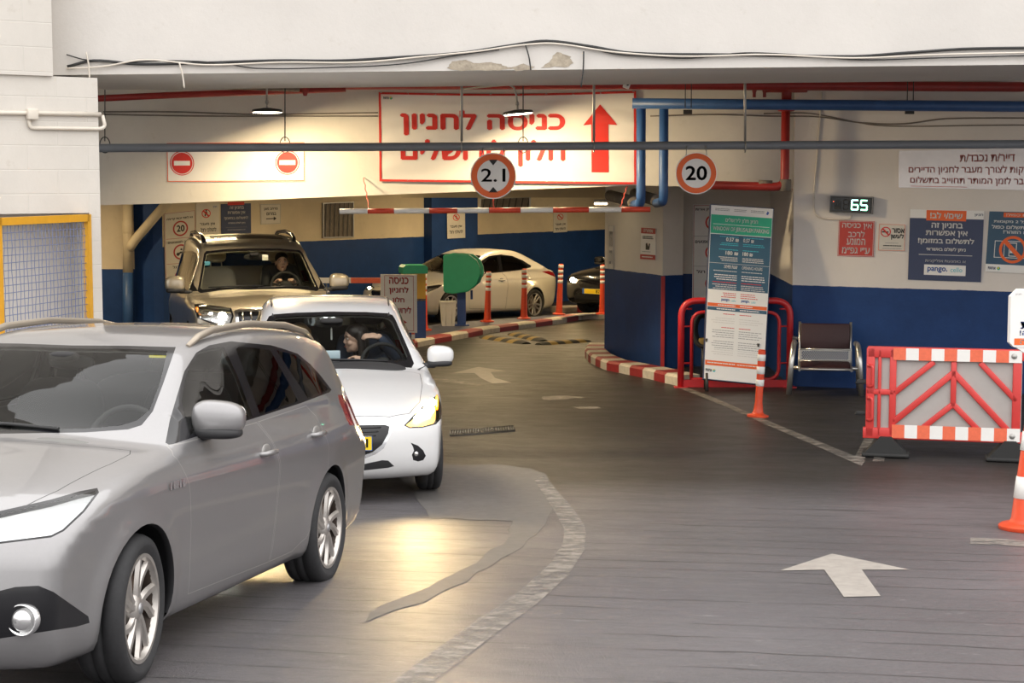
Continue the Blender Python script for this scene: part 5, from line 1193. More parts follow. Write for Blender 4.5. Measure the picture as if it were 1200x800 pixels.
class ClothFlat(Flat):
    def P(s, p, k): return Vector((p[0], p[1], k))
    def build(s, parent, names):
        for key, (V, F) in s.lay.items():
            me = bpy.data.meshes.new('print'); me.from_pydata([tuple(v) for v in V], [], F); me.update(); b_ = bmesh.new(); b_.from_mesh(me)
            for ax_, lo_, hi_ in ((0,444,746),(1,106,217)):
                w_ = lo_
                while w_ < hi_: bmesh.ops.bisect_plane(b_, geom=b_.verts[:]+b_.edges[:]+b_.faces[:], plane_co=(w_,w_,0), plane_no=(1-ax_,ax_,0), dist=1e-4); w_ += 3
            bmesh.ops.triangulate(b_, faces=b_.faces[:])
            for v in b_.verts: v.co = bpt(v.co.x, v.co.y)+Vector((0,-.006-.001*v.co.z,0))
            b_.normal_update()
            for f_ in b_.faces:
                if f_.normal.y > 0: f_.normal_flip()
            b_.to_mesh(me); b_.free(); obj(names.get(key, 'lettering'), me, MATS[key], parent)
f = ClothFlat((0,0,0), (1,0,0), (0,0,1), (0,-1,0))
def band_(x0, y0, x1, y1, n, key):
    for i in range(n):
        a, c = i/n, (i+1)/n
        if abs(x1-x0) > abs(y1-y0): f.rect(x0+(x1-x0)*a, y0, x0+(x1-x0)*c, y1, key, 1)
        else: f.rect(x0, y0+(y1-y0)*a, x1, y0+(y1-y0)*c, key, 1)
for r in ((444,108,745,110.6),(444,212.4,745,215)): band_(*r, 60, 'print_red')
for r in ((444,110.6,446.6,212.4),(742.4,110.6,745,212.4)): band_(*r, 30, 'print_red')
f.fit('כניסה לחניון', 469, 662, 159.5, 128, 'print_red', 1, .036); f.fit('חלון לירושלים', 469, 662, 196, 164, 'print_red', 1, .036)
f.poly([(703,122.5),(723,147),(712.5,146),(712.5,201.5),(692.5,201.5),(692.5,146),(683,147)], 'print_red', 1)
f.fit('אחוזות', 449.5, 456, 116.5, 113.5, 'print_black', 1, .04); f.poly(circle(458.5,115,1.7,16), 'print_green', 1); f.poly(circle(458,114.3,1.0,12), 'print_yellow', 2)
f.build(ban, {'print_red': 'red_lettering', 'print_black': 'logo_lettering', 'print_green': 'logo_mark', 'print_yellow': 'logo_spot'})
q = MB()
for u in (447,478,510,542,575,608,640,672,704,742):
    for v in (109.3, 213.7): p = bpt(u, v); q.lathe([(.006,-.006),(.014,-.007),(.014,-.002)], c=p, axis='Y', seg=10)
q.build('eyelets', MATS['galv'], ban)
# -- no-entry panel
s_ = Sign('no_entry_panel', 'long white panel with two red no-entry discs, behind the grey height bar', 'sign', LP, LN, ((195,167),(357.5,166),(357.5,212.5),(196,213.5)), 162, 46, 'sign_white')
s_.f.border(.5,.5,161.5,45.5,.9,'print_orange',1)
for cx, kr, kw in ((18,'print_red','print_white'), (141.5,'disc_red','disc_white')):
    s_.f.ring(cx,22,13.2,14.2,kr,2); s_.f.poly(circle(cx,22,12.2,40),kr,2); s_.f.rect(cx-9.4,19.3,cx+9.4,24.7,kw,3)
s_.done({'print_red':'no_entry_disc','print_white':'no_entry_bar','disc_red':'no_entry_disc','disc_white':'no_entry_bar','print_orange':'border'})
# -- hanging round signs
def round_sign(name, label, u, v, rpx, Y, draw):
    p = at_y(u, v, Y); r = rpx/FPX*Y*1.0; q = MB(); q.lathe([(.001,.0),(r,.0),(r,.012),(.001,.012)], c=p, axis='Y', seg=56); o = q.build(name, MATS['sign_white'], None, edge_split=30); tag(o, label, 'sign')
    f = Flat(p, (1,0,0), (0,0,1), (0,-1,0)); f.ring(0,0,r*.70,r*.955,'print_orange',1,56); draw(f, r); f.build(o, {'print_orange':'red_ring','print_black':'numerals'})
    for dx in (-r*.5, r*.5): b = MB(); b.tube([p+Vector((dx,.004,r*.8)), p+Vector((dx*.9,.04,.30))], .006, 6); b.build('hanger', MATS['galv'], o)
    return o
YP = 18.5
def d21(f, r):
    f.fit('2.1', -r*.53, r*.53, -r*.26, r*.32, 'print_black', 1, .012); f.poly([(-r*.20,r*.70),(r*.20,r*.70),(0,r*.45)],'print_black',1); f.poly([(-r*.20,-r*.72),(r*.20,-r*.72),(0,-r*.48)],'print_black',1)
round_sign('height_limit_sign', 'round red-ringed height limit sign with black triangles, hanging in front of the banner', 578, 206, 26.8, YP-.08, d21)
round_sign('speed_limit_sign', 'round red-ringed speed limit sign hanging between the blue pipes and the price board', 816, 203, 24.3, YP-.08, lambda f, r: f.fit('20', -r*.52, r*.52, -r*.34, r*.36, 'print_black', 1, .022))
# -- signs on the long right-hand wall
s_ = Sign('tin_sign', 'wide pale metal sign with three lines of red lettering, high on the right wall', 'sign', RP, RN, ((1053.5,176.5),(1262,172),(1262,224),(1053,219.5)), 209, 44, 'sign_pale_metal')
f = s_.f; f.fit('דייר/ת נכבד/ת', 73, 138, 30, 39, 'print_tin', 1, .02); f.fit('קות לצורך מעבר לחניון הדיירים', 12, 148, 15.5, 26, 'print_tin', 1, .02); f.fit('בר לזמן המותר תחוייב בתשלום', 14, 148, 3.5, 13.5, 'print_tin', 1, .02); f.rect(15,1.6,82,2.3,'print_tin',1); s_.done()
s_ = Sign('price_sign', 'square red sign with four lines of white lettering, under the number display', 'sign', RP, RN, ((983.3,258),(1025.2,259.2),(1023.6,301),(981.5,299.8)), 42, 42, 'sign_red')
s_.o.name = 'gas_vehicle_sign'; f = s_.f
f.border(.6,.6,41.4,41.4,.5,'print_pale',1)
for t_, y, x0, x1 in (('אין כניסה',31.5,4,39),('לרכב',22.8,11.5,31),('המונע',13.6,10,32),('ע״י גפ״מ',3.2,5,37.5)): f.fit(t_, x0, x1, y, y+7.6, 'print_white', 1, .02)
s_.done()
s_ = Sign('no_smoking_sign', 'small cream no-smoking notice beside the square red sign', 'sign', RP, RN, ((1030.3,262),(1061.2,263),(1060.3,294.2),(1029,293.4)), 31, 31.5, 'sign_cream')
f = s_.f; f.border(.3,.3,30.7,31.2,.4,'print_orange',1); no_sign(f, 8.2, 22.2, 6.0, 1); f.rect(3.8,21.4,11.5,22.8,'print_black',1); f.fit('אסור',15.5,30,21,26.8,'print_black',1,.03); f.fit('לעשן',14,29.6,13.2,20.5,'print_black',1,.03); f.lines(8,28,9,1.6,1,.5,'print_grey'); f.lines(6,29,5.5,0,1,1.1,'print_black',1,.1); f.lines(5,28,2.4,0,1,.6,'print_grey'); s_.done({'print_red':'prohibition_ring','print_orange':'border'})
s_ = Sign('poster', 'large navy poster', 'poster', RP, RN, ((1066.8,245),(1153.4,247),(1149.5,330.6),(1064,327.5)), 87, 82, 'sign_navy')
tag(s_.o, 'large navy poster with a red tab at its top, beside the no-smoking notice', 'poster'); f = s_.f
f.rect(0,72,87,82,'print_white',1); f.rect(19.5,69.5,66.5,81.5,'print_orange',2); f.fit('שים/י לב!', 24, 62, 72, 79.5, 'print_white', 3, .03); f.fit('חניון',76,86,75,78.5,'print_navy',2,.02)
for t_, x0, x1, y, hh in (('בחניון זה',26,63,59,8),('אין אפשרות',19.5,69,50.5,7.6),('לתשלום במזומן!',10.5,77,41.5,8.2),('ניתן לשלם באשראי',21,67.5,33.5,5.4)): f.fit(t_, x0, x1, y, y+hh, 'print_white', 1, .03)
f.rect(12,29.6,75.5,30.3,'print_pale',1); f.fit('או באמצעות אפליקציות',20,68,20.5,25,'print_white',1,.005); f.rect(19,6.5,68.5,18.5,'print_white',1); f.fit('pango.',23,47,9,15.8,'print_blue',2,.03); f.fit('cello',50.5,64.5,10.6,16,'print_cyan',2,.0)
s_.done({'print_orange':'heading_tab','print_blue':'logo_lettering','print_cyan':'logo_lettering'})
s_ = Sign('poster', 'teal poster with a red prohibition ring, cut off by the frame edge', 'poster', RP, RN, ((1159.5,247.5),(1248,249.5),(1243,322.5),(1154.5,317.8)), 88, 71, 'sign_teal'); f = s_.f
tag(s_.o, 'teal poster with a large red prohibition ring, above the white caution board', 'poster')
f.rect(0,0,88,9,'print_white',1); f.rect(17,64.5,70,70,'print_orange',1); f.fit('בתשלום כפול!',20,66,66,69,'print_white',2,.02); f.fit('עונה על 2 מקומות',6,62,57,61.5,'print_white',1,.03); f.fit('שאה בתשלום כפול',4,64,51,55.5,'print_white',1,.03); f.fit('או הזוהר!',18,48,45.5,49.5,'print_white',1,.03)
f.border(9,17,51,37,.7,'print_white',1); f.rect(20.2,17,20.8,37,'print_white',1); f.border(26,19,35,35,.8,'print_white',1); f.rect(27.5,23,33.5,26,'print_white',1); no_sign(f, 30.5, 27, 16, 2, key='print_orange')
f.fit('אחוזות',3,12,2.5,6,'print_navy',2,.03); f.poly(circle(15.5,4.3,2,16),'print_green',2); f.poly(circle(15.2,4.8,1.1,12),'print_yellow',3); s_.done({'print_orange':'prohibition_ring'})
# -- space counter
s_ = Sign('counter_display', 'dark box display showing green figures 65 on the right wall', 'display', RP, RN, ((973.8,228.8),(1024.2,230.6),(1023,251),(972.6,249)), 50, 20, 'lamp_body', th=.07); f = s_.f
mat('led_green', (.3,.9,.6), .4, emit=(.25,1.,.55), es=5.5); mat('led_off', (.035,.034,.03), .5); mat('led_red', (.8,.1,.05), .4, emit=(1,.1,.03), es=3); mat('glass_black', (.012,.013,.014), .25)
f.rect(2.6,2.6,47.4,17.4,'glass_black',0); f.border(0,0,50,20,.9,'print_grey',1)
def seg7(x, y, w, h, on, key, off='led_off', t=1.5):
    for sname, r in dict(a=(x+t*.5,y+h-t,x+w-t*.5,y+h), b=(x+w-t,y+h/2+.25,x+w,y+h-t*.5), c=(x+w-t,y+t*.5,x+w,y+h/2-.25), d=(x+t*.5,y,x+w-t*.5,y+t), e=(x,y+t*.5,x+t,y+h/2-.25), f=(x,y+h/2+.25,x+t,y+h-t*.5), g=(x+t*.6,y+h/2-t/2,x+w-t*.6,y+h/2+t/2)).items():
        k_ = key if sname in on else off
        if k_: f.rect(*r, k_, 2)
seg7(25,4,8.6,12.2,'acdefg','led_green',None); seg7(35.5,4,8.6,12.2,'acdfg','led_green',None); seg7(15.5,4,7.5,12.2,'','led_green'); 
for i in range(4): f.rect(5.6+i*2.1,8,6.9+i*2.1,15.5-abs(i-1.5),'led_off',2)
f.rect(5.5,4,13.5,8.6,'led_off',2); f.rect(4,12.6,4.8,13.4,'led_red',2); s_.done({'led_green':'lit_digits','glass_black':'front_glass','led_off':'unlit_digits','led_red':'red_dot','print_grey':'casing_rim'})
# -- signs on the inner walls
def back_sign(label, corners, w, h, m='sign_cream', P=BP, N=BN_, name='wall_sign', group=None): return Sign(name, label, 'sign', P, N, corners, w, h, m, off=.004)
s_ = back_sign('tall cream board with a 20 limit ring and a motorbike ring, beside the gold off-roader', ((191.5,250),(228,246),(230,335),(193.5,337)), 37, 88, name='prohibition_board'); f = s_.f
f.border(.4,.4,36.6,87.6,.4,'print_maroon',1); f.fit('נא לתת זכות קדימה',3,34,78.5,82,'print_black',1,.03); no_sign(f,19,68.5,9,1,False,'print_maroon'); f.fit('20',14.5,24,64.6,72.4,'print_black',1,.03); f.rect(2,57,35,57.4,'print_maroon',1); f.fit('כניסה לאופנועים',4,33,51.5,54.5,'print_black',1,.02); no_sign(f,19,41,9,1,False,'print_maroon')
f.poly([(15,38),(18,41.5),(22,41.5),(23,38.5),(21,38),(19,39.5),(17,38)],'print_black',1); f.poly(circle(15.5,38.5,2,12),'print_black',1); f.poly(circle(22.8,38.5,2,12),'print_black',1); f.poly(circle(19.5,44,1.2,10),'print_black',1); f.rect(2,27.5,35,27.9,'print_maroon',1); f.fit('הולכי רגל',9,30,22,25.5,'print_black',1,.02); no_sign(f,19,12,8,1,True,'print_maroon'); s_.done()
s_ = back_sign('cream no-peddling notice with a struck-out ring, above the near roof edge of the gold off-roader', ((229,238.5),(256.5,237.5),(257,273.5),(229.5,274.5)), 27, 36, name='no_peddling_sign'); f = s_.f
no_sign(f,11.5,24,5.2,1); f.poly([(10.6,20.5),(12,24),(13,20.5),(13.6,20.8),(12.4,26.5),(10.6,26.5),(9.6,21)],'print_black',1); f.poly(circle(11.6,27.6,.9,10),'print_black',1); f.fit('אין מעבר',4,21.5,9.5,13.2,'print_black',1,.03); f.fit('להולכי רגל',5,23,2.5,7.6,'print_black',1,.03); f.fit('חניון',19.5,24,30,32.6,'print_blue',1,.02); s_.done()
s_ = back_sign('dark navy payment notice with pale lettering, above the roof of the gold off-roader', ((258.5,239),(293.5,238),(293.8,273),(258.8,274)), 35, 35, 'sign_navy', name='payment_notice'); f = s_.f
f.rect(7.5,33.4,27,37,'print_red',2)
for t_, x0, x1, y in (('בחניון זה',10,26.5,27.5),('אין אפשרות',7.5,28,21.8),('לתשלום במזומן!',3.5,31.5,15.8),('ניתן לשלם באשראי',8,28,11)): f.fit(t_, x0, x1, y, y+(4.4 if y > 12 else 2.6), 'print_pale', 1, .03)
f.rect(5,7.2,30,7.5,'print_grey',1); f.fit('או באמצעות אפליקציות',7.5,28,3.4,5.4,'print_pale',1,.0); s_.done()
s_ = back_sign('small cream direction sign with a black arrow, on the cream wall above the gold off-roader', ((304.5,239),(328.3,238.5),(328.3,262),(305,263)), 24, 24, name='direction_sign'); f = s_.f
f.border(.4,.4,23.6,23.6,.35,'print_grey',1); f.fit('מרחב מוגן',4,20.5,16,19.5,'print_black',1,.03); f.fit('במרום',7,18.5,10.6,14,'print_black',1,.03); f.rect(6.5,5.9,16,7,'print_black',1); f.poly([(15.5,4),(19,6.45),(15.5,8.9)],'print_black',1); s_.done()
kk = Vector((bwn.x, bwn.y, 0))*.25; PP = (bw0.x+kk.x, bw0.y+kk.y, 0)
s_ = back_sign('cream no-entry notice on the blue pilaster behind the white saloon', ((523.5,249),(544.5,248),(544.8,278.5),(523.8,279.5)), 21, 30, P=PP, name='no_peddling_sign'); f = s_.f
no_sign(f,10.5,24,4,1); f.rect(10,22,11,26,'print_black',1); f.fit('אין מעבר',3,17,11.5,15,'print_black',1,.03); f.fit('להולכי רגל',2.5,18,5.5,9.5,'print_black',1,.03); s_.done()
s_ = back_sign('pale notice high on the inner wall, behind the tail of the white saloon', ((648,248.5),(664,247.5),(664.3,271.5),(648.3,272.5)), 16, 24, name='no_peddling_sign'); f = s_.f
no_sign(f,8,18,3.6,1); f.fit('אין מעבר',2,14,7.5,10.5,'print_black',1,.03); f.fit('להולכי רגל',2,14,2.5,5.8,'print_black',1,.03); s_.done()
cn = Vector((pB[1]-pA[1], -(pB[0]-pA[0]), 0)).normalized(); cn = cn if cn.y < 0 else -cn
s_ = back_sign('small white notice with dark red head and foot bands, on the corner wall', ((752.5,266.5),(769.3,267.6),(769.2,304.5),(751.2,303.2)), 17, 36, 'sign_white', (*pB,0), cn, name='penalty_notice'); f = s_.f
f.rect(0,29.5,17,36,'print_maroon',1); f.rect(0,0,17,5.5,'print_maroon',1); f.fit('אזהרה',3,14,31,34.5,'print_white',2,.03); f.lines(2,15,25.5,2,2,1.1,'print_black',1,.2); f.poly([(6,11),(10,11),(11,18),(9.6,18.6),(9,14.5),(7.6,19),(6,18)],'print_black',1); f.lines(2,15,8.4,1.5,1,.7,'print_grey'); f.lines(2,15,2.2,1,1,1.2,'print_white',2,.1); s_.done()
s_ = back_sign('narrow grey vertical notice at the far edge of the corner wall', ((713.8,263.5),(720,264.2),(720,315.5),(713.3,315)), 6.5, 51, 'print_pale', (*pB,0), cn, name='vertical_notice'); f = s_.f
f.border(.2,.2,6.3,50.8,.3,'print_grey',1); f.fit('זהירות',1.6,5.2,26,44,'print_grey',1,.02); f.fit('רכב',1.6,5.0,6,22,'print_grey',1,.02); s_.done()
s_ = Sign('prohibition_board', 'tall white board with red rings, half hidden behind the leaning price board', 'sign', (0,23.52,0), (0,-1,0), ((812,239.5),(851,239),(851,352),(811,352)), 40, 112, 'sign_white'); f = s_.f
f.border(1,1,39,111,.5,'print_maroon',1); f.fit('נא להדליק אורות',3,37,104,108,'print_black',1,.03); no_sign(f,24,91,9,1,False); f.fit('20',19,29,87,95,'print_black',1,.03); f.rect(1,75,39,75.4,'print_grey',1); f.fit('כניסה לאופנועים',3,37,67,71,'print_black',1,.03); no_sign(f,24,56,9,1,False); f.rect(1,40,39,40.4,'print_grey',1); f.fit('הולכי רגל',5,33,32,36,'print_black',1,.03); no_sign(f,24,20,9,1); s_.done()
# -- leaning price board
e = empty('price_board', 'tall leaning price board with green heading, before the red guard rail', 'board', at_y(860, 452, 20.3))
P0, N0 = Vector((0,20.28,0)), Vector((0,-1,.20)).normalized()
def board_pt(u, v): return on_plane(u, v, Vector((0,20.28,.1)), N0)
inv = e.location.copy()
Q = [board_pt(*p)-inv for p in ((824,444),(895,451),(907,244),(832.5,239))]
q = MB(); q.mesh([p for p in Q]+[p-N0*.11 for p in Q], [(0,1,2,3),(7,6,5,4)]+[(i,4+i,4+(i+1) % 4,(i+1) % 4) for i in range(4)]); q.build('board_case', MATS['sign_navy'], e)
f = Flat((0,0,0), (1,0,0), (0,0,1), N0, Q, 250, 725)
Yt = lambda t: 725-t
f.rect(3,3,247,722,'print_white',0); f.rect(5,Yt(120),245,Yt(42),'print_green',1); f.fit('חניון חלון לירושלים',62,190,Yt(74),Yt(52),'print_white',2,.02); f.rect(14,Yt(82),236,Yt(80),'print_white',2); f.fit('WINDOW OF JERUSALEM PARKING',14,236,Yt(112),Yt(90),'print_white',2,.03)
for x0, x1 in ((20,80),(95,145),(160,215)): f.lines(x0,x1,Yt(18),6,2,2.5,'print_grey',1,.1)
f.poly([(220,Yt(28)),(226,Yt(14)),(232,Yt(20)),(228,Yt(30))],'print_blue',1)
f.rect(5,Yt(352),245,Yt(123),'print_teal',1)
f.fit('0.57 ₪',68,118,Yt(150),Yt(134),'print_white',2,.03); f.fit('0.57 ₪',136,178,Yt(150),Yt(134),'print_white',2,.03); f.fit('180 ₪',68,118,Yt(206),Yt(190),'print_white',2,.03); f.fit('180 ₪',136,176,Yt(206),Yt(190),'print_white',2,.03)
for x0, x1, rt in ((40,118,True),(136,225,False)):
    f.lines(x0,x1,Yt(133),4,1,3,'print_cyan',2,.3,rt); f.lines(x0,x1,Yt(160),7,2,3,'print_cyan',2,.2,rt); f.lines(x0,x1,Yt(186),4,1,3,'print_cyan',2,.4,rt); f.lines(x0,x1,Yt(218),7,3,3,'print_pale',2,.2,rt)
f.rect(5,Yt(243),245,Yt(241.5),'print_pale',2); f.fit('שעות פתיחה',65,118,Yt(262),Yt(249),'print_white',2,.03); f.fit('OPENING HOURS',136,218,Yt(262),Yt(249),'print_white',2,.02)
for x0, x1, rt in ((20,118,True),(136,238,False)):
    f.lines(x0,x1,Yt(275),4,1,3,'print_pale',2,.2,rt); f.lines(x0,x1,Yt(292),9,3,3.2,'print_white',2,.2,rt); f.lines(x0,x1,Yt(322),4,1,3,'print_red',2,.3,rt); f.lines(x0,x1,Yt(332),8,3,3,'print_pale',2,.15,rt)
    f.lines(x0+30*rt,x1-30*(not rt),Yt(366),8,3,3,'print_red',1,.3,rt); f.fit('pango.',x0+(40 if rt else 4),x0+(75 if rt else 38),Yt(400),Yt(388),'print_blue',1,.03); f.fit('cello',x0+(80 if rt else 44),x0+(98 if rt else 62),Yt(398),Yt(389),'print_cyan',1,.0)
    f.lines(x0+30*rt,x1-45*(not rt),Yt(452),8,1,3,'print_red',1,.5,rt)
    for yy, nn in ((470,3),(520,4),(565,4),(600,3)): f.lines(x0,x1,Yt(yy),9,nn,2.2,'print_pale' if nn == 3 else 'print_grey',1,.25,rt)
    f.lines(x0+30*rt,x1-45*(not rt),Yt(508),8,1,3,'print_red',1,.4,rt)
f.rect(5,Yt(422),245,Yt(408),'print_orange',1); f.rect(5,Yt(438),245,Yt(424),'print_teal',1); f.lines(40,118,Yt(417),4,1,4,'print_white',2,.1,True); f.lines(136,190,Yt(417),4,1,4,'print_white',2,.1); f.lines(40,118,Yt(433),4,1,4,'print_white',2,.1,True); f.lines(136,215,Yt(433),4,1,4,'print_white',2,.1)
f.rect(5,Yt(665),245,Yt(645),'band_orange',1); f.lines(14,130,Yt(656),4,1,4,'print_white',2,.05); f.lines(136,236,Yt(656),4,1,3,'print_white',2,.05)
f.fit('אחוזות',8,34,Yt(692),Yt(680),'print_black',1,.03); f.poly(circle(43,Yt(686),6,20),'print_cyan',1); f.poly(circle(42,Yt(683),3.4,14),'print_yellow',2)
f.build(e, {'print_green':'heading_panel','print_teal':'price_panel','print_white':'board_face','print_orange':'orange_band','band_orange':'orange_band','print_grey':'small_print','print_pale':'small_print'})
for k in (0,1):
    q = MB(); p = Q[0].lerp(Q[1], .06+.86*k); p2 = p-N0*.08; gz = ground(20.3)-inv.z
    q.tube([p-N0*.03+Vector((0,0,.08)), Vector((p.x,p.y-.02,gz+.008))], .022, 8); q.tube([p2+Vector((0,.02,.5)), Vector((p.x,p.y+.16,gz+.008))], .018, 8); q.build('board_leg', MATS['lamp_body'], e)
# ================================================================ pipes, bars and cables
mat('pipe_blue', (.035,.10,.27), .45, noise=(6,.2)); mat('pipe_red', (.36,.025,.02), .45, noise=(6,.25)); mat('pipe_cream', (.62,.53,.38), .55, noise=(5,.1)); mat('dusty', (.20,.17,.14), .8, noise=(8,.3)); mat('bar_grey', (.20,.215,.24), .45, noise=(4,.08)); mat('cable_white', (.66,.60,.52), .6); mat('cable_black', (.022,.022,.022), .55)
def bend(pts, r=.12, n=6):
    """rounds the corners of a pipe run"""
    P = [Vector(p) for p in pts]; out = [P[0]]
    for a, b, c in zip(P, P[1:], P[2:]):
        u, v = (a-b), (c-b); k = min(r, u.length*.49, v.length*.49); s, t = b+u.normalized()*k, b+v.normalized()*k
        out += [s.lerp(b, i/n).lerp(b.lerp(t, i/n), i/n) for i in range(n+1)]
    return out+[P[-1]]
# grey height bar with its hangers
e = empty('height_bar', 'long grey bar slung across the entrance on wires', 'bar', at_y(600, 172, YP))
L0 = e.location; q = MB(); A, B = at_y(112, 173.5, YP)-L0, at_y(1290, 168.5, YP)-L0
q.tube([A, A.lerp(B,.36), A.lerp(B,.58), B], .046, 14); q.build('bar', MATS['bar_grey'], e)
for u, vt in ((123,92),(334,108),(541,95),(613,95),(696,97),(873,86)):
    q = MB(); p = at_y(u, 172, YP)-L0; t = at_y(u, 60, YP)-L0; rad = .006 if u in (123,334,613) else .014
    ring = [p+Vector((math.cos(a)*.045*(1 if rad < .01 else .0)+(0 if rad < .01 else .0), math.sin(a)*.062, 0)) for a in ()]
    if rad < .01: q.tube([p+Vector((math.cos(a)*.055, .0, math.sin(a)*.085+.02)) for a in np.linspace(0, 2*PI, 21)[:-1]], .006, 6, closed=True)
    else: q.tube([p+Vector((0, math.cos(a)*.056, math.sin(a)*.056)) for a in np.linspace(0, 2*PI, 21)[:-1]], .008, 6, closed=True)
    q.tube([p+Vector((0,0,.06)), t], rad, 8); q.build('hanger', MATS['wire_dark' if rad < .01 else 'galv'], e)
# red and white clearance bar
e = empty('clearance_bar', 'thin red and white striped clearance bar hanging below the round 2.1 sign', 'bar', at_y(580, 246, YP)); L0 = e.location
mat('stripe_red', (.62,.055,.02), .45, noise=(20,.2)); mat('stripe_white', (.78,.74,.68), .5, noise=(20,.1))
cuts = [398,431,462,503,536,573,610,648,690,728,762]
for i, (a, c) in enumerate(zip(cuts, cuts[1:])):
    q = MB(); va, vc = 247.5-.006*(a-398), 247.5-.006*(c-398); q.tube([at_y(a, va, YP)-L0, at_y(c, vc, YP)-L0], .029, 12); q.build('bar_segment', MATS['stripe_red' if i % 2 else 'stripe_white'], e)
for u0, v0, u1, v1 in ((426,208,433,247),(578,230,578.5,246),(735,218,726,246)):
    q = MB(); p0, p1 = at_y(u0, v0, YP if u0 == 578 else YL-.02)-L0, at_y(u1, v1, YP)-L0; q.tube([p0.lerp(p1, i/8)+Vector((.006*(-1)**i,0,0)) for i in range(9)], .006, 6); q.build('chain', MATS['stripe_red'], e)
# blue pipes
e = empty('blue_pipe', 'thick blue pipe along the wall with two blue drops bending under the lintel', 'pipe', at_y(760, 122, 20.3)); L0 = e.location
q = MB(); q.tube([at_y(741, 121, 20.3)-L0, at_y(900, 122.5, 20.2)-L0, at_y(1300, 125.5, 19.4)-L0], .062, 16); q.build('pipe_run', MATS['pipe_blue'], e)
for u, vb, ux in ((751.5, 238, 715), (778, 236, 744)):
    q = MB(); q.tube(bend([at_y(u, 123, 20.4)-L0, at_y(u-.5, vb, 20.4)-L0, at_y(u-9, vb+2, 21.2)-L0], .13), .056, 14); q.build('pipe_drop', MATS['pipe_blue'], e)
    q = MB(); q.tube([at_y(u-8, vb-1, 21.2)-L0, at_y(ux, vb-9, 23.0)-L0], .075, 14); q.build('grey_pipe_end', MATS['dusty'], e)
for u, v in ((806,128),(1066,128)):
    q = MB(); p = at_y(u, v-4, 20.1)-L0; q.tube([p+Vector((-.03,0,1.0)), p+Vector((-.03,0,-.02))], .006, 6); q.tube([p+Vector((.04,0,1.0)), p+Vector((.04,0,-.02))], .006, 6); q.box(p+Vector((0,0,-.07)), (.10,.05,.05)); q.build('pipe_hanger', MATS['wire_dark'], e)
# red fire main
e = empty('red_pipe', 'red fire main under the ceiling, with a tee and a drop beside the price board', 'pipe', at_y(921, 100, 20.5)); L0 = e.location
q = MB(); q.tube([at_y(330, 99.5, 20.6)-L0, at_y(700, 99, 20.6)-L0, at_y(1300, 102.5, 20.0)-L0], .058, 14); q.build('pipe_run', MATS['pipe_red'], e)
q = MB(); q.lathe([(.05,.09),(.075,.085),(.075,-.02),(.06,-.03),(.06,-.22),(.10,-.23),(.10,-.30),(.06,-.31)], c=at_y(922,100,20.5)-L0, seg=20); q.lathe([(.085,-.24),(.085,.24)], c=at_y(922,100,20.5)-L0, axis='X', seg=20, capped=True); q.build('pipe_tee', MATS['pipe_red'], e)
q = MB(); q.tube(bend([at_y(921, 118, 20.55)-L0, at_y(919.5, 219, 20.55)-L0, at_y(800, 216, 20.75)-L0], .12), .052, 14); q.build('pipe_drop', MATS['pipe_red'], e)
q = MB(); q.lathe([(.068,-.12),(.072,0),(.068,.02)], c=at_y(920.5,212,20.55)-L0, seg=16, capped=True); q.tube([at_y(905, 217.6, 20.6)-L0, at_y(889, 217, 20.62)-L0], .066, 14); q.build('pipe_collar', MATS['dusty'], e)
for u in (884, 896):
    q = MB(); q.lathe([(.03,.03),(.035,0),(.02,-.05),(.02,-.1)], c=at_y(u, 104, 20.5)-L0, seg=12); q.build('valve', MATS['pipe_red'], e)
e = empty('red_pipe', 'second red pipe, slanting below the ceiling above the no-entry panel', 'pipe', at_y(300, 104, 20.3)); L0 = e.location
q = MB(); q.tube([at_y(100, 116, 19.9)-L0, at_y(200, 111.5, 20.1)-L0, at_y(405, 104, 20.5)-L0], .038, 12); q.build('pipe_run', MATS['pipe_red'], e)
q = MB(); q.tube([at_y(100, 94.5, 18.6)-L0, at_y(350, 104.5, 20.2)-L0], .032, 12); q.build('upper_pipe', MATS['dusty'], e)
q = MB(); c = at_y(332, 97, 20.3)-L0; q.lathe([(.01,-.05),(.07,-.05),(.075,0),(.05,.04),(.02,.05)], c=c, axis='Y', seg=18); q.tube([c, c+Vector((.30,.1,-.03))], .05, 12); q.lathe([(.03,.04),(.045,0),(.02,-.07)], c=c+Vector((.25,.05,-.08)), seg=12); q.build('valve', MATS['pipe_red'], e)
# wiring on the front beam and walls
def cable(label, pts, r, m, name='cable', Y=YB, off=.02, g=None):
    P = [on_plane(u, v, RP, RN)+Vector((wn_.x, wn_.y, 0))*.02 if g == 'wall' and u > 935 else at_y(u, v, Y-off) for u, v in pts]; g = None if g == 'wall' else g; C_ = cat([tuple(p) for p in P], 6, False); c0_ = Vector(C_[0]); q = MB(); q.tube([Vector(p)-c0_ for p in C_], r, 6); o = q.build(name, MATS[m]); o.location = c0_; return tag(o, label, 'cable', g)
cable('thick black cable arching along the lower edge of the front beam', [(79,78),(110,71),(160,75),(230,74),(320,71),(400,71),(470,67),(540,62),(600,53),(640,48),(690,54),(740,62),(850,64),(1000,66),(1060,62),(1140,57),(1290,56)], .013, 'cable_black')
cable('pale cable looping just under the thick black cable on the front beam', [(78,80),(120,78),(170,70),(240,76),(330,73),(420,73),(500,66),(560,60),(610,53),(650,51),(720,61),(800,66),(900,64),(1000,68),(1100,64),(1290,60)], .008, 'cable_white', off=.035)
cable('thin dark cable sagging from the lighter end of the front beam', [(78,64),(100,70),(140,73),(200,71),(260,74),(300,80),(390,79),(470,75),(540,64),(585,58)], .006, 'cable_black', off=.03)
cable('thin dark cable wandering over the cracked plaster of the front beam', [(690,56),(720,63),(760,66),(810,68),(870,62),(930,64),(1010,70),(1090,68),(1290,63)], .006, 'cable_black', off=.03)
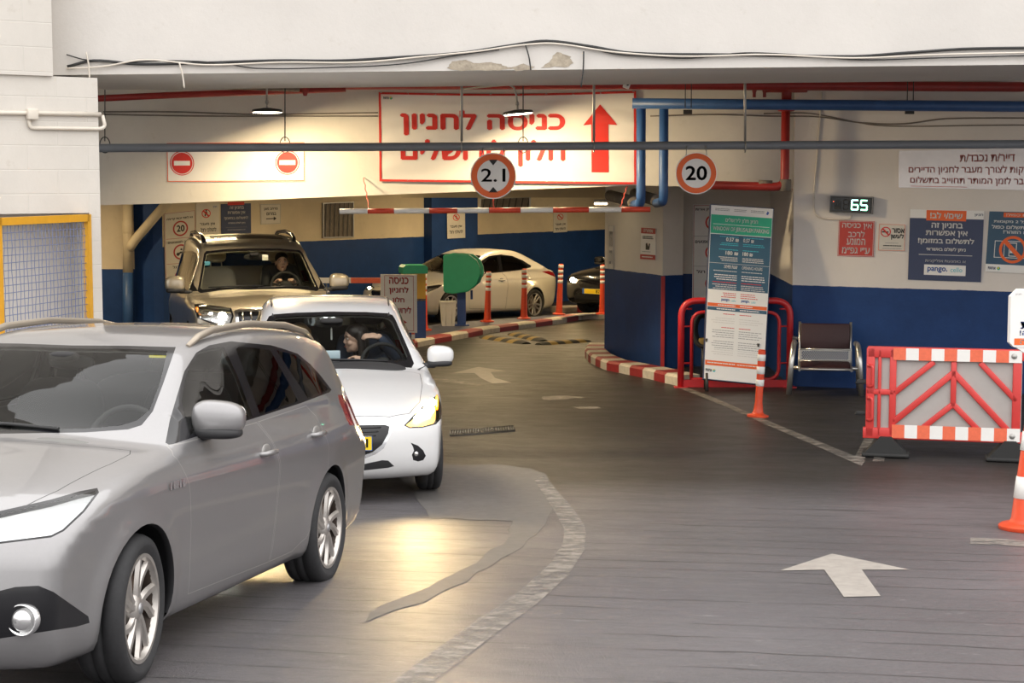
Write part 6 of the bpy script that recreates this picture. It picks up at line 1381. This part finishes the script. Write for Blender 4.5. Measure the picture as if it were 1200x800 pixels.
for i, (u0, v0, u1, v1, m) in enumerate(((101,61,105,92,'cable_white'),(210,73,216,103,'cable_white'),(616,53,622,82,'cable_black'),(684,60,681,102,'cable_black'))):
    cable(['short pale cable end hanging near the block pier', 'pale cable end hanging under the beam above the no-entry panel', 'short black cable end on the cracked plaster', 'black cable end hanging past the beam edge over the banner'][i], [(u0,v0),((u0+u1)/2+1,(v0+v1)/2),(u1,v1)], .007, m, name='cable_end', off=.04)
cable('pair of thin cables clipped along the sign wall above the no-entry panel', [(121,131),(200,131),(300,134),(380,133),(443,132)], .009, 'dusty', Y=YL)
cable('lower thin cable clipped along the sign wall between the lamp and the banner', [(121,134),(240,136),(340,136),(443,136)], .009, 'dusty', Y=YL)
cable('thin dark cable strung under the blue pipe', [(762,136),(830,134),(900,136),(960,137),(1010,144),(1060,145),(1110,139),(1290,139)], .009, 'dusty', Y=20.9, off=.0, g='wall')
cable('second thin cable looping below the blue pipe to a small box', [(895,133),(950,133),(1020,146),(1070,148),(1140,147),(1290,146)], .008, 'dusty', Y=20.9, off=.0, g='wall')
P = [on_plane(u, v, RP, RN)+Vector((wn_.x, wn_.y, 0))*.015 for u, v in ((963,108),(961,140),(958,180),(954,230),(955,248),(962,255),(980,257),(996,256),(998,252))]
C_ = cat([tuple(p) for p in P], 6, False); q = MB(); q.tube([Vector(p)-P[0] for p in C_], .011, 8); o = q.build('cable', MATS['cable_white']); o.location = P[0]; tag(o, 'white cable running down the right wall and curling up into the number display', 'cable')
e = empty('conduit', 'white conduit with a junction box on the block pier', 'conduit', at_y(60, 135, 14.0)); L0 = e.location
ln = Vector((-nr.x, -nr.y, 0)).normalized()
def on_left(u, v, k=.02): return on_plane(u, v, (c0.x, c0.y, 0), (nr.x, nr.y, 0))+ln*k
q = MB(); q.tube([on_left(-30,132)-L0, on_left(35,132.5)-L0, on_left(117,134)-L0], .018, 8); q.build('conduit_run', MATS['cable_white'], e)
q = MB(); q.tube(bend([on_left(33,140)-L0, on_left(34,150)-L0, on_left(117,151)-L0, on_left(122,148)-L0, on_left(119,135)-L0], .04), .016, 8); q.build('conduit_loop', MATS['cable_white'], e)
q = MB(); q.box(on_left(36,134,.03)-L0, (.09,.07,.09), rot=math.atan2(dl.y, dl.x), bev=.01); q.build('junction_box', MATS['cable_white'], e)
e = empty('sensor', 'small white sensor box clipped under the ceiling beside the banner arrow', 'sensor', at_y(735, 98, 19.6)); q = MB(); q.box((0,0,0), (.075,.06,.11), rot=Matrix.Rotation(.35,4,'Y'), bev=.01); q.build('sensor_case', MATS['sign_white'], e)
q = MB(); q.lathe([(.001,-.001),(.014,0),(.016,.008)], c=(.005,-.036,-.01), axis='Y', seg=12); q.build('lens', MATS['gloss_black'], e); q = MB(); q.tube([(0,0,.05),(.02,.02,.25),(.06,.1,1.0)], .008, 6); q.build('bracket', MATS['galv'], e)
# drain pipes in the dark inner corner
e = empty('drain_pipe', 'cream drain pipe with a slanting branch, blue at its foot, in the inner corner', 'pipe', at_y(150, 400, 28.9)); L0 = e.location; Y0 = 28.95
q = MB(); q.tube([at_y(150,228,Y0)-L0, at_y(150,319,Y0)-L0], .088, 16); q.build('upper_pipe', MATS['pipe_cream'], e); q = MB(); q.tube([at_y(150,319,Y0)-L0, at_y(150,405,Y0)-L0], .088, 16); q.build('lower_pipe', MATS['pipe_blue'], e)
q = MB(); q.tube(bend([at_y(197,236,Y0-.05)-L0, at_y(158,281,Y0-.05)-L0, at_y(151,292,Y0-.05)-L0], .1), .08, 14); q.build('branch_pipe', MATS['pipe_cream'], e)
for v in (266,): q = MB(); q.lathe([(.092,-.1),(.098,-.09),(.098,.09),(.092,.1)], c=at_y(150,v,Y0)-L0, seg=18); q.build('pipe_socket', MATS['pipe_cream'], e)
# vent and window grilles
def grille(name, label, P, N, cs, m, nb, bars='v'):
    s = Sign(name, label, 'grille', P, N, cs, 10, 10, m, th=.02); f = s.f
    for i in range(nb):
        t = (i+.5)/nb*10
        if bars == 'v': f.poly([(t-.12,0),(t+.12,0),(t+.5,10),(t+.26,10)], 'lamp_body', 8)
        else: f.rect(0,t-.15,10,t+.15,'galv',8)
    f.border(0,0,10,10,.3,'galv',10); s.done({'lamp_body':'grille_bars','galv':'grille_frame'})
grille('window_grille', 'dim barred window high on the cream inner wall', BP, BN_, ((377,237.5),(413.5,236),(413.5,278),(377,279)), 'dusty', 7)
grille('vent_grille', 'slatted vent grille under the lintel behind the round 2.1 sign', (0,30.95,0), (0,-1,0), ((562,233),(622,231),(622,243),(562,245)), 'dusty', 8)
e = empty('ceiling_light_box', 'small lit yellowish light box under the inner ceiling near the corner wall', 'lamp', at_y(704, 236, 24.0)); q = MB(); q.box((0,0,0), (.20,.10,.05), bev=.01); q.build('lamp_housing', MATS['galv'], e); q = MB(); q.box((0,-.01,-.03), (.18,.09,.03), bev=.008); q.build('lamp_diffuser', MATS['tube_glow'], e)
# ================================================================ caged opening on the pier
mat('frame_yellow', (.72,.36,.02), .45, noise=(8,.12)); mat('mesh_blue', (.16,.20,.36), .5, noise=(8,.1)); mat('crate_blue', (.02,.05,.16), .5)
g0 = Vector((xat(103,14.42), 14.42, 0)); gd = Vector((-1,-4,0)).normalized(); gn = Vector((4,-1,0)).normalized()
e = empty('cage_gate', 'yellow framed wire mesh gate in the block pier', 'gate', g0); zt, zb_ = on_plane(100,251,g0,gn).z, .08; Wg = 1.42
def G(t, z): return gd*t+Vector((0,0,z))
q = MB()
for a, c in ((G(0,zb_),G(0,zt)),(G(Wg,zb_),G(Wg,zt)),(G(0,zt-.03),G(Wg,zt-.03)),(G(0,zb_+.03),G(Wg,zb_+.03))):
    d = (c-a); m_ = (a+c)/2; q.box(m_, (.06,.05,d.length+.0) if abs(d.z) > .5 else (d.length,.05,.06), rot=math.atan2(gd.y, gd.x))
q.build('gate_frame', MATS['frame_yellow'], e)
q = MB(); sp_ = .058
for i in range(1, int(Wg/sp_)): q.tube([G(i*sp_+.003*(-1)**k, zb_+.05+(zt-zb_-.1)*k/12)+gn*.004*(-1)**(i+k) for k in range(13)], .003, 4)
for j in range(1, int((zt-zb_)/sp_)): q.tube([G(Wg*k/8, zb_+j*sp_)+gn*.004*(-1)**(j+k) for k in range(9)], .003, 4)
w_ = q.build('wire_mesh', MATS['mesh_blue'], e)
q = MB()
for z in (.4, 1.7): q.lathe([(.018,-.06),(.018,.06)], c=(0,0,z), seg=10, capped=True)
q.build('hinges', MATS['galv'], e)
for k in range(4):
    p = at_y(11, 345, 13.80); b = MB(); b.box((0,0,.0), (.34,.34,.02)); z0 = .05+.29*k
    for sx in (-1,1):
        for i in range(5): b.box((sx*.16, -.13+.065*i, .14), (.02,.03,.27)); b.box((-.13+.065*i, sx*.16, .14), (.03,.02,.27))
        b.box((sx*.165,0,.26), (.03,.36,.03)); b.box((0,sx*.165,.26), (.36,.03,.03))
    o = b.build('crate', MATS['crate_blue']); o.location = (p.x, p.y, ground(p.y)+.012+.285*k); o.rotation_euler.z = .6
    tag(o, ['blue slatted crate at the bottom of the stack behind the wire mesh', 'blue slatted crate second from the bottom of the stack behind the mesh', 'blue slatted crate third from the bottom of the stack behind the mesh', 'topmost blue slatted crate of the stack behind the mesh'][k], 'crate', 'crates stacked behind the mesh gate')
# ================================================================ kerbs and island
mat('kerb_red', (.30,.022,.025), .55, noise=(12,.3)); mat('kerb_white', (.60,.54,.45), .6, noise=(12,.25)); mat('island_top', (.055,.062,.11), .5, noise=(4,.5)); mat('rubber', (.02,.02,.02), .7); mat('bump_yellow', (.25,.17,.04), .6, noise=(10,.3))
def kerb(label, pix, depth, h, step, name='kerb', first=0, top_m=None, back=None):
    P = [on_ground(u, v) for u, v in pix]; e = empty(name, label, 'kerb', P[0]); O = P[0]
    D = []; 
    for i, p in enumerate(P):
        t = (P[min(i+1,len(P)-1)]-P[max(i-1,0)]); t.z = 0; t.normalize(); nn = Vector((-t.y, t.x, 0))
        D.append(nn if nn.y > 0 or (nn.y > -.2 and nn.x > 0) else -nn)
    S_ = [0]
    for a, b in zip(P, P[1:]): S_.append(S_[-1]+(b-a).length)
    def at(s):
        for i in range(len(P)-1):
            if s <= S_[i+1]+1e-9: k = (s-S_[i])/(S_[i+1]-S_[i]); return P[i].lerp(P[i+1], k), D[i].lerp(D[i+1], k).normalized()
        return P[-1], D[-1]
    n = max(2, round(S_[-1]/step)); 
    for i in range(n):
        q = MB(); ss = [S_[-1]*(i+j/4)/n for j in range(5)]; V = []
        for s in ss:
            p, d = at(s); p = p-O; V += [p+Vector((0,0,-.02)), p+d*.0+Vector((0,0,h-.03)), p+d*.03+Vector((0,0,h)), p+d*depth+Vector((0,0,h)), p+d*depth+Vector((0,0,-.02))]
        F = [(5*a+b, 5*a+(b+1) % 5, 5*a+5+(b+1) % 5, 5*a+5+b) for a in range(4) for b in range(5)]+[(0,1,2,3,4),(24,23,22,21,20)]
        q.mesh(V, F); q.build('kerb_block', MATS['kerb_red' if (i+first) % 2 else 'kerb_white'], e)
    if top_m:
        q = MB(); A = [P[i]-O+D[i]*depth for i in range(len(P))]; Bk = [on_ground(u, v, h)-O for u, v in back]
        V = [a+Vector((0,0,h-.002)) for a in A]+[b for b in Bk]; n1 = len(A)
        top = V; bot = [v-Vector((0,0,h+.05)) for v in V]; idx = list(range(n1))+list(range(len(V)-1, n1-1, -1)); m1 = len(V)
        q.mesh(top+bot, [idx]+[(idx[i], idx[(i+1) % len(idx)], m1+idx[(i+1) % len(idx)], m1+idx[i]) for i in range(len(idx))]); q.build('island_surface', MATS[top_m], e)
    return e
kerb('red and white painted kerb curving round the blue corner wall', [(689,411),(686,415),(685.5,419),(691,425),(698,428.5),(709,433.5),(725,436.5),(738,439.5),(759,443.5),(776,448),(794,452)], .30, .13, .36, first=0)
isl = kerb('traffic island with a red and white kerb under the ticket machine and striped posts', [(470,411),(498,405),(522,400.5),(549,395.5),(574,390.5),(601,387),(629,383),(658,379),(681,374.5),(709,373.5)], .22, .11, .75, name='traffic_island', first=1, top_m='island_top', back=[(462,395),(480,388),(510,380),(540,377),(580,374),(620,371.5),(660,368),(709,366.5)])
kerb('far red and white kerb at the foot of the inner wall behind the black car', [(653,366.5),(675,365.5),(702,366.5)], .25, .13, .7, first=0)
def bump(label, a, c, wpx):
    A, B = on_ground(*a), on_ground(*c); e = empty('speed_bump', label, 'speed bump', A); d = B-A; n = 7; t = d.normalized(); s = Vector((-t.y, t.x, 0))
    for i in range(n):
        q = MB(); p0, p1 = d*(i/n), d*((i+1)/n); V = []
        for p in (p0, p1):
            k = .6 if (i == 0 and p is p0) or (i == n-1 and p is p1) else 1
            V += [p+s*x*wpx*k+Vector((0,0,z*k-.005)) for x, z in ((-1,0),(-.6,.04),(-.25,.055),(.25,.055),(.6,.04),(1,0))]
        q.mesh(V, [(j, j+1, 7+j, 6+j) for j in range(5)]+[(0,6,11,5),(0,1,2,3,4,5),(11,10,9,8,7,6)], False); q.build('bump_block', MATS['bump_yellow' if i % 2 else 'rubber'], e)
bump('black and yellow rubber speed bump in front of the traffic island', (566,395.5), (617,403), .16); bump('black and yellow rubber speed bump further behind, beside the traffic island kerb', (600,391.5), (637,400), .16); bump('black and yellow rubber speed bump across the lane at the red kerb end', (631,404), (689,400), .16)
# ================================================================ posts, bollard, cone
mat('post_orange', (.70,.07,.02), .45, noise=(20,.15)); mat('post_dark', (.35,.03,.02), .5); mat('band_white', (.80,.79,.76), .35)
def flex_post(label, u, v, dz, Hh, bands, lean=(0,0), base=.115, group='striped lane posts on the island', r=.04, thick=False):
    p = on_ground(u, v, dz); e = empty('lane_post', label, 'post', p, (lean[0], lean[1], 0), group)
    q = MB(); 
    if thick: q.lathe([(.001,.0),(base,.0),(base,.02),(.075,.035),(.062,.10),(r+.002,Hh*.62),(r,Hh*.64),(r,Hh-.01),(r-.012,Hh),(.001,Hh)], seg=28)
    else: q.lathe([(.001,0),(base,0),(base,.018),(.07,.03),(.055,.05),(r+.008,.10),(r,.16),(r,Hh-.01),(r-.012,Hh),(.001,Hh)], seg=28)
    b = q.build('post', MATS['post_orange'], e, edge_split=40)
    for a, c in bands: q = MB(); q.lathe([(r+.0005,a),(r+.004,a+.002),(r+.004,c-.002),(r+.0005,c)], seg=28); q.build('reflective_band', MATS['band_white'], e)
    return e
flex_post('orange flexible post with three white bands standing on the lane line before the price board', 888, 488, 0, .72, ((.33,.40),(.46,.54),(.60,.67)), (0,.05), .115, None)
b4 = lambda H: [(H*(.62+.10*i), H*(.62+.10*i)+.062*H) for i in range(4)]
for (u, v, dz, Hh, ln_), lab in zip(((497,387,.11,.98,(0,0)),(571,377,.11,.93,(0,.03)),(614,373.5,.11,.95,(0,.01)),(655,368.5,.11,1.0,(0,.04)),(706,368,.11,.98,(0,0))), ('striped orange post on the island beside the green topped cabinet', 'striped orange post in front of the front door of the white saloon', 'striped orange post before the rear wheel of the white saloon', 'striped orange post standing between the saloon and the black car', 'striped orange post in front of the black car at the corner wall')): flex_post(lab, u, v, dz, Hh, b4(Hh), ln_, .13, r=.048, thick=True)
def cone(label, u, v, Hh, rb, bands, base=.23):
    p = on_ground(u, v); e = empty('traffic_cone', label, 'cone', p, (math.atan(-.0655), 0, .3)); R_ = lambda z: rb+(.03-rb)*(z-.04)/(Hh-.04)
    q = MB(); q.lathe([(.001,.0),(base-.01,.0),(base,.01),(base,.03),(base-.015,.042),(rb+.03,.046),(rb+.008,.055),(R_(.08),.08),(.03,Hh-.02),(.026,Hh),(.015,Hh)], seg=40); q.build('cone_body', MATS['post_orange'], e, edge_split=45)
    for a, c in bands: q = MB(); q.lathe([(R_(a)+.001,a),(R_(a)+.004,a+.002),(R_(c)+.004,c-.002),(R_(c)+.001,c)], seg=40); q.build('reflective_band', MATS['band_white'], e)
    return e
cone('orange traffic cone with white bands at the frame edge by the plastic barrier', 1213, 620, .98, .165, ((.22,.37),(.55,.68)), .245)
p = on_ground(1214, 620); e = empty('caution_board', 'white plastic caution board with a red triangle, raised on top of the traffic cone', 'sign', p+Vector((0,0,.985)))
z1, z0, hw = .675, .28, .225; q = MB(); q.prism([(-hw,z0+.03),(-hw+.03,z0),(hw-.03,z0),(hw,z0+.03),(hw,z1-.05),(hw-.05,z1),(-hw+.05,z1),(-hw,z1-.05)], (1,0,0),(0,0,1),(0,1,0),(0,-.03,0), .06); q.prism([(-hw+.01,z0+.02),(hw-.01,z0+.02),(.06,z0-.08),(-.06,z0-.08)], (1,0,0),(0,0,1),(0,1,0),(0,-.025,0), .05); q.build('board_case', MATS['sign_white'], e)
q = MB(); q.tube([(0,0,-.03),(0,0,z0-.05)], .022, 10); q.build('board_stem', MATS['band_white'], e)
f = Flat((-hw,-.03,z0), (1,0,0), (0,0,1), (0,-1,0)); f.poly([(.10,.20),(.35,.20),(.225,.36)],'print_orange',1); f.poly([(.14,.222),(.31,.222),(.225,.33)],'print_white',2); f.fit('זהירות',.07,.38,.125,.175,'print_blue',1,.02); f.fit('רטוב חלקה!',.065,.39,.07,.118,'print_blue',1,.02); f.rect(.03,.015,.42,.06,'print_orange',1); f.fit('תודה',.07,.2,.022,.052,'print_white',2,.02); f.fit('חניון',.03,.07,.352,.366,'print_grey',1,0); f.build(e, {'print_orange':'warning_triangle'})
# ================================================================ plastic barrier
mat('barrier_red', (.62,.05,.045), .4, noise=(10,.1)); mat('barrier_panel', (.40,.37,.35), .5, noise=(10,.06)); mat('reflect_orange', (.80,.16,.08), .35, noise=(30,.12)); mat('reflect_white', (.82,.80,.77), .35)
pL, pR = on_ground(1040, 540), on_ground(1190, 547); 
yb = 15.45; x0b, x1b = xat(1016, yb), xat(1206, yb-.35)
e = empty('plastic_barrier', 'red plastic traffic barrier with striped reflective strips, on black rubber feet', 'barrier', (x0b, yb, 0), (0,0,-math.atan2(.35, x1b-x0b))); Wb = math.hypot(x1b-x0b, .35); z0, z1 = CAMZ-(514-211)/FPX*yb, CAMZ-(405-211)/FPX*yb; z0b = z0
X = lambda u: (u-1016)/190*Wb
Z = lambda v: z1-(v-405)/(514-405)*(z1-z0)
def bar2(q, pts, w, y=-.02, d=.07):
    for (u0, v0), (u1, v1) in zip(pts, pts[1:]):
        a, c = Vector((X(u0),0,Z(v0))), Vector((X(u1),0,Z(v1))); dd = (c-a); L = dd.length; ang = math.atan2(dd.z, dd.x); q.box((a+c)/2+Vector((0,y+d/2,0)), (L+w*.6,d,w), rot=Matrix.Rotation(-ang,4,'Y'), bev=.008)
q = MB(); t = .055
bar2(q, [(1023,412),(1203,412)], .10); bar2(q, [(1019,508),(1203,508)], .10); bar2(q, [(1023,410),(1023,510)], .075); bar2(q, [(1050,410),(1050,508)], .06); bar2(q, [(1196,410),(1196,508)], .075)
bar2(q, [(1020,459),(1050,459)], .05); bar2(q, [(1034,410),(1034,510)], .03)
bar2(q, [(1053,459),(1097,423)], .05); bar2(q, [(1053,493),(1122,434),(1185,498)], .055); bar2(q, [(1088,499),(1122,471),(1151,499)], .05); bar2(q, [(1122,423),(1122,472)], .05); bar2(q, [(1154,423),(1195,464)], .05)
q.build('barrier_frame', MATS['barrier_red'], e)
q = MB(); q.box((Wb/2,.025,(z0+z1)/2), (Wb-.06,.03,z1-z0-.1)); q.build('barrier_panel', MATS['barrier_panel'], e)
for nm, va, vb in (('upper_strip',406.5,420.5),('lower_strip',497,512.5)):
    for i in range(10):
        a, c = 1050+i*15.1, 1050+(i+1)*15.1; q = MB(); q.box(((X(a)+X(c))/2,-.024,(Z(va)+Z(vb))/2), (X(c)-X(a),.006,abs(Z(va)-Z(vb)))); q.build('reflective_strip', MATS['reflect_orange' if i % 2 == 0 else 'reflect_white'], e)
for v in (413, 506): q = MB(); q.lathe([(.001,-.01),(.02,-.008),(.026,0)], c=(X(1192),-.028,Z(v)), axis='Y', seg=16); q.build('bolt', MATS['galv'], e)
for v in (448, 485): q = MB(); q.box((X(1013),.02,Z(v)), (.10,.05,.04), bev=.01); q.box((X(1008),.02,Z(v)-.01), (.05,.04,.02), bev=.008); q.build('connector_lug', MATS['rubber'], e)
for v0, v1 in ((428,452),(466,492)): q = MB(); q.tube(bend([(X(1020),-.02,Z(v0)),(X(1026),-.05,Z(v0)),(X(1026),-.05,Z(v1)),(X(1020),-.02,Z(v1))],.03), .016, 8); q.build('carry_handle', MATS['barrier_red'], e)
for u in (1043, 1190):
    q = MB(); h_ = z0b+.02; q.box((X(u),.02,.03), (.42,.24,.035), bev=.012); 
    q.mesh([(X(u)+dx*s,.02+dy,z) for s, dy in ((1,-.1),(1,.1)) for dx, z in ((-.19,.04),(.19,.04),(.05,h_),(-.05,h_))], [(0,1,2,3),(7,6,5,4),(0,4,5,1),(1,5,6,2),(2,6,7,3),(3,7,4,0)]); q.build('barrier_foot', MATS['rubber'], e)
# ================================================================ guard rail, hose, chair
yg = 20.74; gz = ground(yg); e = empty('guard_rail', 'red tubular guard rail with rounded corners, behind the leaning price board', 'rail', (xat(862,yg), yg, gz)); xl, xr = xat(799,yg)-e.location.x, xat(927,yg)-e.location.x; ztr = CAMZ-(351-211)/FPX*yg
q = MB(); q.tube(bend([(xl,0,.0),(xl,0,ztr),(xr,0,ztr),(xr,0,.0)], .2, 8), .04, 14); q.build('outer_rail', MATS['pipe_red_bright'] if 'pipe_red_bright' in MATS else mat('pipe_red_bright', (.55,.02,.025), .35, noise=(9,.15)), e)
q = MB(); q.tube(bend([(xl+.13,0,.10),(xl+.13,0,ztr-.14),(xr-.13,0,ztr-.14),(xr-.13,0,.10),(xl+.14,0,.10),(xl+.13,0,.12)], .15, 8), .022, 10); q.build('inner_rail', MATS['pipe_red_bright'], e)
q = MB(); q.box(((xl+xr)/2,0,.05), (xr-xl,.05,.09)); 
for x in (xl, xr): q.box((x,0,.006), (.16,.16,.012))
q.build('foot_plate', MATS['pipe_red_bright'], e)
q = MB()
for z in (.3,.75,ztr-.1):
    for x, s in ((xl,1),(xr,-1)): q.tube([(x,0,z),(x+s*.13,0,z)], .012, 6)
q.build('spacer', MATS['pipe_red_bright'], e); q = MB(); q.tube([(xr+.03,-.02,.62),(xr+.12,-.04,.60)], .018, 8); q.box((xr+.05,-.03,.57), (.05,.04,.06), bev=.01); q.build('padlock', MATS['galv'], e)
p = at_y(824, 386, 21.3); e = empty('hose_reel', 'black looped hose on a yellow bracket, peeping out beside the price board', 'hose', p); q = MB(); 
for k in range(3): q.tube([(math.cos(a)*(.15-.02*k)*.8, .04*k, math.sin(a)*(.21-.02*k)) for a in np.linspace(0, 2*PI, 29)[:-1]], .032, 8, closed=True)
q.build('hose', MATS['rubber'], e); q = MB(); q.box((.02,.05,-.16), (.16,.14,.10), bev=.02); q.build('reel_bracket', MATS['bump_yellow'], e); q = MB(); q.tube([(.02,.08,-.2),(.02,.08,-p.z+ground(21.3))], .03, 8); q.build('reel_post', MATS['lamp_body'], e)
mat('chair_metal', (.55,.54,.52), .3, .9, noise=(20,.05)); mat('chair_pad', (.034,.007,.009), .55, noise=(60,.3))
yc = 20.12; e = empty('waiting_chair', 'metal waiting chair with dark maroon pads against the blue wall', 'chair', (xat(969,yc), yc, ground(yc)), (0,0,-.16)); ws = .30
for nm, zc_, yy, dz_, rx in (('back_pad',.655,.16,.30,-.12),('seat_pad',.355,-.05,.0,0)):
    q = MB()
    if nm == 'back_pad': q.box((0,.19,.665), (2*ws-.02,.045,.30), rot=Matrix.Rotation(-.14,4,'X'), bev=.015)
    else: q.box((0,-.06,.335), (2*ws-.02,.34,.05), rot=Matrix.Rotation(.10,4,'X'), bev=.02)
    q.build(nm, MATS['chair_pad'], e)
q = MB(); hs = .0085; rows, cols_ = 5, 20
def sheet(z0_, z1_, y0_, y1_):
    nx, nz = 46, 8
    for i in range(nx):
        for j in range(nz):
            if 2 <= i < nx-2 and 1 <= j < nz-1 and (i+j) % 2: continue
            xa, xb_ = -ws+2*ws*i/nx, -ws+2*ws*(i+1)/nx; a, c = j/nz, (j+1)/nz
            q.poly([(xa,y0_+(y1_-y0_)*a,z0_+(z1_-z0_)*a),(xb_,y0_+(y1_-y0_)*a,z0_+(z1_-z0_)*a),(xb_,y0_+(y1_-y0_)*c,z0_+(z1_-z0_)*c),(xa,y0_+(y1_-y0_)*c,z0_+(z1_-z0_)*c)])
sheet(.375,.505,.10,.15)
q.tube([(-ws,.15,.51),(ws,.15,.51)], .012, 8); q.tube([(-ws,.10,.37),(ws,.10,.37)], .014, 8); q.tube([(-ws,-.24,.31),(ws,-.24,.31)], .016, 8); q.box((0,-.06,.30), (2*ws,.36,.012)); q.build('perforated_shell', MATS['chair_metal'], e)
for s in (-1,1):
    q = MB(); q.tube(bend([(s*ws,.24,.83),(s*ws,.17,.50),(s*ws,.10,.34),(s*ws,-.26,.30)], .06), .016, 8); q.build('side_frame', MATS['chair_metal'], e)
    x = s*(ws+.07); q = MB(); q.tube(bend([(x-s*.01,.16,.60),(x,-.20,.59),(x+s*.01,-.30,.45),(x+s*.035,-.30,.0)], .12), [.030]*20, 8) if False else q.tube(bend([(x-s*.01,.20,.58),(x,-.18,.60),(x+s*.02,-.28,.45),(x+s*.05,-.29,.012)], .10, 5), .033, 10); q.tube([(x,.20,.58),(x+s*.03,.22,.012)], .022, 8); q.build('arm_leg', MATS['chair_metal'], e)
q = MB(); q.tube([(-ws-.08,.0,.30),(ws+.08,.0,.30)], .024, 10); q.build('cross_beam', MATS['chair_metal'], e)
# ================================================================ ticket machine, cabinet, boards on the island
mat('machine_green', (.02,.30,.16), .4, noise=(8,.08)); mat('machine_blue', (.02,.055,.22), .45); mat('machine_yellow', (.55,.33,.04), .5); mat('bin_white', (.60,.57,.52), .55)
p = on_ground(541, 381, .11); e = empty('ticket_machine', 'green rounded ticket machine on a blue post on the traffic island', 'machine', p, (0,0,.0)); s0 = FPX/p.y; zh = (381-343)/s0
out = [(-.30,0),(-.30,.62),(-.12,.66),(.12,.64),(.26,.54),(.32,.40),(.33,.28),(.26,.10),(.12,-.02),(-.14,-.06),(-.26,-.04)]
q = MB(); q.prism([(x_*1.05, zh+.06+z_*1.0) for x_, z_ in out], (1,.0,0), (0,0,1), (0,1,0), (0,-.28,0), .30); hd = q.build('machine_head', MATS['machine_green'], e); bv = hd.modifiers.new('round', 'BEVEL'); bv.width = .02; bv.segments = 2
q = MB(); q.prism([(x_*.9, zh+.10+z_*.92) for x_, z_ in out], (1,0,0), (0,0,1), (0,1,0), (.10,.02,0), .22); hd = q.build('machine_rear', MATS['machine_green'], e)
q = MB(); q.box((0,0,zh/2+.02), (.15,.15,zh+.1)); q.box((.0,0,.01), (.28,.28,.02)); q.box((.18,.0,zh-.03), (.04,.1,.16)); q.build('machine_post', MATS['machine_blue'], e)
p = on_ground(486, 396, .11); e = empty('barrier_cabinet', 'boom barrier cabinet with a green top and yellow side, behind the red lettered board', 'machine', p, (0,0,.25)); s0 = FPX/p.y; Hc = (399-313)/s0
q = MB(); q.box((0,.1,Hc*.27), (.34,.34,Hc*.54)); q.build('cabinet_base', MATS['machine_blue'], e); q = MB(); q.box((0,.1,Hc*.70), (.34,.34,Hc*.38)); q.build('cabinet_front', MATS['machine_yellow'], e); q = MB(); q.prism([(-.2,Hc*.885),(.2,Hc*.885),(.2,Hc*.97),(.16,Hc),(-.16,Hc),(-.2,Hc*.97)], (1,0,0), (0,0,1), (0,1,0), (0,-.1,0), .40); q.build('cabinet_top', MATS['machine_green'], e)
p2 = p+Vector((-.24,.02,0)); zb2 = CAMZ-(328-211)/FPX*p2.y; e2 = empty('boom_arm', 'pale boom barrier arm with an orange band reaching behind the gold off-roader', 'boom', Vector((p2.x, p2.y, zb2)), (0,0,.0))
for a, c, m_ in ((0,.20,'sign_white'),(.20,.78,'reflect_orange'),(.78,3.0,'sign_white')): q = MB(); q.box((-(a+c)/2,.0,0), (c-a,.05,.085)); q.build('arm_section', MATS[m_], e2)
pb = on_ground(468, 405); Yb_ = 26.7; e = empty('entrance_board', 'white board with dark red lettering and arrow on striped legs, beside the white hatchback roof', 'sign', at_y(470, 404, Yb_)); L0 = e.location
Nb = Vector((.12,-1,0)).normalized(); Q = [on_plane(u, v, (0,Yb_,0), Nb)-L0 for u, v in ((446,388),(489,390),(488.5,322),(446,321.5))]
q = MB(); q.mesh(Q+[p_-Nb*.06 for p_ in Q], [(0,1,2,3),(7,6,5,4)]+[(i,4+i,4+(i+1) % 4,(i+1) % 4) for i in range(4)]); q.build('board_panel', MATS['sign_white'], e)
f = Flat((0,0,0), (1,0,0), (0,0,1), Nb, Q, 43, 67); f.border(4.5,2,39,66,.5,'print_maroon',1)
for t_, x0, x1, y, hh in (('כניסה',10,33,56,8),('לחניון',10,33,44,9),('חלון',14,28,33,8),('לירושלים',8,36,22,8)): f.fit(t_, x0, x1, y, y+hh, 'print_maroon', 1, .03)
f.rect(12,10.5,24,13,'print_maroon',1); f.poly([(23,7),(31,11.8),(23,16.5)],'print_maroon',1); f.build(e)
for i, du in enumerate((4, 38)):
    q = MB(); b = Q[0].lerp(Q[1], du/43); gz = ground(Yb_)-L0.z
    for k in range(4):
        za, zc = b.z+.05-(b.z+.05-gz)*k/4, b.z+.05-(b.z+.05-gz)*(k+1)/4; q.mi = k % 2; q.box((b.x, b.y+.03, (za+zc)/2), (.05,.05,abs(za-zc)))
    q.build('board_leg', [MATS['reflect_orange'], MATS['reflect_white']], e)
p = on_ground(525, 381.5, .11); e = empty('waste_bin', 'tall tapered white waste bin beside the blue machine post', 'bin', p, (0,0,.15)); q = MB(); Hb = .44
for (w0, w1, z0_, z1_) in ((.105,.135,0,Hb-.03),(.145,.145,Hb-.03,Hb)):
    V = [(sx*w0,sy*w0,z0_) for sx, sy in ((-1,-1),(1,-1),(1,1),(-1,1))]+[(sx*w1,sy*w1,z1_) for sx, sy in ((-1,-1),(1,-1),(1,1),(-1,1))]; q.mesh(V, [(3,2,1,0)]+[(i,(i+1) % 4,4+(i+1) % 4,4+i) for i in range(4)]+([(4,5,6,7)] if w0 == w1 else []))
q.build('bin_body', MATS['bin_white'], e); q = MB()
for x in (-.05,.05): q.tube([(x,-.112,.03),(x*1.2,-.138,Hb-.05)], .006, 6)
q.build('bin_rib', MATS['bin_white'], e)
